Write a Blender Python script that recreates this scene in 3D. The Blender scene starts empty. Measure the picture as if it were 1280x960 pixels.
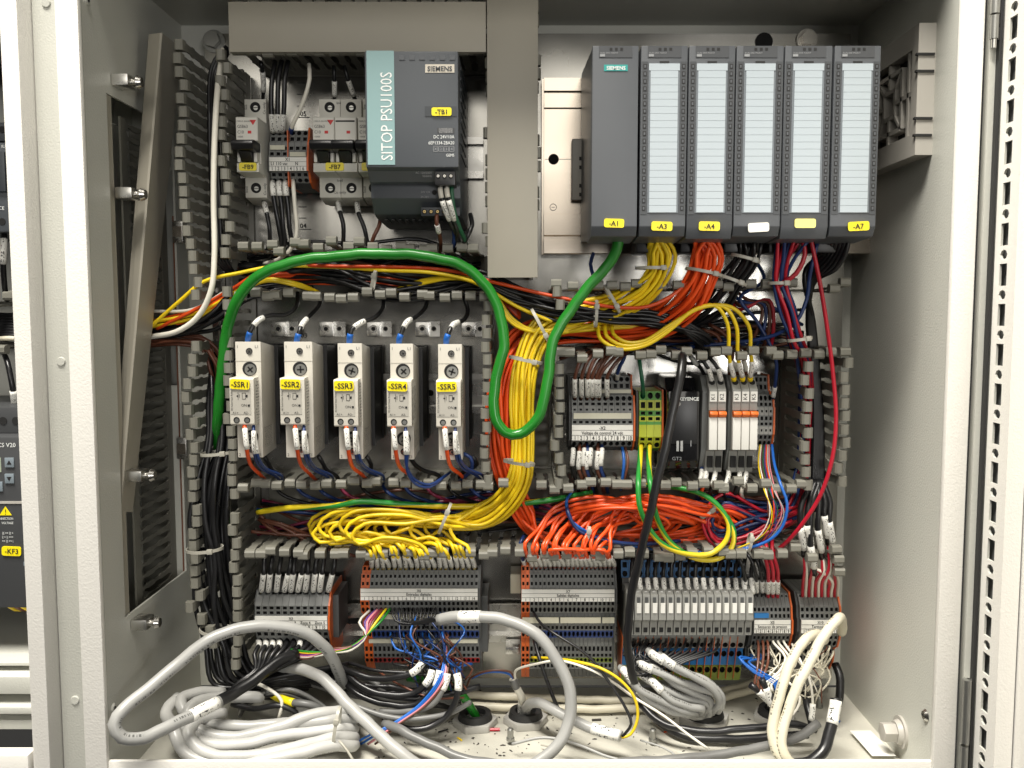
import bpy, bmesh, math, random
import numpy as np
from mathutils import Vector, Matrix
random.seed(7)
R = math.radians
scene = bpy.context.scene
COL = scene.collection

# ------------------------------------------------------------------ camera
F, CX, CY, PITCH, DIST, CAMZ = 1100.0, 650.0, 480.0, R(4.56), 0.78, 0.35
cam_data = bpy.data.cameras.new("camera")
cam = bpy.data.objects.new("camera", cam_data)
COL.objects.link(cam)
cam_data.sensor_width = 36.0
cam_data.lens = F / 1280 * 36.0
cam_data.shift_x = -(CX - 640) / 1280
cam_data.clip_start, cam_data.clip_end = 0.02, 60.0
cam.location = (0, -DIST, CAMZ)
cam.rotation_euler = (R(90) - PITCH, 0, 0)
scene.camera = cam

# ------------------------------------------------------------------ room light
world = bpy.data.worlds.new("World")
scene.world = world
world.use_nodes = True
bg = world.node_tree.nodes["Background"]
bg.inputs[0].default_value = (1.0, 0.96, 0.90, 1)
bg.inputs[1].default_value = 0.05

def area(name, loc, target, sx, sy, power, color):
    d = bpy.data.lights.new(name, 'AREA')
    d.shape, d.size, d.size_y, d.energy, d.color = 'RECTANGLE', sx, sy, power, color
    o = bpy.data.objects.new(name, d)
    COL.objects.link(o)
    o.location = loc
    o.rotation_euler = (Vector(target) - Vector(loc)).to_track_quat('-Z', 'Y').to_euler()
    return o
area("ceiling_lamp", (-0.55, -0.90, 2.45), (0.0, -0.40, 0.2), 1.8, 0.40, 190, (1.0, 0.955, 0.87))
area("room_window", (1.10, -3.4, 0.33), (0.15, 0, 0.35), 0.72, 0.60, 24, (1.0, 0.98, 0.95))
area("room_fill", (-0.35, -3.4, 1.45), (0, 0, 0.3), 2.6, 1.3, 32, (1.0, 0.955, 0.87))  # added light standing in for the bright room behind the camera

vs = scene.view_settings
vs.view_transform, vs.look, vs.gamma, vs.exposure = 'Standard', 'None', 1.0, -0.16
vs.use_curve_mapping = False
scene.cycles.max_bounces = 8
scene.cycles.use_denoising = True

# ------------------------------------------------------------------ materials
MATS = {}
def mat(name, col, rough=0.5, metal=0.0, noise=0.0, nscale=60.0, bump=0.0, bscale=900.0, spec=0.5, coat=0.0, rvar=0.0):
    m = bpy.data.materials.new(name)
    m.use_nodes = True
    nt = m.node_tree
    b = nt.nodes["Principled BSDF"]
    b.inputs["Base Color"].default_value = (*col, 1)
    b.inputs["Roughness"].default_value = rough
    b.inputs["Metallic"].default_value = metal
    b.inputs["Specular IOR Level"].default_value = spec
    b.inputs["Coat Weight"].default_value = coat
    tc = None
    if noise or bump or rvar:
        tc = nt.nodes.new("ShaderNodeTexCoord")
    if noise or rvar:
        n = nt.nodes.new("ShaderNodeTexNoise")
        n.inputs["Scale"].default_value = nscale
        n.inputs["Detail"].default_value = 5
        nt.links.new(tc.outputs["Object"], n.inputs["Vector"])
        if noise:
            mx = nt.nodes.new("ShaderNodeMix"); mx.data_type = 'RGBA'
            mx.inputs[6].default_value = (*[max(0, c * (1 - noise)) for c in col], 1)
            mx.inputs[7].default_value = (*[min(1, c * (1 + noise)) for c in col], 1)
            cr = nt.nodes.new("ShaderNodeMapRange")
            cr.inputs[1].default_value, cr.inputs[2].default_value = 0.22, 0.78
            nt.links.new(n.outputs[0], cr.inputs[0])
            nt.links.new(cr.outputs[0], mx.inputs[0])
            nt.links.new(mx.outputs[2], b.inputs["Base Color"])
        if rvar:
            mr = nt.nodes.new("ShaderNodeMapRange")
            mr.inputs[1].default_value, mr.inputs[2].default_value = 0.22, 0.78
            mr.inputs[3].default_value, mr.inputs[4].default_value = max(0.02, rough - rvar), rough + rvar
            nt.links.new(n.outputs[0], mr.inputs[0])
            nt.links.new(mr.outputs[0], b.inputs["Roughness"])
    if bump:
        n2 = nt.nodes.new("ShaderNodeTexNoise")
        n2.inputs["Scale"].default_value = bscale
        n2.inputs["Detail"].default_value = 2
        nt.links.new(tc.outputs["Object"], n2.inputs["Vector"])
        bp = nt.nodes.new("ShaderNodeBump")
        bp.inputs["Strength"].default_value = bump
        bp.inputs["Distance"].default_value = 0.0006
        nt.links.new(n2.outputs[0], bp.inputs["Height"])
        nt.links.new(bp.outputs[0], b.inputs["Normal"])
    MATS[name] = m
    return m

def wire_mat(name, c, rg, nm):
    """PVC jacket: slight tone difference from wire to wire, patchy sheen, on the thick ones a line of faint print"""
    m = mat(name, c, rg, noise=0.13, nscale=30, rvar=0.09)
    nt = m.node_tree; b = nt.nodes["Principled BSDF"]
    src = b.inputs["Base Color"].links[0].from_socket
    oi = nt.nodes.new("ShaderNodeObjectInfo")
    mr = nt.nodes.new("ShaderNodeMapRange"); mr.inputs[3].default_value, mr.inputs[4].default_value = 0.80, 1.14
    nt.links.new(oi.outputs["Random"], mr.inputs[0])
    hs = nt.nodes.new("ShaderNodeHueSaturation"); nt.links.new(mr.outputs[0], hs.inputs["Value"]); nt.links.new(src, hs.inputs["Color"])
    out = hs.outputs[0]
    if nm in ('grey', 'lgrey', 'ivory', 'cream_wire', 'green'):
        uv = nt.nodes.new("ShaderNodeUVMap"); sep = nt.nodes.new("ShaderNodeSeparateXYZ"); nt.links.new(uv.outputs[0], sep.inputs[0])
        band = nt.nodes.new("ShaderNodeMath"); band.operation = 'COMPARE'; band.inputs[1].default_value = 0.62; band.inputs[2].default_value = 0.035
        nt.links.new(sep.outputs[1], band.inputs[0])
        n = nt.nodes.new("ShaderNodeTexNoise"); n.noise_dimensions = '1D'; n.inputs["Scale"].default_value = 13; n.inputs["Detail"].default_value = 1
        nt.links.new(sep.outputs[0], n.inputs["W"])
        n2 = nt.nodes.new("ShaderNodeTexNoise"); n2.noise_dimensions = '1D'; n2.inputs["Scale"].default_value = .9; n2.inputs["Detail"].default_value = 0
        nt.links.new(sep.outputs[0], n2.inputs["W"])
        g1 = nt.nodes.new("ShaderNodeMath"); g1.operation = 'GREATER_THAN'; g1.inputs[1].default_value = .5; nt.links.new(n.outputs[0], g1.inputs[0])
        g2 = nt.nodes.new("ShaderNodeMath"); g2.operation = 'GREATER_THAN'; g2.inputs[1].default_value = .47; nt.links.new(n2.outputs[0], g2.inputs[0])
        m1 = nt.nodes.new("ShaderNodeMath"); m1.operation = 'MULTIPLY'; nt.links.new(g1.outputs[0], m1.inputs[0]); nt.links.new(g2.outputs[0], m1.inputs[1])
        m2 = nt.nodes.new("ShaderNodeMath"); m2.operation = 'MULTIPLY'; nt.links.new(m1.outputs[0], m2.inputs[0]); nt.links.new(band.outputs[0], m2.inputs[1])
        m3 = nt.nodes.new("ShaderNodeMath"); m3.operation = 'MULTIPLY'; m3.inputs[1].default_value = .7; nt.links.new(m2.outputs[0], m3.inputs[0])
        mx = nt.nodes.new("ShaderNodeMix"); mx.data_type = 'RGBA'
        nt.links.new(m3.outputs[0], mx.inputs[0]); nt.links.new(out, mx.inputs[6])
        mx.inputs[7].default_value = (.35, .35, .34, 1) if nm in ('black', 'dgrey') else (.02, .02, .02, 1)
        out = mx.outputs[2]
    nt.links.new(out, b.inputs["Base Color"])
    return m

mat('paint', (0.53, 0.53, 0.48), 0.42, noise=0.12, nscale=4.5, bump=0.35, bscale=700)
mat('paint_dirty', (0.52, 0.505, 0.44), 0.45, noise=0.42, nscale=9, bump=0.3, bscale=700)
mat('duct', (0.195, 0.189, 0.158), 0.5, noise=0.10, nscale=30)
mat('lid', (0.37, 0.345, 0.285), 0.46, noise=0.09, nscale=9, bump=0.06, rvar=0.10)
mat('galv', (0.43, 0.42, 0.39), 0.24, metal=1.0, noise=0.16, nscale=16, rvar=0.07, bump=0.02, bscale=60)
mat('steel', (0.62, 0.61, 0.58), 0.28, metal=1.0, noise=0.12, nscale=80, rvar=0.08)
mat('screw', (0.58, 0.56, 0.52), 0.25, metal=1.0, noise=0.1, nscale=300)
mat('brass', (0.60, 0.45, 0.20), 0.3, metal=1.0)
mat('alu', (0.58, 0.515, 0.44), 0.22, metal=1.0, noise=0.12, nscale=18, rvar=0.08)
mat('plc', (0.088, 0.095, 0.105), 0.42, noise=0.05, nscale=25, bump=0.10, bscale=2500)
mat('plc_head', (0.060, 0.064, 0.070), 0.40)
mat('plc_trim', (0.055, 0.060, 0.066), 0.45)
mat('card', (0.44, 0.50, 0.54), 0.30, noise=0.03, nscale=20)
mat('card_line', (0.16, 0.18, 0.20), 0.5)
mat('teal', (0.235, 0.375, 0.38), 0.4, noise=0.03, nscale=20)
mat('teal_plate', (0.02, 0.33, 0.30), 0.4)
mat('psu', (0.066, 0.074, 0.084), 0.40, noise=0.06, nscale=25, bump=0.12, bscale=2500)
mat('psu_low', (0.040, 0.046, 0.053), 0.42)
mat('plate_beige', (0.62, 0.57, 0.48), 0.4)
mat('yellow_tag', (0.90, 0.74, 0.01), 0.35)
mat('glare_white_tag', (0.82, 0.80, 0.72), 0.35)  # yellow tag washed out: glare painted into the colour
mat('glare_pale_tag', (0.86, 0.78, 0.22), 0.3)  # yellow tag made paler, glare painted into its colour
mat('ink', (0.012, 0.012, 0.012), 0.6)
mat('ink_grey', (0.30, 0.31, 0.32), 0.6)
mat('ink_white', (0.80, 0.82, 0.80), 0.5)
mat('red_mark', (0.65, 0.03, 0.03), 0.5)
mat('breaker', (0.74, 0.72, 0.65), 0.4, noise=0.03, nscale=40)
mat('breaker_grey', (0.62, 0.605, 0.54), 0.45, noise=0.05, nscale=40)
mat('ssr', (0.60, 0.57, 0.50), 0.42, noise=0.04, nscale=40)
mat('ssr_face', (0.44, 0.42, 0.37), 0.42)
mat('paper', (0.80, 0.79, 0.74), 0.55, noise=0.03, nscale=40)
mat('cream', (0.60, 0.58, 0.46), 0.45, noise=0.05, nscale=60)
mat('heatsink', (0.012, 0.012, 0.013), 0.45)
mat('black_plastic', (0.012, 0.012, 0.013), 0.35)
mat('hole', (0.008, 0.008, 0.008), 0.8)
mat('gloss_black', (0.008, 0.008, 0.009), 0.10, coat=0.4)
mat('term', (0.165, 0.17, 0.165), 0.45, noise=0.08, nscale=60)
mat('term_light', (0.28, 0.28, 0.26), 0.42, noise=0.06, nscale=60)
mat('term_dark', (0.075, 0.078, 0.078), 0.45)
mat('term_orange', (0.62, 0.12, 0.02), 0.42)
mat('term_blue', (0.02, 0.17, 0.45), 0.4)
mat('term_navy', (0.02, 0.05, 0.20), 0.4)
mat('term_red', (0.40, 0.03, 0.03), 0.4)
mat('term_green', (0.10, 0.33, 0.05), 0.42)
mat('term_lime', (0.50, 0.56, 0.04), 0.42)
mat('term_olive', (0.20, 0.26, 0.03), 0.42)
mat('orange_clip', (0.85, 0.17, 0.01), 0.4)
for nm, c, rg in [('yellow', (0.84, 0.60, 0.014), 0.34), ('orange', (0.80, 0.085, 0.012), 0.34), ('green', (0.015, 0.20, 0.018), 0.30),
                  ('black', (0.010, 0.010, 0.011), 0.32), ('white', (0.74, 0.71, 0.62), 0.38), ('ivory', (0.58, 0.54, 0.42), 0.38),
                  ('grey', (0.36, 0.36, 0.345), 0.36), ('dgrey', (0.15, 0.15, 0.145), 0.36), ('lgrey', (0.42, 0.418, 0.40), 0.36),
                  ('blue', (0.012, 0.035, 0.14), 0.34), ('bright_blue', (0.015, 0.12, 0.46), 0.34), ('red', (0.48, 0.012, 0.03), 0.34),
                  ('brown', (0.13, 0.045, 0.025), 0.36), ('violet', (0.10, 0.04, 0.22), 0.36), ('dgreen', (0.01, 0.10, 0.045), 0.36), ('purple_red', (0.22, 0.02, 0.06), 0.36),
                  ('pink', (0.6, 0.22, 0.25), 0.36), ('cream_wire', (0.62, 0.58, 0.46), 0.38)]:
    wire_mat('w_' + nm, c, rg, nm)
mat('tie', (0.40, 0.385, 0.33), 0.35)
mat('rubber', (0.02, 0.02, 0.02), 0.6)
mat('gland', (0.42, 0.41, 0.38), 0.4, noise=0.08, nscale=60)
mat('drive', (0.05, 0.052, 0.055), 0.45)
mat('drive_btn', (0.20, 0.24, 0.27), 0.4)
mat('lcd', (0.35, 0.40, 0.30), 0.3)
mat('fan', (0.42, 0.40, 0.36), 0.45, noise=0.05, nscale=30)
mat('rust', (0.16, 0.06, 0.03), 0.7)
mat('debris', (0.04, 0.035, 0.03), 0.8)
mat('door', (0.80, 0.78, 0.73), 0.42, bump=0.3, bscale=700)  # cabinet paint made lighter: overexposure painted into the colour
mat('zinc', (0.36, 0.36, 0.34), 0.38, metal=0.9, noise=0.1, nscale=100)

def printed(name, paper, ink, su, sv, thr, band=None):
    """small print on a flat label or sleeve, by UV"""
    m = mat(name, paper, 0.5)
    nt = m.node_tree; b = nt.nodes["Principled BSDF"]
    uv = nt.nodes.new("ShaderNodeUVMap")
    mp = nt.nodes.new("ShaderNodeMapping"); mp.inputs["Scale"].default_value = (su, sv, 1)
    oi = nt.nodes.new("ShaderNodeObjectInfo")
    nt.links.new(uv.outputs[0], mp.inputs[0])
    n = nt.nodes.new("ShaderNodeTexNoise"); n.noise_dimensions = '4D'
    n.inputs["Scale"].default_value = 1; n.inputs["Detail"].default_value = 1
    ml = nt.nodes.new("ShaderNodeMath"); ml.operation = 'MULTIPLY'; ml.inputs[1].default_value = 40
    nt.links.new(oi.outputs["Random"], ml.inputs[0]); nt.links.new(ml.outputs[0], n.inputs["W"])
    nt.links.new(mp.outputs[0], n.inputs["Vector"])
    gt = nt.nodes.new("ShaderNodeMath"); gt.operation = 'GREATER_THAN'; gt.inputs[1].default_value = thr
    nt.links.new(n.outputs[0], gt.inputs[0])
    fac = gt.outputs[0]
    sep = nt.nodes.new("ShaderNodeSeparateXYZ"); nt.links.new(uv.outputs[0], sep.inputs[0])
    if band:
        w = nt.nodes.new("ShaderNodeMath"); w.operation = 'MULTIPLY'; w.inputs[1].default_value = band
        nt.links.new(sep.outputs[1], w.inputs[0])
        fr = nt.nodes.new("ShaderNodeMath"); fr.operation = 'FRACT'; nt.links.new(w.outputs[0], fr.inputs[0])
        cmpn = nt.nodes.new("ShaderNodeMath"); cmpn.operation = 'COMPARE'; cmpn.inputs[1].default_value = 0.5; cmpn.inputs[2].default_value = 0.27
        nt.links.new(fr.outputs[0], cmpn.inputs[0])
        mm = nt.nodes.new("ShaderNodeMath"); mm.operation = 'MULTIPLY'
        nt.links.new(fac, mm.inputs[0]); nt.links.new(cmpn.outputs[0], mm.inputs[1]); fac = mm.outputs[0]
    # a margin along u
    cm = nt.nodes.new("ShaderNodeMath"); cm.operation = 'COMPARE'; cm.inputs[1].default_value = 0.5; cm.inputs[2].default_value = 0.40
    nt.links.new(sep.outputs[0], cm.inputs[0])
    m2 = nt.nodes.new("ShaderNodeMath"); m2.operation = 'MULTIPLY'
    nt.links.new(fac, m2.inputs[0]); nt.links.new(cm.outputs[0], m2.inputs[1])
    mx = nt.nodes.new("ShaderNodeMix"); mx.data_type = 'RGBA'
    mx.inputs[6].default_value = (*paper, 1); mx.inputs[7].default_value = (*ink, 1)
    nt.links.new(m2.outputs[0], mx.inputs[0]); nt.links.new(mx.outputs[2], b.inputs["Base Color"])
    return m
printed('sleeve', (0.78, 0.77, 0.72), (0.03, 0.03, 0.03), 12, 16, 0.585, 3)
printed('fine_print', (0.70, 0.68, 0.62), (0.10, 0.10, 0.10), 16, 60, 0.50, 14)
printed('ssr_print', (0.60, 0.57, 0.50), (0.10, 0.10, 0.10), 14, 70, 0.50, 16)
printed('dark_print', (0.05, 0.052, 0.055), (0.5, 0.5, 0.5), 16, 40, 0.52, 8)

def stripe_mat():
    m = mat('w_earth', (0.01, 0.2, 0.03), 0.34)
    nt = m.node_tree; b = nt.nodes["Principled BSDF"]
    uv = nt.nodes.new("ShaderNodeUVMap"); sep = nt.nodes.new("ShaderNodeSeparateXYZ"); nt.links.new(uv.outputs[0], sep.inputs[0])
    ad = nt.nodes.new("ShaderNodeMath"); ad.operation = 'MULTIPLY_ADD'; ad.inputs[1].default_value = 0.13
    nt.links.new(sep.outputs[0], ad.inputs[0]); nt.links.new(sep.outputs[1], ad.inputs[2])
    fr = nt.nodes.new("ShaderNodeMath"); fr.operation = 'FRACT'; nt.links.new(ad.outputs[0], fr.inputs[0])
    cmpn = nt.nodes.new("ShaderNodeMath"); cmpn.operation = 'COMPARE'; cmpn.inputs[1].default_value = 0.5; cmpn.inputs[2].default_value = 0.24
    nt.links.new(fr.outputs[0], cmpn.inputs[0])
    mx = nt.nodes.new("ShaderNodeMix"); mx.data_type = 'RGBA'
    mx.inputs[6].default_value = (0.02, 0.24, 0.035, 1); mx.inputs[7].default_value = (0.78, 0.60, 0.02, 1)
    nt.links.new(cmpn.outputs[0], mx.inputs[0]); nt.links.new(mx.outputs[2], b.inputs["Base Color"])
stripe_mat()

# ------------------------------------------------------------------ helpers
cP, sP = math.cos(PITCH), math.sin(PITCH)
def W(px, py, h):
    """the point seen at photograph pixel (px, py), h metres in front of the mounting plate"""
    u, v = (px - CX) / F, (py - CY) / F
    dy = cP - v * sP
    t = (DIST - h) / dy
    return Vector((t * u, -h, CAMZ + t * (-sP - v * cP)))
def WZ(px, py, z):
    """the point seen at pixel (px, py) on the level plane at height z"""
    u, v = (px - CX) / F, (py - CY) / F
    dz = -sP - v * cP
    t = (z - CAMZ) / dz
    return Vector((t * u, -DIST + t * (cP - v * sP), z))
def PX(h, py=392):
    return (W(651, py, h) - W(650, py, h)).length      # metres per photo pixel at that depth

LOC = {}
rjit = random.Random(5)
def reg(o, loc): LOC[o.name] = Vector(loc)
def tag(o, label=None, cat=None, group=None, kind=None):
    if label: o['label'] = label
    if cat: o['category'] = cat
    if group: o['group'] = group
    if kind: o['kind'] = kind
    return o
def thing(name, label, cat, loc, group=None, kind=None):
    o = bpy.data.objects.new(name, None)
    o.empty_display_size = 0.01
    COL.objects.link(o); o.location = loc; reg(o, loc)
    return tag(o, label, cat, group, kind)
def link(name, mesh, parent=None, loc=(0, 0, 0), rot=None):
    """loc is in world space"""
    o = bpy.data.objects.new(name, mesh)
    COL.objects.link(o)
    if parent is not None:
        o.parent = parent
        o.location = Vector(loc) - LOC[parent.name]
    else:
        o.location = loc
    if rot: o.rotation_euler = rot
    reg(o, loc)
    return o

ORD = ('first second third fourth fifth sixth seventh eighth ninth tenth eleventh twelfth thirteenth fourteenth fifteenth sixteenth '
       'seventeenth eighteenth nineteenth twentieth').split()
class MB:
    """collects faces in world space (y = -h)"""
    def __init__(s): s.v, s.f, s.m, s.slots = [], [], [], []
    def slot(s, m):
        if m not in s.slots: s.slots.append(m)
        return s.slots.index(m)
    def face(s, pts, m):
        n = len(s.v); s.v += [tuple(p) for p in pts]; s.f.append(tuple(range(n, n + len(pts)))); s.m.append(s.slot(m))
    def idx(s, verts, faces, m):
        n = len(s.v); s.v += [tuple(p) for p in verts]; k = s.slot(m)
        for f in faces: s.f.append(tuple(i + n for i in f)); s.m.append(k)
    def box(s, x0, h0, z0, x1, h1, z1, m):
        if x0 > x1: x0, x1 = x1, x0
        if z0 > z1: z0, z1 = z1, z0
        ya, yb = -max(h0, h1), -min(h0, h1)
        V = [(x0, ya, z0), (x1, ya, z0), (x1, yb, z0), (x0, yb, z0), (x0, ya, z1), (x1, ya, z1), (x1, yb, z1), (x0, yb, z1)]
        s.idx(V, [(0, 3, 2, 1), (4, 5, 6, 7), (0, 1, 5, 4), (1, 2, 6, 5), (2, 3, 7, 6), (3, 0, 4, 7)], m); return s
    def prism(s, prof, x0, x1, m):
        """prof: list of (h, z) round the outline; extruded along x"""
        n = len(prof)
        V = [(x0, -h, z) for h, z in prof] + [(x1, -h, z) for h, z in prof]
        s.idx(V, [tuple(range(n))[::-1], tuple(range(n, 2 * n))] + [(i, (i + 1) % n, n + (i + 1) % n, n + i) for i in range(n)], m); return s
    def plate(s, outline, h0, h1, m):
        """outline: list of (x, z); extruded between h0 and h1"""
        n = len(outline)
        V = [(x, -h1, z) for x, z in outline] + [(x, -h0, z) for x, z in outline]
        s.idx(V, [tuple(range(n)), tuple(range(n, 2 * n))[::-1]] + [(i, n + i, n + (i + 1) % n, (i + 1) % n) for i in range(n)], m); return s
    def cyl(s, c, axis, r, L, m, n=16, r2=None, hollow=None, rot=0):
        """cylinder from c along axis (length L)"""
        a = Vector(axis).normalized(); u = a.orthogonal().normalized(); w = a.cross(u); c = Vector(c)
        r2 = r if r2 is None else r2
        ring = lambda cc, rr: [cc + (u * math.cos(rot + 2 * math.pi * i / n) + w * math.sin(rot + 2 * math.pi * i / n)) * rr for i in range(n)]
        e = c + a * L
        if hollow is None:
            V = ring(c, r) + ring(e, r2)
            Fc = [(i, (i + 1) % n, n + (i + 1) % n, n + i) for i in range(n)] + [tuple(range(n))[::-1], tuple(range(n, 2 * n))]
        else:
            V = ring(c, r) + ring(e, r2) + ring(e, hollow) + ring(c, hollow)
            Fc = []
            for k in range(4):
                a0, b0 = k * n, ((k + 1) % 4) * n
                Fc += [(a0 + i, a0 + (i + 1) % n, b0 + (i + 1) % n, b0 + i) for i in range(n)]
        s.idx(V, Fc, m); return s
    def hole_quad(s, A, B, C, D, rect, depth, m, mh, rnd=False):
        """a quad A B C D (A-B along the width) with a recessed opening"""
        A, B, C, D = map(Vector, (A, B, C, D))
        P = lambda a, b: A * (1 - a) * (1 - b) + B * a * (1 - b) + C * a * b + D * (1 - a) * b
        nrm = (B - A).cross(D - A).normalized()
        if nrm.y > 0: nrm = -nrm
        dv = -nrm * depth
        u0, u1, v0, v1 = rect
        if rnd:
            cu, cv, ru, rv = (u0 + u1) / 2, (v0 + v1) / 2, (u1 - u0) / 2, (v1 - v0) / 2
            ring = [P(cu + ru * math.cos(math.pi * (1.25 + i / 4)), cv + rv * math.sin(math.pi * (1.25 + i / 4))) for i in range(8)]
            cor = [A, B, C, D]
            for i in range(4):
                s.face([cor[i], cor[(i + 1) % 4], ring[(2 * i + 2) % 8], ring[2 * i + 1], ring[2 * i]], m)
        else:
            ring = [P(u0, v0), P(u1, v0), P(u1, v1), P(u0, v1)]
            cor = [A, B, C, D]
            for i in range(4):
                s.face([cor[i], cor[(i + 1) % 4], ring[(i + 1) % 4], ring[i]], m)
        deep = [p + dv for p in ring]; n = len(ring)
        for i in range(n): s.face([ring[i], ring[(i + 1) % n], deep[(i + 1) % n], deep[i]], mh)
        s.face(deep, mh)
    def mesh(s, name, origin=(0, 0, 0), bevel=0, smooth=False, uv=False):
        me = bpy.data.meshes.new(name)
        o = Vector(origin)
        me.from_pydata([(x - o.x, y - o.y, z - o.z) for x, y, z in s.v], [], s.f)
        for k in s.slots: me.materials.append(MATS[k])
        me.polygons.foreach_set('material_index', s.m)
        if bevel or True:
            bm = bmesh.new(); bm.from_mesh(me)
            bmesh.ops.remove_doubles(bm, verts=bm.verts, dist=1e-7)
            bmesh.ops.recalc_face_normals(bm, faces=bm.faces)
            if bevel:
                es = [e for e in bm.edges if len(e.link_faces) == 2 and e.calc_face_angle(0) > R(25)]
                bmesh.ops.bevel(bm, geom=es, offset=bevel, segments=2, affect='EDGES', profile=0.6, clamp_overlap=True)
            bm.to_mesh(me); bm.free()
        if smooth or bevel:
            me.polygons.foreach_set('use_smooth', [True] * len(me.polygons))
            try: me.set_sharp_from_angle(angle=R(40))
            except Exception: pass
        if uv:
            l = me.uv_layers.new(name='UVMap')
            vs_ = me.vertices
            for poly in me.polygons:
                c4 = [(0, 0), (1, 0), (1, 1), (0, 1)]
                for k, li in enumerate(poly.loop_indices): l.data[li].uv = c4[k % 4]
        return me
    def build(s, name, parent=None, origin=None, **kw):
        if origin is None:
            origin = LOC[parent.name] if parent is not None else (0, 0, 0)
        return link(name, s.mesh(name, origin, **kw), parent, origin)

def B(x0, h0, z0, x1, h1, z1, m): return MB().box(x0, h0, z0, x1, h1, z1, m)
def pbox(px0, py0, px1, py1, hb, hf, m, pm=None):
    """a box whose FRONT face covers that pixel rectangle at depth hf and that reaches back to hb"""
    a, c = W(px0, py0, hf), W(px1, py1, hf)
    return MB().box(a.x, hb, c.z, c.x, hf, a.z, m)
def label_quad(x0, z0, x1, z1, h, m, th=0.0003):
    """thin flat label whose front carries UV-printed text"""
    me = MB()
    me.face([(x0, -h - th, z0), (x1, -h - th, z0), (x1, -h - th, z1), (x0, -h - th, z1)], m)
    return me

def smoothpath(pts, step=0.004, closed=False):
    P = [Vector(p) for p in pts]
    if len(P) == 2: P = [P[0], (P[0] + P[1]) / 2, P[1]]
    Q = [P[0] * 2 - P[1]] + P + [P[-1] * 2 - P[-2]]
    out = []
    for i in range(1, len(Q) - 2):
        p0, p1, p2, p3 = Q[i - 1], Q[i], Q[i + 1], Q[i + 2]
        d = (p2 - p1).length
        if d < 1e-6: continue
        n = max(2, min(14, int(d / step)))
        t0 = 0; t1 = max(1e-4, (p1 - p0).length ** 0.5); t2 = t1 + max(1e-4, d ** 0.5); t3 = t2 + max(1e-4, (p3 - p2).length ** 0.5)
        for k in range(n):
            t = t1 + (t2 - t1) * k / n
            A1 = p0 * ((t1 - t) / (t1 - t0)) + p1 * ((t - t0) / (t1 - t0))
            A2 = p1 * ((t2 - t) / (t2 - t1)) + p2 * ((t - t1) / (t2 - t1))
            A3 = p2 * ((t3 - t) / (t3 - t2)) + p3 * ((t - t2) / (t3 - t2))
            B1 = A1 * ((t2 - t) / (t2 - t0)) + A2 * ((t - t0) / (t2 - t0))
            B2 = A2 * ((t3 - t) / (t3 - t1)) + A3 * ((t - t1) / (t3 - t1))
            out.append(B1 * ((t2 - t) / (t2 - t1)) + B2 * ((t - t1) / (t2 - t1)))
    out.append(P[-1].copy())
    return out
def tube_mesh(name, path, r, m, sides=8, origin=(0, 0, 0), ulen=0.02, unit=False):
    n = len(path)
    P = np.array([tuple(p) for p in path])
    T = np.gradient(P, axis=0); T /= np.maximum(np.linalg.norm(T, axis=1, keepdims=True), 1e-9)
    u = np.array(Vector(T[0]).orthogonal().normalized())
    rr = np.broadcast_to(np.asarray(r, float), (n,))
    ang = np.linspace(0, 2 * np.pi, sides, endpoint=False)
    V = np.zeros((n, sides, 3)); L = np.zeros(n)
    for i in range(n):
        u = u - T[i] * np.dot(u, T[i]); u /= max(np.linalg.norm(u), 1e-9)
        w = np.cross(T[i], u)
        V[i] = P[i] + rr[i] * (np.cos(ang)[:, None] * u + np.sin(ang)[:, None] * w)
        if i: L[i] = L[i - 1] + np.linalg.norm(P[i] - P[i - 1])
    V = V.reshape(-1, 3) - np.array(tuple(origin))
    faces = []; uvs = []
    UL = L / L[-1] if unit else L / ulen
    for i in range(n - 1):
        for k in range(sides):
            k2 = (k + 1) % sides
            faces.append((i * sides + k, i * sides + k2, (i + 1) * sides + k2, (i + 1) * sides + k))
            uvs += [(UL[i], k / sides), (UL[i], (k + 1) / sides), (UL[i + 1], (k + 1) / sides), (UL[i + 1], k / sides)]
    faces.append(tuple(range(sides))[::-1]); uvs += [(0, 0)] * sides
    faces.append(tuple(range((n - 1) * sides, n * sides))); uvs += [(0, 0)] * sides
    me = bpy.data.meshes.new(name)
    me.from_pydata(V.tolist(), [], faces)
    me.materials.append(MATS[m])
    me.polygons.foreach_set('use_smooth', [True] * (len(faces) - 2) + [False] * 2)
    l = me.uv_layers.new(name='UVMap')
    l.data.foreach_set('uv', np.array(uvs).ravel())
    return me

def px_path(pts):
    """[(px, py, h in mm)] -> world points"""
    return [W(p[0], p[1], p[2] / 1000) if len(p) == 3 else Vector(p[3]) for p in pts]

def sub(path, a, b):
    n = len(path); i0 = max(0, int(a * (n - 1))); i1 = min(n - 1, max(i0 + 1, int(round(b * (n - 1)))))
    return path[i0:i1 + 1]
def arc(path, a, b, is_mm=False):
    """stretch of the path between two arc-length fractions"""
    L = [0.0]
    for i in range(1, len(path)): L.append(L[-1] + (path[i] - path[i - 1]).length)
    T = L[-1]
    if is_mm: a, b = (a / 1000 / T if a >= 0 else 1 + a / 1000 / T), (b / 1000 / T if b > 0 else 1 + b / 1000 / T)
    def at(s):
        s = min(max(s, 0), 1) * T
        for i in range(1, len(path)):
            if L[i] >= s:
                k = (s - L[i - 1]) / max(L[i] - L[i - 1], 1e-9)
                return path[i - 1].lerp(path[i], k)
        return path[-1].copy()
    n = 5
    return [at(a + (b - a) * k / n) for k in range(n + 1)]

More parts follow.
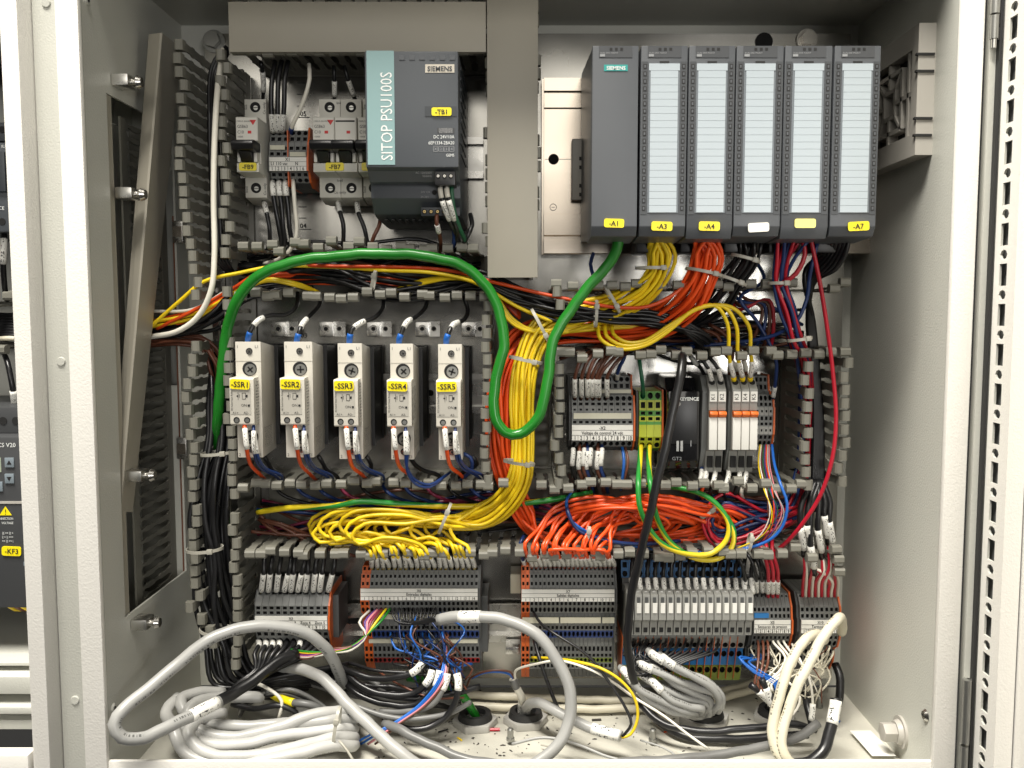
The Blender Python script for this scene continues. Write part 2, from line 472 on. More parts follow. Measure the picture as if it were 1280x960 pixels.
def wire(pts, r, m, label, cat='wire', group=None, name='wire', sleeves=(), ferrules=(), sides=8, world=False, step=0.004):
    """r in mm; sleeves / ferrules: (from mm, to mm[, material, extra radius mm]) measured along the wire, negative from its far end"""
    path = smoothpath(pts if world else px_path(pts), step)
    if r > 2.4:      # thick jackets are never perfectly fair curves
        ph = [rjit.uniform(0, 6.28) for _ in range(6)]; k = 0.0
        for i in range(1, len(path)):
            k += (path[i] - path[i - 1]).length if i < 2 else step
            path[i] = path[i] + Vector((math.sin(k * 150 + ph[0]) + .6 * math.sin(k * 410 + ph[1]), math.sin(k * 130 + ph[2]), math.sin(k * 170 + ph[3]) + .6 * math.sin(k * 370 + ph[4]))) * .00028
    org = path[0].copy()
    o = link(name, tube_mesh(name, path, r / 1000, 'w_' + m if 'w_' + m in MATS else m, sides, org), None, org)
    tag(o, label, cat, group)
    for s in sleeves:
        a = arc(path, s[0], s[1], True)
        mm = s[2] if len(s) > 2 else 'sleeve'; ex = s[3] if len(s) > 3 else 0.5
        link('marker_sleeve', tube_mesh('marker_sleeve', a, (r + ex) / 1000, mm, max(8, sides), org, unit=True), o, org)
    for s in ferrules:
        a = arc(path, s[0], s[1], True)
        mm = s[2]; ex = s[3] if len(s) > 3 else 0.35
        link('ferrule', tube_mesh('ferrule', a, (r + ex) / 1000, mm, max(8, sides), org), o, org)
    return o

def joined(name, paths, label, cat):
    """wires too deep in the shade to tell apart: one object"""
    bm = bmesh.new(); slots = []; org = Vector(paths[0][0][0])
    for path, r, m in paths:
        me = tube_mesh('t', path, r / 1000, 'w_' + m, 6, org)
        if m not in slots: slots.append(m)
        k = slots.index(m)
        me.polygons.foreach_set('material_index', [k] * len(me.polygons))
        bm.from_mesh(me); bpy.data.meshes.remove(me)
    out = bpy.data.meshes.new(name); bm.to_mesh(out); bm.free()
    for m in slots: out.materials.append(MATS['w_' + m])
    return tag(link(name, out, None, org), label, cat, kind='stuff')

TEXTS = []
def text(s, x, z, h, size, m, parent, align='LEFT', rot=0.0, name='lettering', plane='front', sx=1.0, bold=0.0):
    TEXTS.append((s, x, z, h, size, m, parent, align, rot, name, plane, sx, bold))
def ptext(s, px, py, h, hpx, m, parent, align='CENTER', rot=0.0, sx=1.0, bold=0.0):
    """text centred at that pixel, capital height hpx photo pixels"""
    p = W(px, py, h)
    k = PX(h, py) * hpx / 0.72
    z = p.z - PX(h, py) * hpx / 2
    x = p.x
    if abs(rot) > 0.5:
        x, z = p.x + PX(h, py) * hpx / 2, p.z
    text(s, x, z, h + 0.0004, k, m, parent, align, rot, sx=sx, bold=bold)
def flush_texts():
    tmp = []
    for t in TEXTS:
        s, x, z, h, size, m, parent, align, rot, name, plane, sx, bold = t
        c = bpy.data.curves.new('lettering', 'FONT')
        c.body = s; c.size = size; c.align_x = align; c.resolution_u = 2; c.offset = bold * size
        o = bpy.data.objects.new('lettering_tmp', c); COL.objects.link(o)
        tmp.append((o, t))
    bpy.context.view_layer.update()
    dg = bpy.context.evaluated_depsgraph_get()
    for o, t in tmp:
        s, x, z, h, size, m, parent, align, rot, name, plane, sx, bold = t
        me = bpy.data.meshes.new_from_object(o.evaluated_get(dg))
        me.materials.clear(); me.materials.append(MATS[m])
        n = link(name, me, parent, (x, -h, z))
        if plane == 'front': n.rotation_euler = (R(90), -rot, 0) if rot == 0 else (Matrix.Rotation(R(90), 4, 'X') @ Matrix.Rotation(rot, 4, 'Z')).to_euler()
        elif plane == 'side': n.rotation_euler = (R(90), 0, R(90))
        n.scale = (sx, 1, 1)
    for o, t in tmp:
        c = o.data; bpy.data.objects.remove(o); bpy.data.curves.remove(c)

def yellow_tag(px0, py0, px1, py1, h, s, parent, m='yellow_tag', tilt=0.0):
    a, c = W(px0, py0, h), W(px1, py1, h)
    mb = MB()
    w, hh = (c.x - a.x) / 2, (a.z - c.z) / 2
    r = min(w, hh) * 0.45
    cx, cz = (a.x + c.x) / 2, (a.z + c.z) / 2
    out = []
    for (sx, sz, st) in ((1, 1, 0), (-1, 1, 90), (-1, -1, 180), (1, -1, 270)):
        for k in range(4):
            an = R(st + k * 30)
            x, z = sx * (w - r) + r * math.cos(an), sz * (hh - r) + r * math.sin(an)
            out.append((cx + x * math.cos(tilt) - z * math.sin(tilt), cz + x * math.sin(tilt) + z * math.cos(tilt)))
    mb.plate(out, h, h + 0.0008, m)
    t = mb.build('name_tag', parent)
    if s:
        ptext(s, (px0 + px1) / 2, (py0 + py1) / 2, h + 0.0008, (py1 - py0) * 0.56, 'ink', t, rot=tilt, sx=1.0, bold=0.016)
    return t
# ------------------------------------------------------------------ cabinet shell
XW, ZT, HB, HF = 0.300, 0.6045, -0.022, 0.160
cab = thing('control_cabinet', 'open light grey painted steel control cabinet that holds all the wiring', 'cabinet', (0, 0.022, 0))
B(-XW, HB, 0.002, XW, HB - 0.002, ZT, 'paint').build('back_wall', cab)
opz0, opz1, oph0, oph1 = W(150, 772, .127).z, W(133, 116, .127).z, 0.004, 0.127
wl = MB()
wl.box(-XW - .0018, HB, 0, -XW, oph0, ZT, 'paint'); wl.box(-XW - .0018, oph1, 0, -XW, HF, ZT, 'paint')
wl.box(-XW - .0018, oph0, 0, -XW, oph1, opz0, 'paint'); wl.box(-XW - .0018, oph0, opz1, -XW, oph1, ZT, 'paint')
wl.build('side_wall', cab)
# folded grey edging round the opening in the side wall
ed = MB()
ed.box(-XW - .004, oph1 - .012, opz0, -XW - .0022, oph1 + .004, opz1, 'lid')
ed.build('opening_trim', cab)
B(XW, HB, 0, XW + .0018, HF, ZT, 'paint').build('side_wall', cab)
B(-XW, HB, ZT, XW, HF, ZT + .0018, 'paint').build('ceiling_panel', cab)
fl = MB()
fl.box(-XW, HB, -.002, XW, .118, 0, 'paint_dirty')
fl.build('floor_panel', cab)
lf = MB()
lf.prism([(.118, -.002), (.118, .0006), (.1225, .0035), (HF, .0035), (HF, -.002)], -XW, XW, 'paint')
lf.build('floor_flange', cab)
lip = MB(); lip.box(-XW, HF + .0002, -.004, XW, HF + .0035, .0255, 'door'); lip.build('front_lip', cab, bevel=.0008)
for sx in (-1, 1):
    r = MB()
    x0, x1 = sorted((sx * (XW - .0006), sx * (XW + .0155)))
    r.box(x0, HF + .0004, -.01, x1, HF + .006, ZT + .02, 'door')  # rim in the lightened paint, overexposure put into its colour
    r.build('front_rim', cab, bevel=.0018)
    for py in ((112, 885) if sx < 0 else (905,)):
        p = W(133 if sx < 0 else 1152, py, HF + .006) if sx < 0 else W(1152, py, HF + .006)
        if sx > 0: p = Vector((XW - .0005, -.152, p.z))
        s = MB()
        if sx < 0:
            p = Vector((-XW - .0008, -.152, W(133, 885, .152).z if py > 500 else W(112, 0, .152).z))
            s.cyl(p, (1, 0, 0), .0042, .0022, 'paint', 20, r2=.003); s.cyl(p + Vector((.0022, 0, 0)), (1, 0, 0), .0016, .0004, 'ink', 6)
        else:
            s.cyl(p, (-1, 0, 0), .0045, .002, 'screw', 18, r2=.003); s.box(p.x - .0023, .1495, p.z - .0004, p.x - .002, .1545, p.z + .0004, 'ink')
        s.build('rim_screw', cab, smooth=True)

# gasket post of the neighbouring cabinet, left of this one
nb = thing('neighbour_cabinet', 'white front post and pale back plate of the neighbouring cabinet', 'cabinet', (-.345, 0, 0))
ps = MB(); ps.box(-.3385, .10, -.02, -.3172, .1515, .65, 'paint'); ps.build('post_channel', nb, bevel=.001)
ps = MB(); ps.box(-.3515, .09, -.02, -.3390, .169, .65, 'door'); ps.build('post_rim', nb, bevel=.002)
for py in (4, 452, 875):
    p = W(56 if py < 100 else 70, py, .1515); p.x = -.328
    MB().cyl(p, (0, -1, 0), .0034, .0012, 'paint', 20, r2=.0028).build('plug', nb, smooth=True)
B(-.75, -.004, .13, -.352, -.002, .6130, 'paint').build('back_plate', nb)
B(-.75, -.03, .6135, -.3022, .166, .6155, 'paint').build('unseen_top_panel', nb)  # unseen top, added to keep ceiling light out of this cabinet
B(-.3515, -.03, opz1 + .004, -.3500, .0895, .6130, 'paint').build('side_panel', nb); B(-.3515, -.03, -.02, -.3500, .0895, opz0 - .004, 'paint').build('side_panel', nb)
B(-.75, -.032, -.02, -.3022, -.0305, .6130, 'paint').build('rear_panel', nb)
q = lambda py, h: W(0, py, h).z
b0 = MB(); b0.box(-.75, .0, q(832, .14), -.3622, .14, q(829, .14), 'paint'); b0.build('sheet_shelf', nb)
b0 = MB(); b0.box(-.75, .10, q(868, .15), -.353, .15, q(846, .15), 'paint'); b0.build('ledge', nb, bevel=.001)
b0 = MB(); b0.box(-.75, .10, q(893, .155), -.353, .155, q(884, .155), 'paint'); b0.build('ledge', nb, bevel=.001)
b0 = MB(); b0.box(-.75, .06, q(912, .15), -.353, .15, q(900, .15), 'paint'); b0.build('ledge', nb, bevel=.001)
b0 = MB(); b0.box(-.75, .16, q(985, .17), -.353, .172, q(944, .172), 'door'); b0.build('front_lip', nb, bevel=.001)
b0 = MB(); b0.box(-.75, .02, q(72, .09), -.353, .09, q(-30, .09), 'rubber'); b0.build('dark_cover', nb, bevel=.001)

# door on the right with a perforated rail
dr = thing('cabinet_door', 'white cabinet door swung wide open with a perforated mounting rail', 'door', (.345, -.17, 0))
B(.3385, .166, -.05, .3425, .46, .70, 'door').build('door_panel', dr)
B(.3190, .1605, -.05, .3382, .1665, .70, 'paint').build('hinge_channel', dr)
ra = MB()
z = -.01; k = 0
xr = .3255
while z < .66:
    L = .0165 if k % 2 == 0 else .0105
    A_, B_, C_, D_ = (xr, -.1715, z), (xr, -.198, z), (xr, -.198, z + L), (xr, -.1715, z + L)
    if k % 2 == 0:
        q = [(xr, -.1715 - .0265 * a, z + L * b) for a, b in ((0, 0), (1, 0), (1, 1), (0, 1))]
        i = [(xr, -.1715 - .0265 * a, z + L * b) for a, b in ((.26, .05), (.60, .05), (.60, .95), (.26, .95))]
    else:
        q = [(xr, -.1715 - .0265 * a, z + L * b) for a, b in ((0, 0), (1, 0), (1, 1), (0, 1))]
        i = [(xr, -.1715 - .0265 * .47 + .0034 * math.cos(math.pi * (-.25 - .5 * j + 0)), z + L * .5 + .0034 * math.sin(math.pi * (-.25 - .5 * j))) for j in range(4)]
        cy_, cz_ = -.1715 - .0265 * .43, z + L * .5
        ring = [(xr, cy_ - .0043 * math.cos(math.pi * (1.25 + t / 4)), cz_ + .0034 * math.sin(math.pi * (1.25 + t / 4))) for t in range(8)]
        for j in range(4): ra.face([q[j], q[(j + 1) % 4], ring[(2 * j + 2) % 8], ring[2 * j + 1], ring[2 * j]], 'door')
        for j in range(8):
            a_, b_ = ring[j], ring[(j + 1) % 8]
            ra.face([a_, b_, (a_[0] + .0015, a_[1], a_[2]) and (b_[0] + .0015, b_[1], b_[2]), (a_[0] + .0015, a_[1], a_[2])], 'paint')
        z += L; k += 1
        continue
    for j in range(4):
        ra.face([q[j], q[(j + 1) % 4], i[(j + 1) % 4], i[j]], 'door')
        a_, b_ = i[j], i[(j + 1) % 4]
        ra.face([a_, b_, (b_[0] + .0015, b_[1], b_[2]), (a_[0] + .0015, a_[1], a_[2])], 'paint')
    z += L; k += 1
ra.face([(xr, -.198, -.01), (xr + .012, -.198, -.01), (xr + .012, -.198, z), (xr, -.198, z)], 'door')
ra.build('perforated_rail', dr)
B(xr + .0045, .1715, -.01, xr + .0052, .1975, .66, 'term').build('rail_backing', dr)
B(.3232, .1665, -.05, .3252, .1705, .70, 'rubber').build('gasket', dr)
for py0, py1 in ((-20, 50), (848, 990)):
    hg = thing('hinge', ('steel hinge at the top of the open door' if py0 < 100 else 'steel hinge low on the open door beside the floor'), 'hinge', W(1222 if py0 < 100 else 1190, py1, .168), 'door hinges')
    px = 1224 if py0 < 100 else 1190
    a, c = W(px, py0, .168), W(px, py1, .168)
    MB().cyl((.3195, -.170, c.z), (0, 0, 1), .0028, (a.z - c.z) * .42, 'zinc', 16).build('knuckle', hg, smooth=True)
    MB().cyl((.3195, -.170, c.z + (a.z - c.z) * .45), (0, 0, 1), .0032, (a.z - c.z) * .55, 'zinc', 16).build('knuckle', hg, smooth=True)
    MB().cyl((.3195, -.170, c.z - .006), (0, 0, 1), .0019, .0058, 'steel', 12).build('pin', hg, smooth=True)
    B(.3205, .167, c.z, .3235, .1695, a.z, 'steel').build('leaf', hg)

# ------------------------------------------------------------------ mounting plate
mp = thing('mounting_plate', 'galvanised steel mounting plate behind all the ducts and devices', 'plate', (0, 0, W(650, 850, 0).z))
pz0, pz1 = W(650, 848, 0).z, W(850, 42, 0).z
pl = MB(); pl.box(-.272, -.0025, pz0, .285, 0, pz1, 'galv'); pl.build('plate_sheet', mp)
for px, py, s in ((955, 52, 1), (1008, 50, 0)):
    p = W(px, py, .0006)
    if s: MB().cyl(p, (0, -1, 0), .0075, .0008, 'hole', 24).build('keyhole', mp)
    else:
        b_ = MB(); b_.cyl(p, (0, -1, 0), .009, .002, 'screw', 24); b_.cyl(p + Vector((0, -.002, 0)), (0, -1, 0), .0065, .006, 'screw', 6); b_.build('hex_bolt', mp)
p = W(268, 52, .0); b_ = MB(); b_.cyl(p, (0, -1, 0), .0095, .002, 'zinc', 24); b_.cyl(p + Vector((0, -.002, 0)), (0, -1, 0), .0068, .006, 'zinc', 6); b_.build('hex_bolt', mp)
# printed depth scale on the plate
for k, py in enumerate((104, 118, 133, 147)): 
    a = W(371, py, .0005); B(a.x, 0.0002, a.z, a.x + (.007 if k < 3 else .011), .0005, a.z + .0006, 'ink').build('scale_mark', mp)
ptext('05', 379, 142, .0005, 6, 'ink', mp)
for k, py in enumerate((245, 259, 273, 287, 301)):
    a = W(373, py, .0005); B(a.x, 0.0002, a.z, a.x + (.007 if k != 3 else .011), .0005, a.z + .0006, 'ink').build('scale_mark', mp)
ptext('04', 379, 282, .0005, 6, 'ink', mp); ptext('03', 380, 419, .0005, 6, 'ink', mp)

# ------------------------------------------------------------------ wiring ducts
def finger_mesh():
    m = MB()
    prof = [(.0159, 4.6), (.019, 2.9), (.035, 2.9), (.0375, 3.9), (.0415, 3.9), (.044, 2.9), (.057, 2.9), (.0595, 3.9), (.0635, 3.9), (.066, 2.9), (.0775, 3.1)]
    out = [(w / 1000, h) for h, w in prof] + [(-w / 1000, h) for h, w in reversed(prof)]
    n = len(out)
    V = [(x, -h, .0007) for x, h in out] + [(x, -h, -.0007) for x, h in out]
    # strips instead of one concave polygon
    k = len(prof)
    Fc = []
    for i in range(k - 1):
        Fc += [(i, i + 1, n - 2 - i, n - 1 - i), (n + i, n + n - 1 - i, n + n - 2 - i, n + i + 1)]
    Fc += [(i, n + i, n + (i + 1) % n, (i + 1) % n) for i in range(n)]
    m.idx(V, Fc, 'duct')
    t = [(.0770, -.0008), (.0800, -.0011), (.0838, -.0004), (.0848, .0012), (.0846, .0048), (.0830, .0062), (.0795, .0064), (.0780, .0060), (.0772, .0020)]
    w = .0040
    n = len(t)
    V = [(-w, -h, z) for h, z in t] + [(w, -h, z) for h, z in t]
    m.idx(V, [tuple(range(n)), tuple(range(n, 2 * n))[::-1]] + [(i, n + i, n + (i + 1) % n, (i + 1) % n) for i in range(n)], 'duct')
    return m.mesh('finger', smooth=False)
FINGER = finger_mesh()
rnd = random.Random(3)
def duct_wall(duct, orient, at_px, a_px, b_px, out, skip=(), bend=None, pitch=.0100, jit=1.0):
    """orient 'H': wall at row at_px from column a_px to b_px; 'V': wall at column at_px (read at row 392) from row a_px to b_px.
    out: +1/-1, side the hooked tips point to; skip: pixel spans with fingers broken out"""
    hh = .083
    if orient == 'H':
        zc = W(650, at_px, hh).z; x0, x1 = W(a_px, at_px, hh).x, W(b_px, at_px, hh).x
        B(x0, .0026, zc - .0007 - .0025 * out, x1, .016, zc + .0007 - .0025 * out, 'duct').build('low_wall', duct)
        n = int((x1 - x0) / pitch); 
        for i in range(n):
            x = x0 + (i + .5) * (x1 - x0) / n
            px = CX + x * F / (DIST - hh) * (cP - (at_px - CY) / F * sP)
            if any(s[0] <= px <= s[1] for s in skip): continue
            rot = (rnd.gauss(0, .020) * jit, 0 if out > 0 else math.pi, rnd.gauss(0, .02) * jit)
            link('finger', FINGER, duct, (x + rnd.gauss(0, .0002), 0, zc - .0025 * out), rot)
    else:
        xc = (at_px - CX) / F * (DIST - hh); z0, z1 = W(650, b_px, hh).z, W(650, a_px, hh).z
        B(xc - .0007 - .0025 * out, .0026, z0, xc + .0007 - .0025 * out, .016, z1, 'duct').build('low_wall', duct)
        n = int((z1 - z0) / pitch)
        for i in range(n):
            z = z1 - (i + .5) * (z1 - z0) / n
            v = CY + F * math.tan(math.atan2(CAMZ - z, DIST - hh) - PITCH)
            if any(s[0] <= v <= s[1] for s in skip): continue
            dx = bend(v) if bend else 0
            rz = dx / .075
            rot = (0, R(90) * out, rnd.gauss(0, .02) * jit + rz)
            link('finger', FINGER, duct, (xc - .0025 * out, 0, z + rnd.gauss(0, .0002)), rot)
def duct(label, x0p, y0p, x1p, y1p, floor=True):
    a, c = W(x0p, y0p, .083), W(x1p, y1p, .083)
    d = thing('wiring_duct', label, 'cable duct', (a.x, 0, c.z), 'slotted grey wiring ducts')
    if floor: B(a.x, .0006, c.z, c.x, .0024, a.z, 'duct').build('duct_floor', d)
    return d
d1 = duct('tall slotted grey duct beside the side wall, full of black cable', 240, 50, 284, 842)
duct_wall(d1, 'V', 235, 48, 812, -1, skip=((372, 430),), bend=lambda v: .009 * math.exp(-((v - 340) / 45) ** 2) + (.004 if 430 < v < 470 else 0) + (.012 * math.exp(-((v - 800) / 25) ** 2) if v > 740 else 0))
duct_wall(d1, 'V', 286, 60, 838, 1, skip=((318, 362), (617, 640)), jit=1.2)
d2 = duct('top grey duct with its lid on above the breakers', 288, 6, 606, 60)
duct_wall(d2, 'H', 62, 292, 606, -1, jit=.5)
duct_wall(d2, 'H', 6, 292, 606, 1, jit=.5)
d3 = duct('lidded vertical grey duct between the power supply and the module rail', 612, 0, 668, 345)
duct_wall(d3, 'V', 613, 0, 310, -1); duct_wall(d3, 'V', 667, 0, 345, 1)
d4 = duct('horizontal grey duct between the breakers and the solid state relays', 290, 312, 610, 366)
duct_wall(d4, 'H', 308, 296, 600, 1); duct_wall(d4, 'H', 369, 292, 612, -1)
d5 = duct('horizontal grey duct with broken fingers below the module row', 690, 360, 1066, 436, False)
duct_wall(d5, 'H', 356, 690, 1068, 1, skip=((728, 740), (805, 820), (855, 880), (915, 942), (966, 990), (1008, 1036)), jit=1.1)
duct_wall(d5, 'H', 441, 690, 1064, -1, jit=1.1)
d6 = duct('vertical grey duct full of orange and yellow wires in the middle', 614, 376, 690, 605)
duct_wall(d6, 'V', 608, 374, 608, -1); duct_wall(d6, 'V', 699, 356, 612, 1, skip=((388, 414), (426, 431)))
d7 = duct('long horizontal grey duct holding the orange and yellow wire loops', 300, 608, 1060, 690)
duct_wall(d7, 'H', 606, 294, 1012, 1, skip=((630, 668),), jit=1.0); duct_wall(d7, 'H', 692, 300, 1000, -1, skip=((604, 612),), jit=1.1)
d8 = duct('vertical slotted grey duct at the far end beside the bare wall', 1018, 444, 1058, 612)
duct_wall(d8, 'V', 1012, 450, 615, -1, jit=1.0); duct_wall(d8, 'V', 1058, 446, 610, 1)
dd = thing('wiring_duct', 'short grey duct remnant with few fingers above the red and white wires', 'cable duct', W(1040, 715, .01), 'slotted grey wiring ducts')
zc = W(650, 700, .083).z
B(W(1000, 700, .083).x, .0026, zc - .001, W(1066, 700, .083).x, .016, zc + .001, 'duct').build('low_wall', dd)
for px in (1012, 1032, 1046, 1060): link('finger', FINGER, dd, (W(px, 700, .083).x, 0, zc), (rnd.gauss(0, .05), 0, rnd.gauss(0, .06)))
# lids
for nm, lb, x0, y0, x1, y1, h in (('duct_lid', 'wide plain grey lid of the top horizontal duct', 285, 2, 607.5, 65, .0875), ('duct_lid', 'plain grey lid of the vertical duct above the wire bundles', 608.5, -6, 672, 347, .0885)):
    a, c = W(x0, y0, h), W(x1, y1, h)
    l = MB()
    l.box(a.x, h - .0016, c.z, c.x, h, a.z, 'lid')
    if x1 < 610:
        l.box(a.x, h - .012, a.z - .0015, c.x, h - .0018, a.z, 'lid'); l.box(a.x, h - .010, c.z, c.x, h - .0018, c.z + .0014, 'lid')
    else:
        l.box(a.x, h - .012, c.z, a.x + .0014, h - .0018, a.z, 'lid'); l.box(c.x - .0014, h - .012, c.z, c.x, h - .0018, a.z, 'lid')
    o = l.build(nm, None, origin=(a.x, -h, c.z), bevel=.0004); tag(o, lb, 'duct lid', 'duct lids')
# second duct lid leaning in the side opening
A0, B0, C0, D0 = W(200, 41, .078), W(225, 61, .034), W(148, 640, .125), W(163, 640, .100)
A1, C1 = W(186, 43, .072), W(138, 640, .119)
lm = MB()
def slab(m, q, nrm, t, mt):
    q = [Vector(p) for p in q]; d = Vector(nrm).normalized() * t
    V = q + [p + d for p in q]
    m.idx(V, [(0, 1, 2, 3), (7, 6, 5, 4), (0, 4, 5, 1), (1, 5, 6, 2), (2, 6, 7, 3), (3, 7, 4, 0)], mt)
slab(lm, (A0, B0, D0, C0), (B0 - A0).cross(C0 - A0) * -1, .0018, 'lid')
slab(lm, (A1, A0, C0, C1), (0, 1, 0), .0018, 'lid')
o = lm.build('duct_lid', None, origin=C0); tag(o, 'long grey duct lid leaning loose against the side wall', 'duct lid', 'duct lids')

# ------------------------------------------------------------------ side opening and what shows through it
nd = thing('wiring_duct', 'dark slotted duct of the neighbouring cabinet seen through the side opening', 'cable duct', (-.318, 0, opz0))
z0n, z1n = opz0 - .02, opz1
B(-.340, -.002, z0n, -.3105, .0005, z1n, 'duct').build('duct_floor', nd)
B(-.3125, .0006, z0n, -.3105, .010, z1n, 'duct').build('low_wall', nd)
n = int((z1n - z0n) / .0096)
sm = MB()   # one web of that slotted wall
prof = [(.010, 4.8), (.016, 2.2), (.034, 2.2), (.037, 1.2), (.045, 1.2), (.048, 2.2), (.060, 2.2), (.063, 1.2), (.069, 1.2), (.072, 4.8), (.082, 4.8)]
k = len(prof)
V = [(.0008, -h, w / 1000) for h, w in prof] + [(.0008, -h, -w / 1000) for h, w in prof] + [(-.0008, -h, w / 1000) for h, w in prof] + [(-.0008, -h, -w / 1000) for h, w in prof]
sm.idx(V, [(i, i + 1, k + i + 1, k + i) for i in range(k - 1)] + [(2 * k + i, 2 * k + i + 1, 3 * k + i + 1, 3 * k + i) for i in range(k - 1)] + [(i, i + 1, 2 * k + i + 1, 2 * k + i) for i in range(k - 1)] + [(k + i, k + i + 1, 3 * k + i + 1, 3 * k + i) for i in range(k - 1)] + [(k - 1, 2 * k - 1, 4 * k - 1, 3 * k - 1)], 'duct')
SM = sm.mesh('finger')
for i in range(n): link('finger', SM, nd, (-.3115, 0, z0n + (i + .5) * .0096))
B(-.345, .0, z0n, -.344, .09, z1n, 'paint').build('far_wall', nd)
for px, py, t in ((150, 103, 0), (147, 243, 1), (152, 594, 2), (163, 778, 3)):
    p = W(px, py, .112); p.x = -XW + .0002
    lab = ('steel clamp with a screw at the top edge of the side opening', 'steel clamp with a screw below the topmost one', 'steel clamp beside the slotted wall, third from the top', 'lowest steel clamp under the side opening')[t]
    c = thing('edge_clamp', lab, 'clamp', p, 'clamps around the side opening')
    m = MB(); m.box(p.x, .104, p.z - .004, p.x + .0125, .120, p.z + .0045, 'steel'); m.build('bracket', c, bevel=.0012)
    m = MB(); m.cyl((p.x + .0125, -.112, p.z), (1, 0, 0), .0028, .004, 'screw', 16); m.cyl((p.x + .0165, -.112, p.z), (1, 0, 0), .0050, .0032, 'screw', 18, r2=.0036); m.build('screw_head', c, smooth=True)
# folded sheet edge of the back wall with its rusty lip and two clips
es = thing('edge_strip', 'grey sheet strip with a rusty brown edge beside the slotted duct', 'strip', W(222, 735, .0))
x_ = W(219, 600, .0).x
B(x_ - .006, -.004, W(222, 735, 0).z, x_ + .004, -.001, W(222, 482, 0).z, 'paint').build('strip_face', es)
B(x_ + .0045, -.004, W(222, 735, 0).z, x_ + .007, 0, W(222, 270, 0).z, 'rust').build('rusty_edge', es)
for px, py in ((224, 290), (229, 560)):
    p = W(px, py, .008)
    c = thing('sheet_clip', 'small bright metal clip on the sheet edge, ' + ('upper one' if py < 400 else 'lower one beside black cables'), 'clip', p, 'metal sheet clips')
    m = MB(); m.box(p.x - .0045, 0, p.z - .0095, p.x + .0045, .012, p.z + .0095, 'steel'); m.build('clip_body', c, bevel=.001)
    B(p.x - .0036, .0122, p.z - .0045, p.x + .0036, .0138, p.z + .0045, 'alu').build('clip_spring', c)

# ------------------------------------------------------------------ fan filter on the right wall
ff = thing('fan_filter', 'square grey plastic fan grille fixed high on the side wall', 'fan filter', (XW, -.075, W(1140, 205, .1).z))
xg = XW - .0125
hA, hBk = .128, .024
zt, zb = W(1165, 33, .12).z, W(1165, 196, .12).z
m = MB()
# frame of four bars with a bevelled rim, facing left
def xbox(m, x0, x1, h0, h1, z0, z1, mt): m.box(x0, h0, z0, x1, h1, z1, mt)
xbox(m, xg, XW, hA - .010, hA, zb, zt, 'fan'); xbox(m, xg, XW, hBk, hBk + .016, zb, zt, 'fan')
xbox(m, xg, XW, hBk + .016, hA - .010, zt - .016, zt, 'fan'); xbox(m, xg, XW, hBk + .016, hA - .010, zb, zb + .016, 'fan')
m.build('frame', ff)
B(XW - .004, hBk + .016, zb + .016, XW - .002, hA - .010, zt - .016, 'rubber').build('filter_mat', ff)
hc, zc_ = (hA + hBk) / 2, (zt + zb) / 2
def grill(pts, w=.0022):
    for (h0, z0), (h1, z1) in pts:
        d = Vector((0, h1 - h0, z1 - z0)).normalized(); nn = Vector((0, -d.z, d.y)) * w
        g = MB()
        q = [(xg + .001, -(h0 + nn.y), z0 + nn.z), (xg + .001, -(h0 - nn.y), z0 - nn.z), (xg + .001, -(h1 - nn.y), z1 - nn.z), (xg + .001, -(h1 + nn.y), z1 + nn.z)]
        slab(g, q, (1, 0, 0), .010, 'fan'); g.build('grille_bar', ff)
s1, s2, s3 = .034, .022, .010
for s in (s1, s2, s3):
    c4 = [(hc - s, zc_ - s), (hc + s, zc_ - s), (hc + s, zc_ + s), (hc - s, zc_ + s)]
    grill([(c4[i], c4[(i + 1) % 4]) for i in range(4)], .0016)
grill([((hc, zc_ + .011), (hc, zc_ + .040)), ((hc, zc_ - .040), (hc, zc_ - .011)), ((hc + .011, zc_), (hc + .042, zc_)), ((hc - .042, zc_), (hc - .011, zc_))], .0018)
grill([((hc + s3, zc_ + s3), (hc + s2, zc_ + s2)), ((hc - s3, zc_ + s3), (hc - s2, zc_ + s2)), ((hc + s3, zc_ - s3), (hc + s2, zc_ - s2)), ((hc - s3, zc_ - s3), (hc - s2, zc_ - s2))], .0012)
for zz in (zt - .022, zb + .026): 
    B(xg - .0015, hA - .002, zz - .0008, XW - .001, hA + .0012, zz + .0008, 'ink').build('latch_slot', ff)
    B(xg - .0015, hA - .002, zz - .0128, XW - .001, hA + .0012, zz - .0112, 'ink').build('latch_slot', ff)

# ------------------------------------------------------------------ floor details
def gland(px, py, label, r=.0165):
    p = WZ(px, py, 0)
    g = thing('cable_gland', label, 'cable gland', p, 'round cable glands in the floor')
    m = MB(); m.cyl(p, (0, 0, 1), r * 1.18, .006, 'gland', 6, hollow=r * .70, rot=.4); m.build('lock_nut', g, bevel=.0008)
    m = MB(); m.cyl(p + Vector((0, 0, .0061)), (0, 0, 1), r * .9, .005, 'rubber', 24, r2=r * .82, hollow=r * .55); m.build('seal', g, smooth=True)
    MB().cyl(p + Vector((0, 0, .0006)), (0, 0, 1), r * .69, .0006, 'hole', 24).build('bore', g)
    return p
G1 = gland(594, 906, 'pale gland nut with the green cable rising out of it')
G2 = gland(657, 903, 'pale gland nut with the grey cable between the other two')
G3 = gland(880, 902, 'wide dark gland under the coil of grey cables', .019)
G4 = gland(968, 900, 'gland half hidden behind the two cream cables', .016)
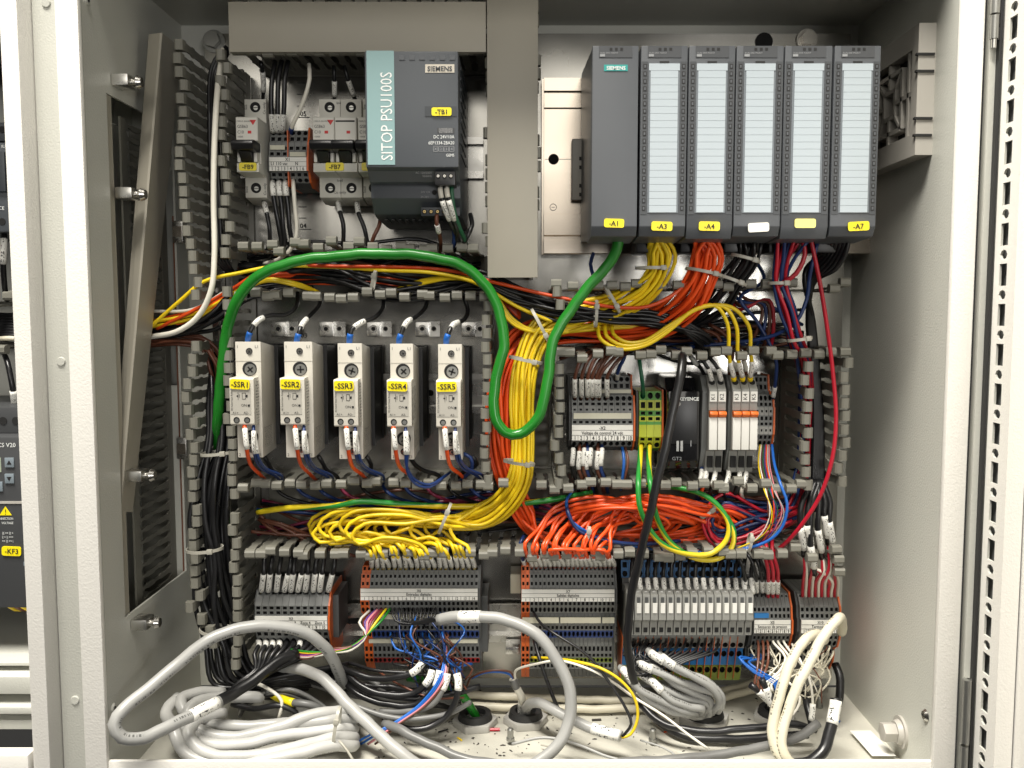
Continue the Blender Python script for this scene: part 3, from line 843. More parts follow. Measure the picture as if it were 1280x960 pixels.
for px, py, lb in ((638, 925, 'small threaded stud standing on the floor near the gland pair'), (816, 926, 'small threaded stud on the floor before the grey coil'), (1024, 884, 'dark stud on the floor near the black boot')):
    p = WZ(px, py, .0035 if py > 915 else 0); m = MB(); m.cyl(p, (0, 0, 1), .0026, .009, 'zinc', 14); m.cyl(p + Vector((0, 0, .009)), (0, 0, 1), .0026, .0012, 'zinc', 14, r2=.0018)
    m.cyl(p, (0, 0, 1), .0034, .002, 'zinc', 14)
    tag(m.build('stud', None, origin=p, smooth=True), lb, 'stud', 'studs on the cabinet floor')
# big hex bolt on the right wall
p = Vector((XW, -.10, WZ(1128, 925, .02).z)); p = W(1125, 915, .112); p.x = XW
hb = thing('wall_bolt', 'large pale hex bolt screwed into the side wall by the floor', 'bolt', p)
m = MB(); m.cyl(p, (-1, 0, 0), .0125, .002, 'fan', 28); m.cyl(p + Vector((-.002, 0, 0)), (-1, 0, 0), .0098, .0035, 'fan', 28, r2=.0085); m.build('washer', hb, smooth=True)
m = MB(); m.cyl(p + Vector((-.0055, 0, 0)), (-1, 0, 0), .0078, .010, 'fan', 6); m.build('hex_head', hb, bevel=.0006)
# crumbs, wire snips
dm = MB(); rd = random.Random(11)
for i in range(300):
    px, py = rd.uniform(420, 1000), rd.choice((rd.gauss(893, 10), rd.gauss(905, 14), rd.gauss(935, 9), rd.gauss(872, 8)))
    if rd.random() < .35: px = rd.gauss(620, 40)
    q = WZ(px, min(py, 948), .0003)
    if q.y < -.158: continue
    zz = .0004 if -q.y < .117 else .0037
    s = rd.uniform(.0003, .0011); an = rd.uniform(0, 3.14); e = rd.uniform(.3, 1)
    d1_, d2_ = Vector((math.cos(an), math.sin(an), 0)) * s * rd.uniform(1, 2.4), Vector((-math.sin(an), math.cos(an), 0)) * s * e
    c = Vector((q.x, q.y, zz))
    dm.idx([c - d1_ - d2_, c + d1_ - d2_ * .6, c + d1_ * .8 + d2_, c - d1_ * .7 + d2_, c + Vector((0, 0, s * .8))], [(0, 1, 4), (1, 2, 4), (2, 3, 4), (3, 0, 4)], 'debris')
tag(dm.build('debris'), 'dark crumbs of swarf scattered on the cabinet floor', 'debris', kind='stuff')
q = WZ(607, 912, .0015)
tag(MB().cyl(q, (1, .02, 0), .0014, .012, 'w_red', 10).build('wire_snip', None, origin=q), 'short red snip of wire lying on the floor', 'wire snip')
q = WZ(740, 900, .001)
tag(MB().cyl(q, (1, .1, 0), .001, .008, 'debris', 8).build('wire_snip', None, origin=q), 'dark snip of wire lying on the floor behind the grey cable', 'wire snip')
for k, (px, py, an, L, m, lb) in enumerate(((548, 915, .6, .009, 'w_black', 'black snip of wire lying near the green gland'), (572, 922, -.9, .006, 'w_yellow', 'tiny yellow snip of wire on the floor'), (700, 918, 1.2, .007, 'tie', 'cut end of a pale cable tie on the floor'),
                                           (830, 915, .3, .006, 'w_orange', 'tiny orange snip of wire on the floor'), (1046, 905, .9, .007, 'w_bright_blue', 'tiny blue snip of wire near the side wall'), (676, 931, -.4, .010, 'tie', 'longer cut end of a cable tie near the front'))):
    q = WZ(px, py, .001 if py < 925 else .0045)
    tag(MB().cyl(q, (math.cos(an), math.sin(an), 0), .0007, L, m, 8).build('wire_snip', None, origin=q), lb, 'wire snip', 'snips on the cabinet floor')
# white adhesive strip by the right wall
a = [WZ(1062, 918, .0008), WZ(1088, 918, .0008), WZ(1120, 950, .0008), WZ(1090, 950, .0008)]
m = MB(); m.face([(p.x, p.y, .0042) for p in a], 'paper'); m.face([(p.x, p.y, .0040) for p in a][::-1], 'paper')
for i in range(4): m.face([(a[i].x, a[i].y, .0040), (a[(i + 1) % 4].x, a[(i + 1) % 4].y, .0040), (a[(i + 1) % 4].x, a[(i + 1) % 4].y, .0042), (a[i].x, a[i].y, .0042)], 'paper')
tag(m.build('paper_strip', None, origin=(a[0].x, a[0].y, .004)), 'white paper strip stuck on the floor beside the big bolt', 'paper strip')
# ------------------------------------------------------------------ mounting rails
def din_rail(px0, px1, py, label, h=.0, big=False):
    a, c = W(px0, py, .0075), W(px1, py, .0075)
    z = a.z
    r = thing('mounting_rail', label, 'rail', (a.x, 0, z), 'steel mounting rails')
    m = MB()
    m.prism([(.0005, z - .0125), (.0005, z + .0125), (.0065, z + .0125), (.0065, z + .0175), (.0075, z + .0175), (.0075, z + .0115), (.0015, z + .0115), (.0015, z - .0115), (.0075, z - .0115), (.0075, z - .0175), (.0065, z - .0175), (.0065, z - .0125)], a.x, c.x, 'steel')
    m.build('rail_profile', r)
    x = a.x + .012
    while x < c.x - .012:
        s = MB(); out = []
        for k in range(12):
            an = R(k * 30); out.append((x + (.004 if math.cos(an) > 0 else -.004) + .0028 * math.cos(an), z + .0028 * math.sin(an)))
        s.plate(out, .0016, .0018, 'hole'); s.build('slot', r); x += .025
    return r
din_rail(300, 604, 197, 'steel rail behind the breakers and the power supply')
din_rail(302, 606, 492, 'steel rail behind the five solid state relays')
din_rail(706, 968, 528, 'steel rail behind the relay row')
din_rail(320, 1040, 779, 'long steel rail carrying the lower terminal rows')

# ------------------------------------------------------------------ circuit breakers
def hole_disc(m, px, py, h, rpx, mt='hole', dep=.003):
    p = W(px, py, h); r = rpx * PX(h, py)
    m.cyl(p + Vector((0, dep, 0)), (0, -1, 0), r, dep + .0002, mt, 20)
def screw_at(parent, px, py, h, rpx, name='terminal_screw', mt='screw', slot=True):
    """a dark bore with a slotted screw head down in it"""
    p = W(px, py, h); r = rpx * PX(h, py)
    m = MB()
    m.cyl(p, (0, -1, 0), r, .0004, 'ssr' if False else 'hole', 24)
    m.cyl(p + Vector((r * .08, -.0004, -r * .05)), (0, -1, 0), r * .72, .0006, mt, 20, r2=r * .55)
    if slot:
        c = p + Vector((r * .08, -.0011, -r * .05)); an = rnd.uniform(0, 3.1)
        for aa in (an, an + math.pi / 2):
            d = Vector((math.cos(aa), 0, math.sin(aa))) * r * .45; e = Vector((-math.sin(aa), 0, math.cos(aa))) * r * .09
            m.face([c - d - e, c + d - e, c + d + e, c - d + e], 'ink')
    return m.build(name, parent)

def breaker(poles, x0, x1, lab, label, tagx):
    hf, ht, hl = .071, .047, .050
    dxt = 6
    b = thing('circuit_breaker', label, 'circuit breaker', W(x0, 247, .008), 'miniature circuit breakers')
    X = lambda px, h, py=180: W(px, py, h).x
    # body as one side profile
    z = lambda py, h: W(x0, py, h).z
    prof = [(.008, z(128, ht)), (ht, z(124, ht)), (ht, z(146, hf)), (hf, z(146, hf)), (hf, z(176, hf)), (.064, z(178, hf)), (.064, z(203, hf)), (hf, z(204, hf)), (hf, z(215, hf)), (hl, z(217, hf)), (hl, z(247, hl)), (.030, z(252, hl)), (.008, z(250, hl))]
    xa, xb = X(x0, hf), X(x1, hf)
    w = (xb - xa) / poles
    for k in range(poles):
        MB().prism(prof, xa + k * w + .00012, xa + (k + 1) * w - .00012, 'breaker_grey').build('body', b, bevel=.0004)
        # white printed front field
        f0, f1 = xa + k * w + .0008, xa + (k + 1) * w - .0008
        B(f0, hf, z(175, hf), f1, hf + .0003, z(147.5, hf), 'breaker').build('front_field', b)
        cx = (f0 + f1) / 2
        # terminal screws (upper, lower)
        for py, h in ((134, ht), (235, hl)):
            m = MB(); c = Vector((cx, -h, z(py, h)))
            m.cyl(c + Vector((0, 0, 0)), (0, -1, 0), .0042, .0003, 'hole', 20)
            m.cyl(c + Vector((.0004, -.0003, -.0006)), (0, -1, 0), .0019, .0004, 'zinc', 14)
            m.box(cx - .0016, h + .0008, c.z - .0008, cx + .0024, h + .0009, c.z - .0003, 'ink')
            m.build('terminal_screw', b)
        # red flag window
        B(cx + .0008, hf + .0003, z(167, hf), cx + .0036, hf + .0005, z(163.5, hf), 'red_mark').build('flag', b)
        # black toggle
        t = MB(); t.prism([(.064, z(189, hf)), (.064, z(178, hf)), (.080, z(174, .082)), (.085, z(174.5, .085)), (.0865, z(179, .085)), (.084, z(186, .085)), (.074, z(189, .08))], xa + k * w + .0003, xa + (k + 1) * w - (.0003 if k == poles - 1 else -.0005), 'black_plastic'); t.build('toggle', b, bevel=.0008)
        MB().prism([(.0641, z(202, .072)), (.0720, z(202, .072)), (.0800, z(189, .08)), (.0641, z(186, hf))], cx - .0046, cx + .0046, 'black_plastic').build('toggle_lever', b, bevel=.0005)
        for sgn in (-1, 1):
            c = MB(); c.box(cx + sgn * .0078, .0641, z(203, hf), cx + sgn * .0052, .0722, z(188, hf), 'breaker'); c.build('toggle_cheek', b, bevel=.0006)
    k0 = W((x0), 150, hf).x
    text('CARLO GAVAZZI', xa + .001, z(152.5, hf), hf + .0005, .0016, 'ink', b)
    text('GSB63', xa + .0014, z(160, hf), hf + .0005, .0034, 'ink', b, sx=.9)
    text('C10', xa + .0014, z(167, hf), hf + .0005, .0034, 'ink', b, sx=.9)
    text('10000', xa + .0014, z(172, hf), hf + .0005, .0018, 'ink', b)
    m = MB(); tx = xa + w * .78 if poles == 1 else xa + w * .82; zz = z(150, hf)
    m.plate([(tx - .0026, zz), (tx + .0026, zz), (tx, zz - .0040)], hf + .0003, hf + .0005, 'red_mark'); m.build('red_triangle', b)
    text('line', xa + .0022, z(137, ht), ht + .0003, .0028, 'ink', b, rot=math.pi / 2) if poles == 1 else text('line', (xa + xb) / 2 - .003, z(130, ht), ht + .0003, .0026, 'ink', b)
    if poles == 1:
        text('Cu only', xb - .0006, z(143, ht), ht + .0003, .0030, 'ink', b, rot=math.pi / 2)
        text('load', xa + .0022, z(241, hl), hl + .0003, .0030, 'ink', b, rot=math.pi / 2); text('Cu only', xb - .0006, z(244, hl), hl + .0003, .0030, 'ink', b, rot=math.pi / 2)
    else:
        text('load', (xa + xb) / 2 - .003, z(227, hl), hl + .0003, .0028, 'ink', b); text('Cu only', (xa + xb) / 2 - .006, z(242, hl), hl + .0003, .0032, 'ink', b)
        B(xa + w + .001, hf + .0003, z(152.5, hf), xb - .0014, hf + .0005, z(150.5, hf), 'ink').build('print_bar', b)
    yellow_tag(tagx[0], 203.5, tagx[1], 213.5, hf + .0002, lab, b)
    return b
breaker(1, 295, 323, '-FB9', 'single pole breaker with yellow tag -FB9 nearest the slotted duct', (299, 321))
breaker(2, 391, 446, '-FB7', 'two pole breaker with yellow tag -FB7 in the breaker row', (407, 430))
breaker(1, 447.5, 475, '', 'breaker mostly hidden behind the power supply', (452, 474))

# ------------------------------------------------------------------ power supply
psu = thing('power_supply', 'dark grey power supply with a teal stripe of white vertical lettering', 'power supply', W(515, 282, .008))
hf = .124
z = lambda py, h: W(515, py, h).z
xa, xb = W(456.5, 140, hf).x, W(573, 140, hf).x
prof = [(.008, z(66, .12)), (hf - .004, z(62.5, hf)), (hf, z(64, hf)), (hf, z(209, hf)), (hf - .006, z(212, hf)), (.110, z(228, .110)), (.104, z(230, .110)), (.104, z(248, .104)), (.098, z(254, .100)), (.090, z(268, .090)), (.080, z(272, .085)), (.028, z(284, .03)), (.008, z(284, .03))]
MB().prism(prof, xa, xb, 'psu').build('housing', psu, bevel=.0012)
m = MB(); a, c = W(458, 63.5, hf), W(494, 206, hf); m.box(a.x, hf, c.z, c.x, hf + .0004, a.z, 'teal'); st = m.build('teal_stripe', psu)
text('SITOP PSU100S', W(491, 203, hf).x, W(491, 201, hf).z, hf + .0006, .0121, 'ink_white', st, rot=math.pi / 2, sx=.80)
a, c = W(531.5, 80.5, hf), W(568, 91, hf); m = MB(); m.box(a.x, hf, c.z, c.x, hf + .0004, a.z, 'plate_beige'); st = m.build('maker_plate', psu)
ptext('SIEMENS', 549.7, 85.8, hf + .0004, 6.0, 'ink_grey' if False else 'psu_low', st, bold=.02, sx=1.0)
for k in range(6):
    a = W(499 + k * 12.6, 69, hf); c = W(506 + k * 12.6, 75, hf); B(a.x, hf, c.z, c.x, hf + .0005, a.z, 'plc').build('vent_mark', psu)
# recessed tag holder
a, c = W(531, 133, hf), W(571, 145.5, hf); B(a.x, hf, c.z, c.x, hf + .0005, a.z, 'psu_low').build('tag_holder', psu)
yellow_tag(539.5, 134.5, 564.5, 145, hf + .0006, '-TB1', psu)
for s, py, sz in (('DC 24V/10A', 171, 4.2), ('6EP1334-2BA20', 178.5, 4.2), ('GEMS', 194, 3.6)):
    ptext(s, 568, py, hf, sz, 'ink_white', psu, align='RIGHT', sx=.85)
a, c = W(546.5, 160, hf), W(568, 166.5, hf); b_ = label_quad(a.x, c.z, c.x, a.z, hf, 'dark_print'); b_.build('approval_marks', psu, uv=True)
for k in range(4):
    a, c = W(541.5 + k * 6.7, 182.7, hf), W(547.6 + k * 6.7, 189.7, hf)
    m = MB()
    for (x0, z0, x1, z1) in ((a.x, a.z - .0003, c.x, a.z), (a.x, c.z, c.x, c.z + .0003), (a.x, c.z, a.x + .0003, a.z), (c.x - .0003, c.z, c.x, a.z)): m.box(x0, hf, z0, x1, hf + .0003, z1, 'ink_grey')
    m.build('dip_box', psu); ptext('X234'[k], 544.5 + k * 6.7, 186.2, hf, 3.6, 'ink_grey', psu)
ptext('INPUT  L1  N  PE', 568, 212, hf - .006, 3.0, 'ink_grey', psu, align='RIGHT', sx=.9)
ptext('AC 120/230V', 540, 216, .119, 3.0, 'ink_grey', psu, align='RIGHT', sx=.9); ptext('50/60Hz', 540, 220, .117, 2.8, 'ink_grey', psu, align='RIGHT', sx=.9)
m = MB(); a, c = W(543.5, 214, .121), W(569, 231.5, .121); m.box(a.x, .100, c.z, c.x, .121, a.z, 'black_plastic'); tb = m.build('input_terminals', psu, bevel=.0006)
for px in (547.5, 555.5, 563.5): screw_at(tb, px, 220, .1212, 3.0)
m = MB(); a, c = W(526, 259, .1), W(575, 270, .1); m.box(a.x, .080, c.z, c.x, .1, a.z, 'psu_low'); tb = m.build('output_terminals', psu, bevel=.0006)
for k in range(5): screw_at(tb, 530.5 + k * 8.2, 264.5, .1002, 2.9, mt='brass')
m = MB(); hole_disc(m, 543, 240.5, .1045, 3); m.build('trim_potentiometer', psu)
ptext('24V OK', 532, 240, .104, 2.6, 'ink_grey', psu); ptext('24-28V', 531, 246, .104, 2.6, 'ink_grey', psu)
for k in range(11):
    px = 480 + k * 8.5; a = W(px, 271, .086); B(a.x, .030, z(286, .03) + .002, a.x + .0022, .082 - .0005 * k, z(274, .082), 'heatsink').build('vent_fin', psu)
for k in range(9):     # vent slots on the visible side
    zz = z(92 + k * 13, .09); B(xb - .0004, .040, zz, xb + .0006, .100, zz + .0022, 'psu_low').build('side_slot', psu)

# ------------------------------------------------------------------ terminals
def slice_mesh(name, segs, w, zc, mbody, mh='hole', pyref=None, pxr=650, gap=.00012, hb=.0076):
    """one terminal: segs = [(py0, py1, h0, h1, kind, material or None)] down its front; local origin x=0 at its left edge"""
    m = MB()
    x0, x1 = gap, w - gap
    prof = []
    for (p0, p1, h0, h1, kind, mt) in segs:
        z0, z1 = W(pxr, p0, h0).z, W(pxr, p1, h1).z
        mt = mt or mbody
        A, Bq, C, D = (x0, -h1, z1), (x1, -h1, z1), (x1, -h0, z0), (x0, -h0, z0)
        if kind == 's': m.hole_quad(A, Bq, C, D, (.20, .80, .22, .80), .0035, mt, mh)
        elif kind == 'r': m.hole_quad(A, Bq, C, D, (.12, .88, .10, .88), .005, mt, mh, True)
        elif kind == 'n': m.hole_quad(A, Bq, C, D, (.30, .70, .35, .65), .002, mt, mh)
        elif kind == 't': m.hole_quad(A, Bq, C, D, (.22, .78, .42, .86), .004, mt, mh)
        else: m.face([A, Bq, C, D], mt)
        if prof and (abs(prof[-1][0] - h0) > 1e-6 or abs(prof[-1][1] - z0) > 1e-6):
            ph, pz = prof[-1]; m.face([(x0, -ph, pz), (x1, -ph, pz), (x1, -h0, z0), (x0, -h0, z0)], mt)
            prof.append((h0, z0))
        elif not prof: prof.append((h0, z0))
        prof.append((h1, z1))
    zt_, zb_ = prof[0][1], prof[-1][1]
    full = [(hb, zt_)] + prof + [(hb, zb_)]
    m.face([(x0, -h, z_) for h, z_ in full], mbody); m.face([(x1, -h, z_) for h, z_ in full][::-1], mbody)
    m.face([(x0, -hb, zt_), (x1, -hb, zt_), (x1, -prof[0][0], zt_), (x0, -prof[0][0], zt_)], mbody)
    m.face([(x0, -hb, zb_), (x1, -hb, zb_), (x1, -prof[-1][0], zb_), (x0, -prof[-1][0], zb_)], mbody)
    return m, full
def strip(label, px0, px1, pyref, href, segs, n, mats, endplate=None, group='rows of terminals', name='terminal_row', left_end=None, end_ext=.0012):
    xa, xb = W(px0, pyref, href).x, W(px1, pyref, href).x
    w = (xb - xa) / n
    pxm = (px0 + px1) / 2
    t = thing(name, label, 'terminals', (xa, 0, W(pxm, segs[-1][1], segs[-1][3]).z), group)
    cache = {}
    for i in range(n):
        k = mats(i)
        if k not in cache:
            sg = [(a, b, c, d, e, (f if f != 'B' else None)) for a, b, c, d, e, f in segs] if not isinstance(k, tuple) else [(a, b, c, d, e, None) for a, b, c, d, e, f in segs]
            mb, full = slice_mesh('terminal_block', sg, w, 0, k if not isinstance(k, tuple) else k[0], pxr=pxm)
            cache[k] = (mb.mesh('terminal_block', (0, 0, LOC[t.name].z)), full)
        link('terminal_block', cache[k][0], t, (xa + i * w, 0, LOC[t.name].z))
    full = list(cache.values())[0][1]
    if endplate:
        ex = MB(); ex.prism([(h + (end_ext if h > .01 else 0), z_ + (end_ext if i < 2 else 0)) for i, (h, z_) in enumerate(full)], xb + .0001, xb + .0016, endplate); ex.build('end_plate', t)
    if left_end:
        ex = MB(); ex.prism([(h * .93 if h > .01 else h, z_) for i, (h, z_) in enumerate(full)], xa - .0018, xa - .0001, left_end); ex.build('end_plate', t)
    return t, xa, w
def marker(t, px0, py0, px1, py1, h, lines=(), nums=None, m='paper', cells=None):
    a, c = W(px0, py0, h), W(px1, py1, h)
    s = MB().box(a.x, h - .0012, c.z, c.x, h, a.z, m).build('marker_strip', t)
    k = PX(h, py0)
    for (tx, fx, fy, hp) in lines: ptext(tx, px0 + (px1 - px0) * fx, py0 + (py1 - py0) * fy, h, hp * 1.22, 'ink', s, sx=.9, bold=.012)
    if nums:
        n = len(nums); zt_ = a.z + (c.z - a.z) * .66
        for i, q in enumerate(nums):
            ptext(q, px0 + (px1 - px0) * (i + .5) / n, py0 + (py1 - py0) * .83, h, (py1 - py0) * .27, 'ink', s, sx=.75, bold=.01)
        g = MB()
        for i in range(1, n): x = a.x + (c.x - a.x) * i / n; g.box(x - .00012, h, c.z, x + .00012, h + .0002, zt_, 'ink')
        g.box(a.x, h, zt_ - .0001, c.x, h + .0002, zt_ + .0001, 'ink')
        if len(lines) > 1: g.box(a.x, h, a.z + (c.z - a.z) * .34, c.x, h + .0002, a.z + (c.z - a.z) * .34 + .0002, 'ink')
        g.build('printed_grid', s)
    return s

# small six-way block among the breakers
segs = [(163, 170, .046, .048, 'r', None), (170, 178, .048, .050, 's', None), (178, 182, .052, .052, 'p', None), (182, 189, .052, .053, 's', None), (189, 196, .053, .054, 's', None), (196, 214, .055, .055, 'p', None), (215, 222, .050, .048, 's', None), (222, 229, .048, .045, 'r', None), (229, 236, .045, .036, 'p', 'term_dark')]
t, xa, w = strip('six way grey terminal block with white X1 label between two breakers', 336, 384, 205, .054, segs, 6, lambda i: 'term', endplate='term_orange', end_ext=.0018)
for i in (3,): B(xa + i * w - .0004, .01, W(360, 234, .05).z, xa + i * w + .0004, .054, W(360, 164, .05).z, 'term_orange').build('separator', t)
marker(t, 336.5, 196.5, 383, 213.5, .0562, [('X1', .5, .16, 3.4), ('L1 110 vac', .27, .47, 3.2), ('N', .74, .47, 3.4)], '123456')
marker(t, 337.5, 181.5, 356, 187, .0548, m='cream'); marker(t, 362, 190, 382, 195.5, .0552, m='cream')

# control voltage terminals with the brown wires
segs = [(470, 478, .030, .031, 'r', None), (478, 487, .031, .033, 's', None), (487, 494, .036, .038, 'p', None), (494, 502, .048, .050, 'r', None), (502, 508, .050, .051, 's', None), (508, 516, .052, .053, 'n', None), (516, 525, .054, .054, 'p', None), (525, 530.5, .054, .054, 's', None), (530.5, 551, .054, .054, 'p', None), (551, 558, .051, .047, 'r', None), (558, 563, .047, .038, 'p', 'term_dark')]
t, xa, w = strip('ten way grey terminal block with white X2 control voltage label', 714.5, 791.5, 540, .054, segs, 10, lambda i: 'term', endplate='term_orange', left_end='term_dark')
marker(t, 715, 531.5, 791, 550.5, .0556, [('-X2', .5, .18, 3.4), ('Voltaje de control 24 vdc', .5, .50, 3.3)], [str(i + 1) for i in range(10)])
marker(t, 717, 516.5, 789, 523.5, .0556, m='cream')
marker(t, 736, 487, 789, 491.5, .0390, m='cream')
# earth terminals
segs = [(489, 500, .050, .052, 'r', 'term_green'), (500, 513, .052, .053, 's', 'term_lime'), (513, 520, .053, .053, 's', 'term_green'), (520, 527, .053, .053, 's', 'term_lime'), (527, 531, .053, .053, 'p', 'term_green'), (531, 546, .053, .053, 'p', 'term_lime'), (546, 552, .053, .051, 's', 'term_lime'), (552, 560, .051, .047, 'r', 'term_lime'), (560, 563, .046, .036, 'p', 'term_green')]
strip('green and yellow three way earth terminal beside the black sensor amplifier', 799, 827, 520, .053, segs, 3, lambda i: 'term_lime', endplate='term_orange', left_end='term_dark')

# small terminals at the end of the relay row
segs = [(470, 479, .030, .031, 's', None), (479, 489, .031, .033, 's', None), (489, 493, .036, .038, 'p', None), (493, 502, .045, .047, 'r', None), (502, 509, .047, .048, 's', None), (509, 519, .050, .050, 'n', 'term_light'), (519, 527, .050, .050, 's', None), (527, 533, .050, .050, 's', None), (533, 543, .050, .050, 'n', 'term_light'), (543, 550, .049, .047, 's', None), (550, 557, .047, .044, 'r', None)]
strip('small four way terminal block after the last white relay', 944, 966, 525, .05, segs, 4, lambda i: 'term', endplate='term_orange')

# digital input row
def row_segs(top, hb=.060):
    return [(707, 717, .046, .049, 't', None), (717, 726, .052, .054, 't', None), (726, 735.5, .055, .057, 't', None), (735.5, 750.5, .060, .060, 'p', None), (751, 758, .060, .058, 's', None), (758, 766, .058, .055, 'r', None), (766, 775, .050, .050, 'p', None), (776, 781, .050, .050, 'p', None), (781, 788, .050, .049, 's', None), (788, 797, .049, .047, 'r', 'term_navy'), (797, 806, .044, .044, 'p', None), (806, 816, .044, .043, 's', None), (816, 822, .043, .042, 's', None), (822, 828, .042, .040, 'r', 'term_red'), (828, 837, .038, .030, 'p', 'term_dark')]
t, xa, w = strip('long terminal row with white Entradas digitales label and orange first pair', 450, 598, 743, .060, row_segs(0), 26, lambda i: ('term_orange', 1) if i < 2 else 'term', endplate='term_dark')
marker(t, 450.5, 736, 597, 750.3, .0616, [('X6', .5, .15, 2.9), ('Entradas digitales', .5, .47, 3.0)], [str(i + 1) for i in range(14)])
for a_, b_ in ((460, 506), (507, 553), (554, 597)): marker(t, a_, 768, b_, 774, .0520, m='cream'); marker(t, a_ + 1, 799, b_, 804, .0455, m='cream')
m = MB(); a, c = W(600, 745, .045), W(610, 815, .045); m.box(W(599.5, 745, .045).x + .001, .008, c.z, c.x, .045, a.z, 'term_dark'); m.build('end_clamp', t, bevel=.0006)
# digital output row
sg = [(a, b, c, d, e, ('term_olive' if f == 'term_red' else f)) for a, b, c, d, e, f in row_segs(0)][:-1] + [(828, 836, .040, .039, 's', None), (836, 846, .036, .028, 'p', 'term_dark')]
t, xa, w = strip('long terminal row with white Salidas digitales label under the orange wires', 651.5, 769, 743, .060, sg, 22, lambda i: ('term_orange', 1) if i < 2 else 'term', endplate='term_dark')
marker(t, 652, 737, 768, 752, .0616, [('X7', .5, .15, 2.9), ('Salidas digitales', .5, .47, 3.0)], [str(i + 1) for i in range(11)])
for a_, b_ in ((653, 698.5), (700.5, 751), (753, 768)): marker(t, a_, 772, b_, 779, .0530, m='cream')
m = MB(); a, c = W(638, 718, .03), W(651, 742, .03); m.box(a.x, .004, c.z, c.x, .03, a.z, 'cream'); m.build('end_clamp', t, bevel=.0006)
m = MB(); a, c = W(632, 809, .03), W(650, 818, .03); m.box(a.x, .01, c.z, c.x, .03, a.z, 'steel'); m.build('jumper_bar', t, bevel=.0006)
# zone terminals at the lower left
segs = [(739, 746, .050, .053, 't', None), (746, 757, .053, .058, 'p', 'term'), (757, 763, .058, .058, 's', None), (763, 769, .058, .058, 's', None), (769, 787, .060, .060, 'p', None), (789, 796, .058, .055, 's', None), (796, 806, .055, .050, 'r', None), (806, 815, .048, .03, 'p', 'term_dark')]
t, xa, w = strip('terminal block with Zona label behind the bundle of black cables', 318, 410, 775, .060, segs, 11, lambda i: 'term', endplate='term_orange', left_end='term_dark')
marker(t, 318.5, 770.5, 409, 786.5, .0616, [('X3', .5, .15, 2.9)] + [('Zona %d' % (i + 1), .1 + .2 * i, .48, 2.9) for i in range(5)], [str(i + 1) for i in range(10)])
m = MB(); a, c = W(413, 744, .048), W(424, 797, .048); m.box(W(412, 744, .05).x + .0006, .008, c.z, c.x, .048, a.z, 'term_dark'); m.build('end_clamp', t, bevel=.0006)
# pressure sensor and thermocouple terminals
for (p0, p1, n, tt, nums, lab) in ((942, 989, 9, ('X5', 'Sensores de presion'), 9, 'nine way terminal block with Sensores de presion label and blue insert'), (1001, 1050, 8, ('X10', 'Termopares'), 8, 'last terminal block in the lower row with Termopares label')):
    segs = [(741, 749, .046, .050, 'n', None), (749, 756, .050, .053, 'p', None), (758, 766, .054, .055, 's', None), (766, 774, .055, .056, 's', None), (774.5, 792, .058, .058, 'p', None), (794, 800, .056, .054, 's', None), (800, 808, .054, .050, 'r', None), (810, 818, .042, .042, 's', None), (818, 827, .042, .040, 's', None), (827, 836, .040, .032, 'p', 'term_dark')]
    t, xa, w = strip(lab, p0, p1, 780, .058, segs, n, lambda i: 'term', endplate='term_orange', left_end='term_dark')
    marker(t, p0 + 1, 775.5, p1 - 1, 791.5, .0596, [(tt[0], .5, .15, 2.9), (tt[1], .5, .47, 2.9)], [str(i + 1) for i in range(nums)])
    if n == 9: a, c = W(943, 767, .058), W(961, 772.5, .058); B(a.x, .056, c.z, c.x, .058, a.z, 'term_blue').build('blue_insert', t)

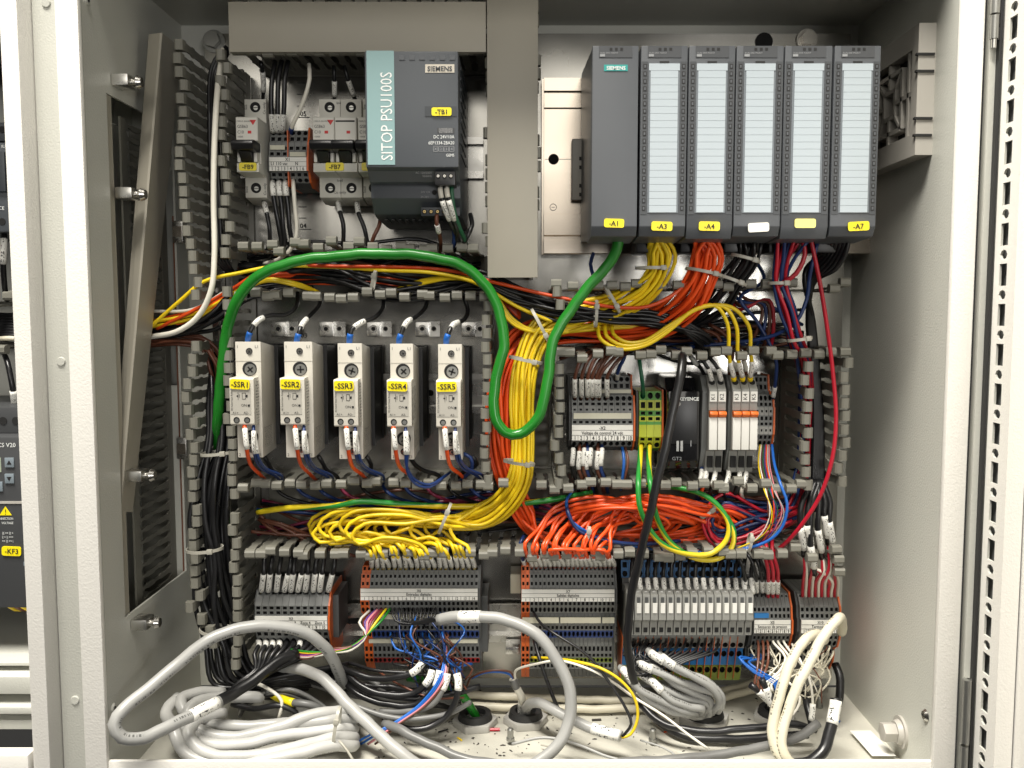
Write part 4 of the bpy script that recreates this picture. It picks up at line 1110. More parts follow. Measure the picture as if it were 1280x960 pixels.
# ------------------------------------------------------------------ fuse lever terminals
fx0, fx1, fn = 783, 942, 16
sc_ = (fx1 - fx0) / fn
ft = []
lever = None
segB = [(700, 712, .030, .032, 's', 'term_blue'), (712, 722, .032, .034, 'r', 'term_blue'), (722, 737, .040, .044, 'p', 'term_dark'), (740, 792, .050, .050, 'p', 'term_dark'), (795, 802, .050, .048, 'p', 'term_light'), (802, 810, .047, .045, 'r', 'term_light'), (812, 822, .042, .041, 'r', 'term_blue'), (822, 831, .041, .040, 'p', 'term_blue'), (832, 842, .037, .036, 'r', 'term_olive'), (842, 850, .036, .033, 'p', 'term_olive')]
for i in range(fn):
    hf = .073
    p0, p1 = fx0 + i * sc_, fx0 + (i + 1) * sc_
    xa, xb = W(p0, 765, hf).x, W(p1, 765, hf).x
    zb_ = W(860, 850, .033).z
    f = thing('fuse_terminal', ORD[i] + ' slim grey fuse terminal counting from the thick black cable', 'fuse terminal', (xa, 0, zb_), 'row of slim fuse terminals')
    if i == 0:
        mb, full = slice_mesh('base', segB, xb - xa, 0, 'term_dark', pxr=860)
        base_me = mb.mesh('base', (0, 0, zb_))
        z = lambda py, h: W(860, py, h).z
        lv = MB(); lv.prism([(.046, z(738, .066)), (.066, z(737, .066)), (.073, z(744, .073)), (.0745, z(775, .074)), (.070, z(779, .072)), (.069, z(794, .069)), (.050, z(797, .066))], .0003, xb - xa - .0003, 'term_light')
        lever_me = lv.mesh('lever', (0, 0, zb_), bevel=.0004)
        mk = MB(); ww = xb - xa; mk.box(ww * .28, .0735, z(766, .074), ww * .82, .0749, z(754, .074), 'paper'); mk_me = mk.mesh('marker', (0, 0, zb_))
        hl_ = MB(); hl_.box(ww * .25, .0688, z(790.5, .07), ww * .75, .0698, z(784.5, .07), 'hole'); hl_me = hl_.mesh('test_slot', (0, 0, zb_))
        sc2 = MB(); sc2.cyl((ww * .5, -.0688, z(742, .069)), (0, -1, .35), ww * .30, .0008, 'zinc', 12); sc2.box(ww * .3, .0737, z(753, .0735), ww * .7, .0742, z(746.5, .0735), 'term_dark'); sc_me = sc2.mesh('lever_screw', (0, 0, zb_))
        sp = MB(); sp.prism([(.01, z(848, .03)), (.0365, z(848, .036)), (.0415, z(829, .041)), (.0475, z(808, .047)), (.0505, z(796, .05)), (.01, z(796, .05))], -.0003, .0002, 'term_orange'); sp_me = sp.mesh('separator', (0, 0, zb_))
    for nm, me in (('base', base_me), ('lever', lever_me), ('marker', mk_me), ('test_slot', hl_me), ('lever_screw', sc_me), ('separator', sp_me)): link(nm, me, f, (xa, 0, zb_))
    ft.append(f)

# ------------------------------------------------------------------ relay sockets
def relay(px0, px1, s, label):
    hf = .070
    z = lambda py, h: W((px0 + px1) / 2, py, h).z
    xa, xb = W(px0, 530, hf).x + .00015, W(px1, 530, hf).x - .00015
    r = thing('relay', label, 'relay', (xa, 0, z(592, .03)), 'slim relay modules')
    MB().prism([(.008, z(474, .05)), (.050, z(469, .052)), (.056, z(470, .056)), (.068, z(487, .068)), (.068, z(513, .068)), (.066, z(513, .068)), (.066, z(562, .066)), (.060, z(564, .062)), (.056, z(590, .056)), (.008, z(592, .04))], xa, xb, 'term_light').build('socket', r, bevel=.0004)
    MB().box(xa + .0002, .0662, z(562, .069), xb - .0002, .0705, z(522, .07), 'paper').build('relay_body', r, bevel=.0004)
    m = MB(); m.prism([(.0662, z(521, .07)), (.0662, z(514, .07)), (.0722, z(514.5, .072)), (.0735, z(518, .072)), (.0705, z(521.5, .07))], xa + .0003, xb - .0003, 'orange_clip'); m.build('release_clip', r, bevel=.0003)
    MB().box(xa + .0005, .068, z(502, .069), xb - .0005, .0692, z(489.5, .069), 'paper').build('marker', r)
    p = W((px0 + px1) / 2, 496, .0692)
    text(s, (xa + xb) / 2 + .0012, p.z, .0694, .0046, 'ink', r, align='CENTER', rot=math.pi / 2)
    m = MB(); c = Vector(((xa + xb) / 2, -.0625, z(478, .0625))); m.cyl(c, (0, -1, .8), (xb - xa) * .36, .0006, 'hole', 14); m.build('terminal_hole', r)
    m = MB(); m.box(xa + .0012, .0578, z(584, .059), xb - .0012, .0608, z(570, .06), 'hole'); m.build('push_in_slot', r)
    return r
for i, (a_, b_) in enumerate(((886, 897), (897, 908), (915.5, 926.5), (926.5, 937), (937, 947.5))):
    relay(a_, b_, 'K%d' % (i + 1), 'slim relay with white body, orange clip and white marker K%d' % (i + 1))
for px0, px1, lb in ((877, 884.5, 'wide grey end block left of the first relay pair'), (909.5, 914.5, 'grey spacer block between the two relay groups')):
    o = MB(); zz = lambda py: W(890, py, .06).z
    o.prism([(.008, zz(470)), (.050, zz(470)), (.062, zz(490)), (.060, zz(560)), (.050, zz(590)), (.008, zz(592))], W(px0, 530, .06).x, W(px1, 530, .06).x + .0005, 'term')
    t = o.build('end_block', None, origin=(W(px0, 530, .06).x, 0, zz(592)), bevel=.0004)
    tag(t, lb, 'end block', 'grey relay row end blocks')
# black sensor amplifier
ka = thing('sensor_amplifier', 'glossy black sensor amplifier behind the thick black cable', 'amplifier', W(853, 588, .01))
z = lambda py, h: W(853, py, h).z
MB().prism([(.008, z(470, .04)), (.044, z(472, .044)), (.052, z(486, .052)), (.066, z(489, .066)), (.067, z(575, .067)), (.062, z(586, .063)), (.045, z(590, .05)), (.008, z(590, .03))], W(835, 530, .066).x, W(874, 530, .066).x, 'gloss_black').build('housing', ka, bevel=.0015)
a, c = W(838, 500, .0672), W(871, 555, .0672); MB().box(a.x, .0665, c.z, c.x, .0676, a.z, 'black_plastic').build('display_window', ka, bevel=.0005)
ptext('KEYENCE', 861, 498.5, .0672, 4.2, 'ink_white', ka, bold=.03)
ptext('1', 863.5, 554, .0678, 8, 'ink_grey', ka); ptext('GT2', 846, 573, .0672, 4.4, 'ink_grey', ka, sx=1.1)
MB().cyl(W(848.5, 505, .0678), (0, -1, 0), .0016, .0006, 'term_light', 16).build('lamp', ka)
for px in (847, 852): MB().box(W(px - 1.5, 558, .068).x, .0676, W(px, 564, .068).z, W(px + 1.5, 558, .068).x, .0684, W(px, 551, .068).z, 'zinc').build('button', ka)

# ------------------------------------------------------------------ solid state relays
def ssr(i, cxp, mid0, mid1, top0, top1, low0, low1, dy=0):
    s = thing('solid_state_relay', 'cream solid state relay with yellow tag -SSR%d and black heat sink' % i, 'solid state relay', W(cxp, 575, .01), 'row of solid state relays')
    z = lambda py, h: W(cxp, py + dy, h).z
    ht, hm = .094, .106
    # heat sink
    xa, xb = W(top0, 440, ht).x, W(top1, 440, ht).x
    hs = MB()
    hx0, hx1 = xa + .001, xb + .003
    hs.box(hx0, .006, z(556, .06), hx1, .010, z(432, .06), 'heatsink'); hs.box(hx0, .050, z(556, .06), hx1, .056, z(432, .06), 'heatsink')
    h_ = hs.build('heat_sink', s)
    for k in range(6):
        x = hx0 + (hx1 - hx0) * (k + .3) / 6
        MB().box(x, .0102, z(556, .06) + .0006, x + .0011, .0498, z(432, .06) - .0006, 'heatsink').build('fin', h_)
    MB().prism([(.056, z(433, .07)), (ht, z(427, ht)), (ht, z(473, ht)), (ht, z(531, ht)), (ht, z(572, ht)), (.056, z(563, .07))], xa, xb, 'ssr').build('case', s, bevel=.0006)
    MB().box(xa - .0002, ht - .0008, z(451.6, ht), xb + .0002, ht + .0002, z(450.9, ht), 'ssr_face').build('seam', s)
    ma, mb_ = W(mid0, 500, hm).x, W(mid1, 500, hm).x
    mid = MB(); mid.prism([(.078, z(471, .1)), (hm - .001, z(472.5, hm)), (hm, z(474, hm)), (hm, z(530, hm)), (hm - .001, z(531.5, hm)), (.078, z(532, .1))], ma, mb_, 'ssr'); md = mid.build('control_module', s, bevel=.0005)
    a, c = (ma + .0006, z(486, hm)), (mb_ - .0024, z(518, hm)); MB().box(a[0], hm, c[1], c[0], hm + .0003, a[1], 'ssr_face').build('grey_field', md)
    fx = (ma + mb_) / 2
    text('ON', fx - .0005, z(508, hm), hm + .0005, .0028, 'ink', md); text('A1+', ma + .0022, z(517.3, hm), hm + .0005, .0026, 'ink', md); text('A2-', fx + .0014, z(517.3, hm), hm + .0005, .0026, 'ink', md)
    B(fx + .0046, hm + .0003, z(508, hm), fx + .0062, hm + .0006, z(505.5, hm), 'ink').build('led', md)
    text('RS Solid State Relay', ma + .0024, z(513, hm), hm + .0005, .0019, 'ink', md, rot=math.pi / 2)
    g = MB()   # printed relay symbol
    for (x0, z0, x1, z1) in ((0, .002, .0003, .008), (.0010, .0035, .0013, .0065), (.0032, .0025, .0035, .0075), (.0032, .0025, .006, .0028), (.0032, .0072, .006, .0075), (.0057, .0025, .006, .0075), (-.001, .0045, .0004, .0055), (.006, .004, .0075, .006)): g.box(fx - .0028 + x0, hm + .0003, z(503, hm) + z0, fx - .0028 + x1, hm + .0005, z(503, hm) + z1, 'ink')
    g.build('printed_symbol', md)
    for k, fxx in enumerate((.27, .70)):
        c = Vector((ma + (mb_ - ma) * fxx, -hm, z(525, hm))); m = MB()
        m.cyl(c, (0, -1, 0), .0024, .0003, 'hole', 20); m.cyl(c + Vector((.0002, -.0003, -.0003)), (0, -1, 0), .0016, .0004, 'zinc', 14); m.build('control_screw', md)
    for py, r_ in ((439, .0026), (461, .0056), (546, .0056), (562, .0026)):
        c = Vector((xa + (xb - xa) * .55, -ht, z(py, ht))); m = MB()
        m.cyl(c, (0, -1, 0), r_, .0003, 'hole', 24); m.cyl(c + Vector((r_ * .12, -.0003, -r_ * .1)), (0, -1, 0), r_ * .78, .0006, 'screw' if r_ < .004 else 'zinc', 20)
        an = rnd.uniform(0, 3)
        for aa in (an, an + 1.57):
            d = Vector((math.cos(aa), 0, math.sin(aa))) * r_ * .5; e = Vector((-math.sin(aa), 0, math.cos(aa))) * r_ * .12; q = c + Vector((r_ * .12, -.0011, -r_ * .1)); m.face([q - d - e, q + d - e, q + d + e, q - d + e], 'ink')
        m.build('terminal_screw', s)
    text('1', xa + .001, z(435, ht), ht + .0003, .0032, 'ink', s); text('L1', xb - .0046, z(435, ht), ht + .0003, .0032, 'ink', s)
    text('2', xa + .001, z(570, ht), ht + .0003, .0032, 'ink', s); text('T1', xb - .0046, z(570, ht), ht + .0003, .0032, 'ink', s)
    # printed sheet on the side
    q = MB(); q.face([(mb_ + .0004, -.1045, z(528, .1)), (mb_ + .0004, -.080, z(528, .1)), (mb_ + .0004, -.080, z(476, .1)), (mb_ + .0004, -.1045, z(476, .1))], 'fine_print'); q.build('side_label', md, uv=True)
    q = MB(); q.face([(xb + .0004, -.092, z(560, .09)), (xb + .0004, -.066, z(560, .09)), (xb + .0004, -.066, z(534, .09)), (xb + .0004, -.092, z(534, .09))], 'ssr_print'); q.build('side_label', s, uv=True)
    # fixing tabs above the heat sink
    for k, dx in enumerate((18, 33)):
        c = W(cxp + dx * (1.0 if i < 3 else .92) + (0 if i < 3 else 0) + 24 - 8 * i / 2.5, 411, .018)
        m = MB(); m.box(c.x - .0062 + k * .001, .012, c.z - .0068, c.x + .0062 - k * .001, .018 - .006 * k, c.z + .0062, 'steel'); tb = m.build('fixing_tab', s, bevel=.0008)
        m = MB(); m.cyl((c.x, -.0181 + .006 * k, c.z), (0, -1, 0), .0034 - .001 * k, .0006, 'screw', 18); m.cyl((c.x, -.0188 + .006 * k, c.z), (0, -1, 0), .0018, .0003, 'hole', 14); m.build('tab_screw', tb)
    yellow_tag(mid0 + .5, 474 + dy, mid0 + (mid1 - mid0) * .83, 486.5 + dy, hm + .0006, '-SSR%d' % i, s, tilt=rnd.gauss(0, .02) - .03)
    return s
for i, cxp, m0, m1, t0, t1, dy in ((1, 309, 287, 317.5, 294, 326, 0), (2, 372, 350, 381, 355, 390.5, 0), (3, 436, 417, 447.5, 422, 452.5, 2), (4, 500, 483.5, 514.5, 487.5, 516.5, 2.5), (5, 561, 545, 576, 547.5, 577.5, 3)):
    ssr(i, cxp, m0, m1, t0, t1, t0, t1, dy)

# ------------------------------------------------------------------ module rail and interface modules
mr = thing('module_rail', 'wide brushed aluminium profile rail behind the interface modules', 'rail', W(690, 318, .006))
z = lambda py, h=.014: W(700, py, h).z
xa, xb = W(680, 200, .014).x, W(1090, 200, .014).x
MB().prism([(.001, z(318)), (.001, z(98)), (.016, z(98)), (.016, z(114)), (.012, z(115)), (.012, z(128)), (.016, z(129)), (.016, z(135)), (.013, z(136)), (.013, z(267)), (.016, z(268)), (.016, z(294)), (.013, z(295.5)), (.013, z(299)), (.019, z(300)), (.019, z(317)), (.016, z(318))], xa, xb, 'alu').build('profile', mr)
MB().box(xa - .0018, .001, z(318), xa - .0002, .012, z(98), 'alu').build('end_face', mr)
MB().cyl(W(692, 199, .0132), (0, -1, 0), .0045, .0004, 'hole', 24).build('fixing_hole', mr)
a = W(681, 199, .0132); B(a.x, .0130, a.z - .0002, W(728, 199, .0132).x, .0132, a.z + .0002, 'ink_grey').build('scribed_line', mr)
rg = MB(); pr = W(691.5, 259, .0132); rg.cyl(pr, (0, -1, 0), .0030, .0003, 'ink_grey', 24, hollow=.0026); rg.build('earth_mark', mr)
MB().box(pr.x - .0014, .0132, pr.z - .0002, pr.x + .0014, .0134, pr.z + .0002, 'ink_grey').build('earth_mark', mr)

def module_body(m, px0, px1, hf, pxr, slope):
    z = lambda py, h: W(pxr, py, h).z
    xa, xb = W(px0, 180, hf).x + .0002, W(px1, 180, hf).x - .0002
    body = [(.020, z(75, .06)), (hf - .012, z(57, hf)), (hf, z(57, hf)), (hf, z(283, hf)), (hf - .004, z(297 - slope, hf)), (hf - .040, z(299, hf)), (hf - .045, z(296, hf)), (.020, z(296, .07))]
    m.prism(body, xa, xb, 'plc')
    return xa, xb, z
HM = .133
im = thing('interface_module', 'plain dark grey interface module with teal maker plate and tag -A1', 'module', W(767, 300, .02), 'dark grey module row')
m = MB(); xa, xb, z = module_body(m, 739.5, 797.5, HM, 767, 2); m.build('housing', im, bevel=.0007)
def head(par, xa, xb, z):
    w = xb - xa
    MB().box(xa + w * .14, HM, z(72, HM), xa + w * .86, HM + .0004, z(57.5, HM), 'plc_head').build('status_head', par)
    for k in range(3): MB().box(xa + w * (.37 + .115 * k), HM + .0004, z(63.3, HM), xa + w * (.43 + .115 * k), HM + .0007, z(60, HM), 'ink').build('status_lamp', par)
    text('RUN ERR MAINT', xa + w * .17, z(67.5, HM), HM + .0006, .0017, 'ink_grey', par)
    q = label_quad(xa + w * .16, z(71, HM), xa + w * .27, z(68, HM), HM + .0004, 'ink_grey'); q.build('code_mark', par)
head(im, xa, xb, z)
a, c = W(755, 81, HM), W(784.5, 89, HM); m = MB().box(a.x, HM, c.z, c.x, HM + .0004, a.z, 'teal_plate').build('maker_plate', im)
ptext('SIEMENS', 770, 85, HM + .0004, 4.6, 'ink_white', m, bold=.02)
yellow_tag(755, 273.5, 780, 284.5, HM + .0004, '-A1', im, tilt=-.03)
pb = MB(); a, c = W(715, 173, .024), W(731, 250, .024); pb.box(a.x, .014, c.z, c.x, .024, a.z, 'fan'); pbo = pb.build('side_connector', im, bevel=.0012)
for k in range(4): a = W(724, 196 + k * 17 - (k % 2) * 6, .0242); B(a.x, .0242, a.z - .003, a.x + .003, .0246, a.z, 'ink').build('connector_slot', pbo)

FIELD = None
for i, (p0, p1, tg, tm, ty, tl) in enumerate(((800, 858.5, '-A3', 'yellow_tag', 277, 'third'), (859.5, 917.5, '-A4', 'yellow_tag', 277, ''), (918.5, 977.5, '', 'glare_white_tag', 278.5, ''), (978.5, 1038, '', 'glare_pale_tag', 273.5, ''), (1040, 1098, '-A7', 'yellow_tag', 277, ''))):
    lab = ('io module with tag -A3 above the yellow wires', 'io module with tag -A4 above the orange wires', 'io module with a blank white tag above black wires', 'io module with a blank pale yellow tag above red and blue wires', 'last io module in the row with tag -A7')[i]
    md = thing('io_module', 'dark grey ' + lab, 'module', W((p0 + p1) / 2, 300, .02), 'dark grey module row')
    m = MB(); xa, xb, z = module_body(m, p0, p1, HM, (p0 + p1) / 2, -1 if i % 2 else 2); m.build('housing', md, bevel=.0007)
    head(md, xa, xb, z)
    w = xb - xa
    # front flap outline and darker side strips with the lamp windows
    MB().box(xa + w * .02, HM, z(268, HM), xa + w * .155, HM + .0003, z(77, HM), 'plc_trim').build('lamp_strip', md)
    MB().box(xb - w * .155, HM, z(268, HM), xb - w * .02, HM + .0003, z(77, HM), 'plc_trim').build('lamp_strip', md)
    MB().box(xa + w * .40, HM, z(79.2, HM), xa + w * .60, HM + .0006, z(76.6, HM), 'ink').build('flap_catch', md)
    cd = MB().box(xa + w * .165, HM, z(266, HM), xb - w * .165, HM + .0004, z(79, HM), 'card_line').build('label_card', md)
    zz0, zz1 = z(79.4, HM), z(265.6, HM); rows = 21
    hrow = (zz0 - zz1) / rows
    if FIELD is None:
        fm = MB(); fm.box(-w * .33, 0, 0, w * .33, .0004, hrow - .0002, 'card'); FIELD = fm.mesh('label_field')
        fm = MB(); fm.box(-w * .295, 0, 0, w * .295, .0004, hrow - .0002, 'card'); FIELD2 = fm.mesh('label_field')
    for k in range(rows): link('label_field', FIELD if k == 0 else FIELD2, cd, ((xa + xb) / 2, -HM - .0004, zz0 - (k + 1) * hrow))
    for sx in (-1, 1):
        lw = MB()
        for k in range(20):
            cx = xa + w * (.085 if sx < 0 else .915); zc = z(83.2 + k * 9.33, HM)
            lw.box(cx - .0012, HM + .0003, zc - .0017, cx + .0012, HM + .0005, zc + .0017, 'ink'); lw.box(cx - .0006, HM + .0005, zc - .0010, cx + .0006, HM + .0007, zc + .0010, 'plc')
        tag(lw.build('lamp_windows', md), kind='stuff')
    tx = (p0 + p1) / 2 - 2 + (6 if i == 4 else 2 if i == 2 else 0)
    yellow_tag(tx - 13, ty, tx + 13, ty + 11.5, HM + .0004, tg, md, m=tm, tilt=(-.03, -.02, .05, 0, .05)[i])
    # dark connector lever showing under the flap
    MB().box(xa + w * .1, .06, z(316, .09), xb - w * .1, .090, z(296, .09), 'black_plastic').build('front_connector', md, bevel=.0015)

# ------------------------------------------------------------------ neighbouring cabinet devices (far left)
dv = thing('drive', 'dark grey drive with arrow buttons and yellow tag -KF3 in the neighbouring cabinet', 'drive', W(10, 760, .01))
hd = .125
xr_ = W(34.5, 620, hd).x
z = lambda py, h=hd: W(10, py, h).z
MB().box(-.55, .01, z(760), xr_, hd, z(546), 'drive').build('housing', dv, bevel=.0015)
MB().box(-.55, .01, z(546), xr_ - .002, hd - .018, z(512), 'drive').build('terminal_cover', dv, bevel=.0012)
for px in (4, 20): MB().cyl(W(px, 526, hd - .0178), (0, -1, 0), .0030, .0004, 'hole', 16).build('terminal_hole', dv)
ptext('ICS V20', 20, 556, hd, 5.5, 'ink_white', dv, align='RIGHT', sx=1.0)
for py0, py1 in ((572, 584), (592, 604)):
    a, c = W(6.5, py0, hd), W(18.5, py1, hd); bt = MB().box(a.x, hd, c.z, c.x, hd + .0012, a.z, 'drive_btn').build('keypad_button', dv, bevel=.0004)
    zc = (a.z + c.z) / 2; xc = (a.x + c.x) / 2; s_ = 1 if py0 < 580 else -1
    MB().plate([(xc - .0018, zc - .0014 * s_), (xc + .0018, zc - .0014 * s_), (xc, zc + .0018 * s_)], hd + .0012, hd + .0014, 'ink').build('arrow', bt)
a, c = W(-12, 572, hd), W(2, 590, hd); MB().box(a.x, hd, c.z, c.x, hd + .0004, a.z, 'lcd').build('display', dv)
a, c = W(-10, 602, hd), W(4.5, 614, hd); MB().box(a.x, hd, c.z, c.x, hd + .0012, a.z, 'drive_btn').build('keypad_button', dv, bevel=.0004)
MB().box(-.55, hd - .001, z(629.5), xr_ + .0004, hd + .0006, z(626.5), 'fan').build('trim_line', dv)
a = W(7, 638, hd); MB().plate([(a.x - .0045, z(644)), (a.x + .0045, z(644)), (a.x, z(633))], hd, hd + .0004, 'yellow_tag').build('warning_triangle', dv)
text('!', a.x - .0006, z(643), hd + .0006, .006, 'ink', dv)
for py, s in ((648, 'WARNING CONNECTION'), (653.5, 'VOLTAGE'), (666, '||| == ||| ='), (671, '|| = || ==='), (676, '== ||| == |')): ptext(s, 17, py, hd, 3.0, 'ink_white', dv, align='RIGHT', sx=.8)
yellow_tag(2.5, 683, 27, 694.5, hd + .0004, '-KF3', dv, tilt=-.04)
for k in range(4): MB().box(W(-2 + k * 6, 0, hd).x, hd - .001, z(707), W(2 + k * 6, 0, hd).x, hd + .0008, z(702), 'drive_btn').build('vent_slot', dv)
ct = thing('contactor', 'dark blue grey contactor in the neighbouring cabinet above the drive', 'contactor', W(5, 290, .01))
MB().box(-.55, .01, z(290, .1), W(24, 230, .1).x, .10, z(178, .1), 'psu').build('housing', ct, bevel=.0015)
MB().box(-.55, .01, z(176, .09), W(23, 230, .09).x, .088, z(152, .09), 'psu_low').build('terminal_cover', ct, bevel=.0012)
for px in (3, 19): MB().cyl(W(px, 277, .1), (0, -1, 0), .0026, .0005, 'hole', 16).build('terminal_hole', ct); MB().cyl(W(px, 162, .0882), (0, -1, 0), .0026, .0005, 'hole', 16).build('terminal_hole', ct)
a, c = W(-5, 190, .1), W(10, 240, .1); MB().box(a.x, .1, c.z, c.x, .103, a.z, 'psu_low').build('front_panel', ct, bevel=.0006)
ptext('IUS', 6, 183, .1002, 4, 'ink_white', ct); ptext('CE', 2, 260, .1002, 4.4, 'ink_white', ct)
a, c = W(12, 190, .1), W(20, 235, .1); MB().box(a.x, .1, c.z, c.x, .1015, a.z, 'plc').build('side_panel', ct)
nd2 = thing('wiring_duct', 'grey duct of the neighbouring cabinet at the picture edge', 'cable duct', W(5, 430, .01), 'slotted grey wiring ducts')
for zz, o_ in ((376, 1), (436, -1), (70, -1)):
    zc = W(10, zz, .083).z
    B(-.55, .0026, zc - .0007, -.353, .016, zc + .0007, 'duct').build('low_wall', nd2)
    for k in range(8): link('finger', FINGER, nd2, (-.36 - k * .0105 - .004, 0, zc), (rnd.gauss(0, .05), 0 if o_ > 0 else math.pi, rnd.gauss(0, .04)))
# ------------------------------------------------------------------ wiring
rw = random.Random(21)
def FZ(px, py, zmm):
    return (px, py, 0, WZ(px, py, zmm / 1000))
def disc(n, k):
    r = math.sqrt((k + .5) / n); a = k * 2.39996
    return r * math.cos(a), r * math.sin(a)
def bundle(center, n, r, m, label, group, head=None, tail=None, flat=.7, twist=.25, jit=.15, ties=(), sides=8, sl=(), fe=(), step=.006, name='wire', cat='wire', mats=None, stuff=False):
    """n wires side by side along center = [(px, py, h mm, bundle radius mm)]; head / tail: i -> extra points"""
    C = [W(c[0], c[1], c[2] / 1000) if len(c) == 4 else Vector(c[4]) for c in center]
    Rb = [c[3] / 1000 for c in center]
    Y = Vector((0, -1, 0))
    out = []
    for i in range(n):
        a, b = disc(n, i)
        ph = 0.0
        pts = []
        for j, c in enumerate(C):
            t = (C[min(j + 1, len(C) - 1)] - C[max(j - 1, 0)])
            N = t.cross(Y); N = N.normalized() if N.length > 1e-6 else Vector((1, 0, 0))
            ca, sa = math.cos(twist * j), math.sin(twist * j)
            aa, bb = a * ca - b * sa, a * sa + b * ca
            aa += rw.gauss(0, jit); bb += rw.gauss(0, jit)
            pts.append(c + N * aa * Rb[j] + Y * bb * Rb[j] * flat)
        if head: pts = px_path(head(i)) + pts
        if tail: pts = pts + px_path(tail(i))
        mm = mats[i % len(mats)] if mats else m
        if stuff:
            out.append((smoothpath(pts, .008), r, mm)); continue
        lb = label.format(c=COLN.get(mm, mm), o=ORD[min(i, 19)])
        out.append(wire(pts, r, mm, lb, group=group, world=True, sleeves=sl, ferrules=fe, sides=sides, step=step, name=name, cat=cat))
    if stuff: joined('wires', out, label, cat)
    return out
COLN = {'blue': 'dark blue', 'bright_blue': 'bright blue', 'red': 'red', 'black': 'black', 'brown': 'brown', 'orange': 'orange', 'yellow': 'yellow', 'white': 'white', 'violet': 'violet', 'dgreen': 'dark green', 'purple_red': 'dark red', 'grey': 'grey', 'pink': 'pink', 'cream_wire': 'cream', 'green': 'green', 'ivory': 'ivory', 'dgrey': 'dark grey', 'lgrey': 'light grey'}
def tie(px, py, h, angdeg, rx, label, rh=None):
    """a cable tie ring seen across a bundle: rx half length mm across, square head on it"""
    c = W(px, py, h / 1000); a = R(angdeg)
    d = Vector((math.cos(a), 0, math.sin(a))); Y = Vector((0, -1, 0)); rh = rh or rx * .6
    t = thing('cable_tie', label, 'cable tie', c, 'pale plastic cable ties')
    ax = d.cross(Y)
    m = MB(); n = 22; w = .0012
    V = []
    for k in range(n):
        an = 2 * math.pi * k / n
        for rr in (1.0, 1 + .9 / rx):
            for sgn in (-1, 1):
                V.append(c + d * math.cos(an) * rx / 1000 * rr + Y * math.sin(an) * rh / 1000 * (1 + (.9 / rh if rr > 1 else 0)) + ax * w * sgn)
    Fc = []
    for k in range(n):
        a0, b0 = 4 * k, 4 * ((k + 1) % n)
        Fc += [(a0 + 2, a0 + 3, b0 + 3, b0 + 2), (a0, b0, b0 + 1, a0 + 1), (a0, a0 + 2, b0 + 2, b0), (a0 + 1, b0 + 1, b0 + 3, a0 + 3)]
    m.idx(V, Fc, 'tie'); m.build('strap', t, smooth=True)
    q = c + d * rx * .55 / 1000 + Y * (rh * .84 / 1000 + .0008)
    hb = MB(); e = d * .0021; f = ax * .0020; g = Y * .0014
    V = [q + e * i_ + f * j_ + g * k_ for i_ in (-1, 1) for j_ in (-1, 1) for k_ in (-1, 1)]
    hb.idx(V, [(0, 1, 3, 2), (4, 6, 7, 5), (0, 4, 5, 1), (2, 3, 7, 6), (0, 2, 6, 4), (1, 5, 7, 3)], 'tie'); hb.build('tie_head', t, bevel=.0005)
    return t

# ---- yellow wires from module -A3 to the digital inputs
NY = 19
ytx = [463 + i * (591 - 463) / (NY - 1) for i in range(NY)]
lx = [386, 391, 388, 398, 404, 412, 408, 424, 440, 432, 446, 440, 455, 468, 480, 495, 512, 530, 548]
def yhead(i): return [(822 + (i % 6) * 3.2 - 8, 293, 92 + (i // 6) * 4)]
def ytail(i):
    x = lx[i]; e = ytx[i]; up = rw.uniform(-1, 1)
    lvl = (i * 5) % 7
    top, mid, bot = 640 + lvl * 2.6 + up * 2, 652 + lvl * 2.4, 668 + lvl * 2.0
    hh = 58 + (i * 7 % 13) * 2.0
    pts = [(566 - (i % 3) * 8, 650 + (i % 5) * 3 - 4, hh - 2)]
    if e - x > 50: pts += [((x + 545) / 2 + 15, top - 3 + (i % 3) * 2, hh), (x + 16, top + 1, hh + 2), (x, mid + 3, hh + 3), (x + 9, bot, hh + 3), (x * .62 + e * .38, bot + 2 - (i % 3) * 5, hh + 4), (x * .25 + e * .75, 679 + (i % 3) * 2 - (i % 4) * 2, hh + 3)]
    else: pts += [(x + 14, top + 4, hh + 2), (x + 8 + (e - x) * .3, bot - 6, hh + 4)]
    j1, j2 = rw.gauss(0, 3.2), rw.gauss(0, 2.6)
    pts += [(e - 6 + j1, 685 + j2, 84 + rw.uniform(-3, 5)), (e - 3 + j1 * .7, 692 + j2 * .6, 84), (e + 1.5, 705, 60), (e + 2, 712, 40)]
    return pts
bundle([(826, 318, 90, 11), (822, 342, 86, 9), (800, 366, 78, 11), (760, 386, 68, 11), (715, 398, 62, 11), (680, 413, 62, 12), (660, 452, 66, 10), (654, 500, 68, 10), (654, 560, 70, 10), (650, 600, 70, 10), (628, 630, 68, 11), (598, 648, 66, 12)],
       NY, 1.55, 'yellow', 'yellow wire from module -A3, its end {o} from the left at the inputs', 'yellow wires from module to input terminals', head=yhead, tail=ytail, sl=((-44, -14),), twist=.12, jit=.10, flat=.62)
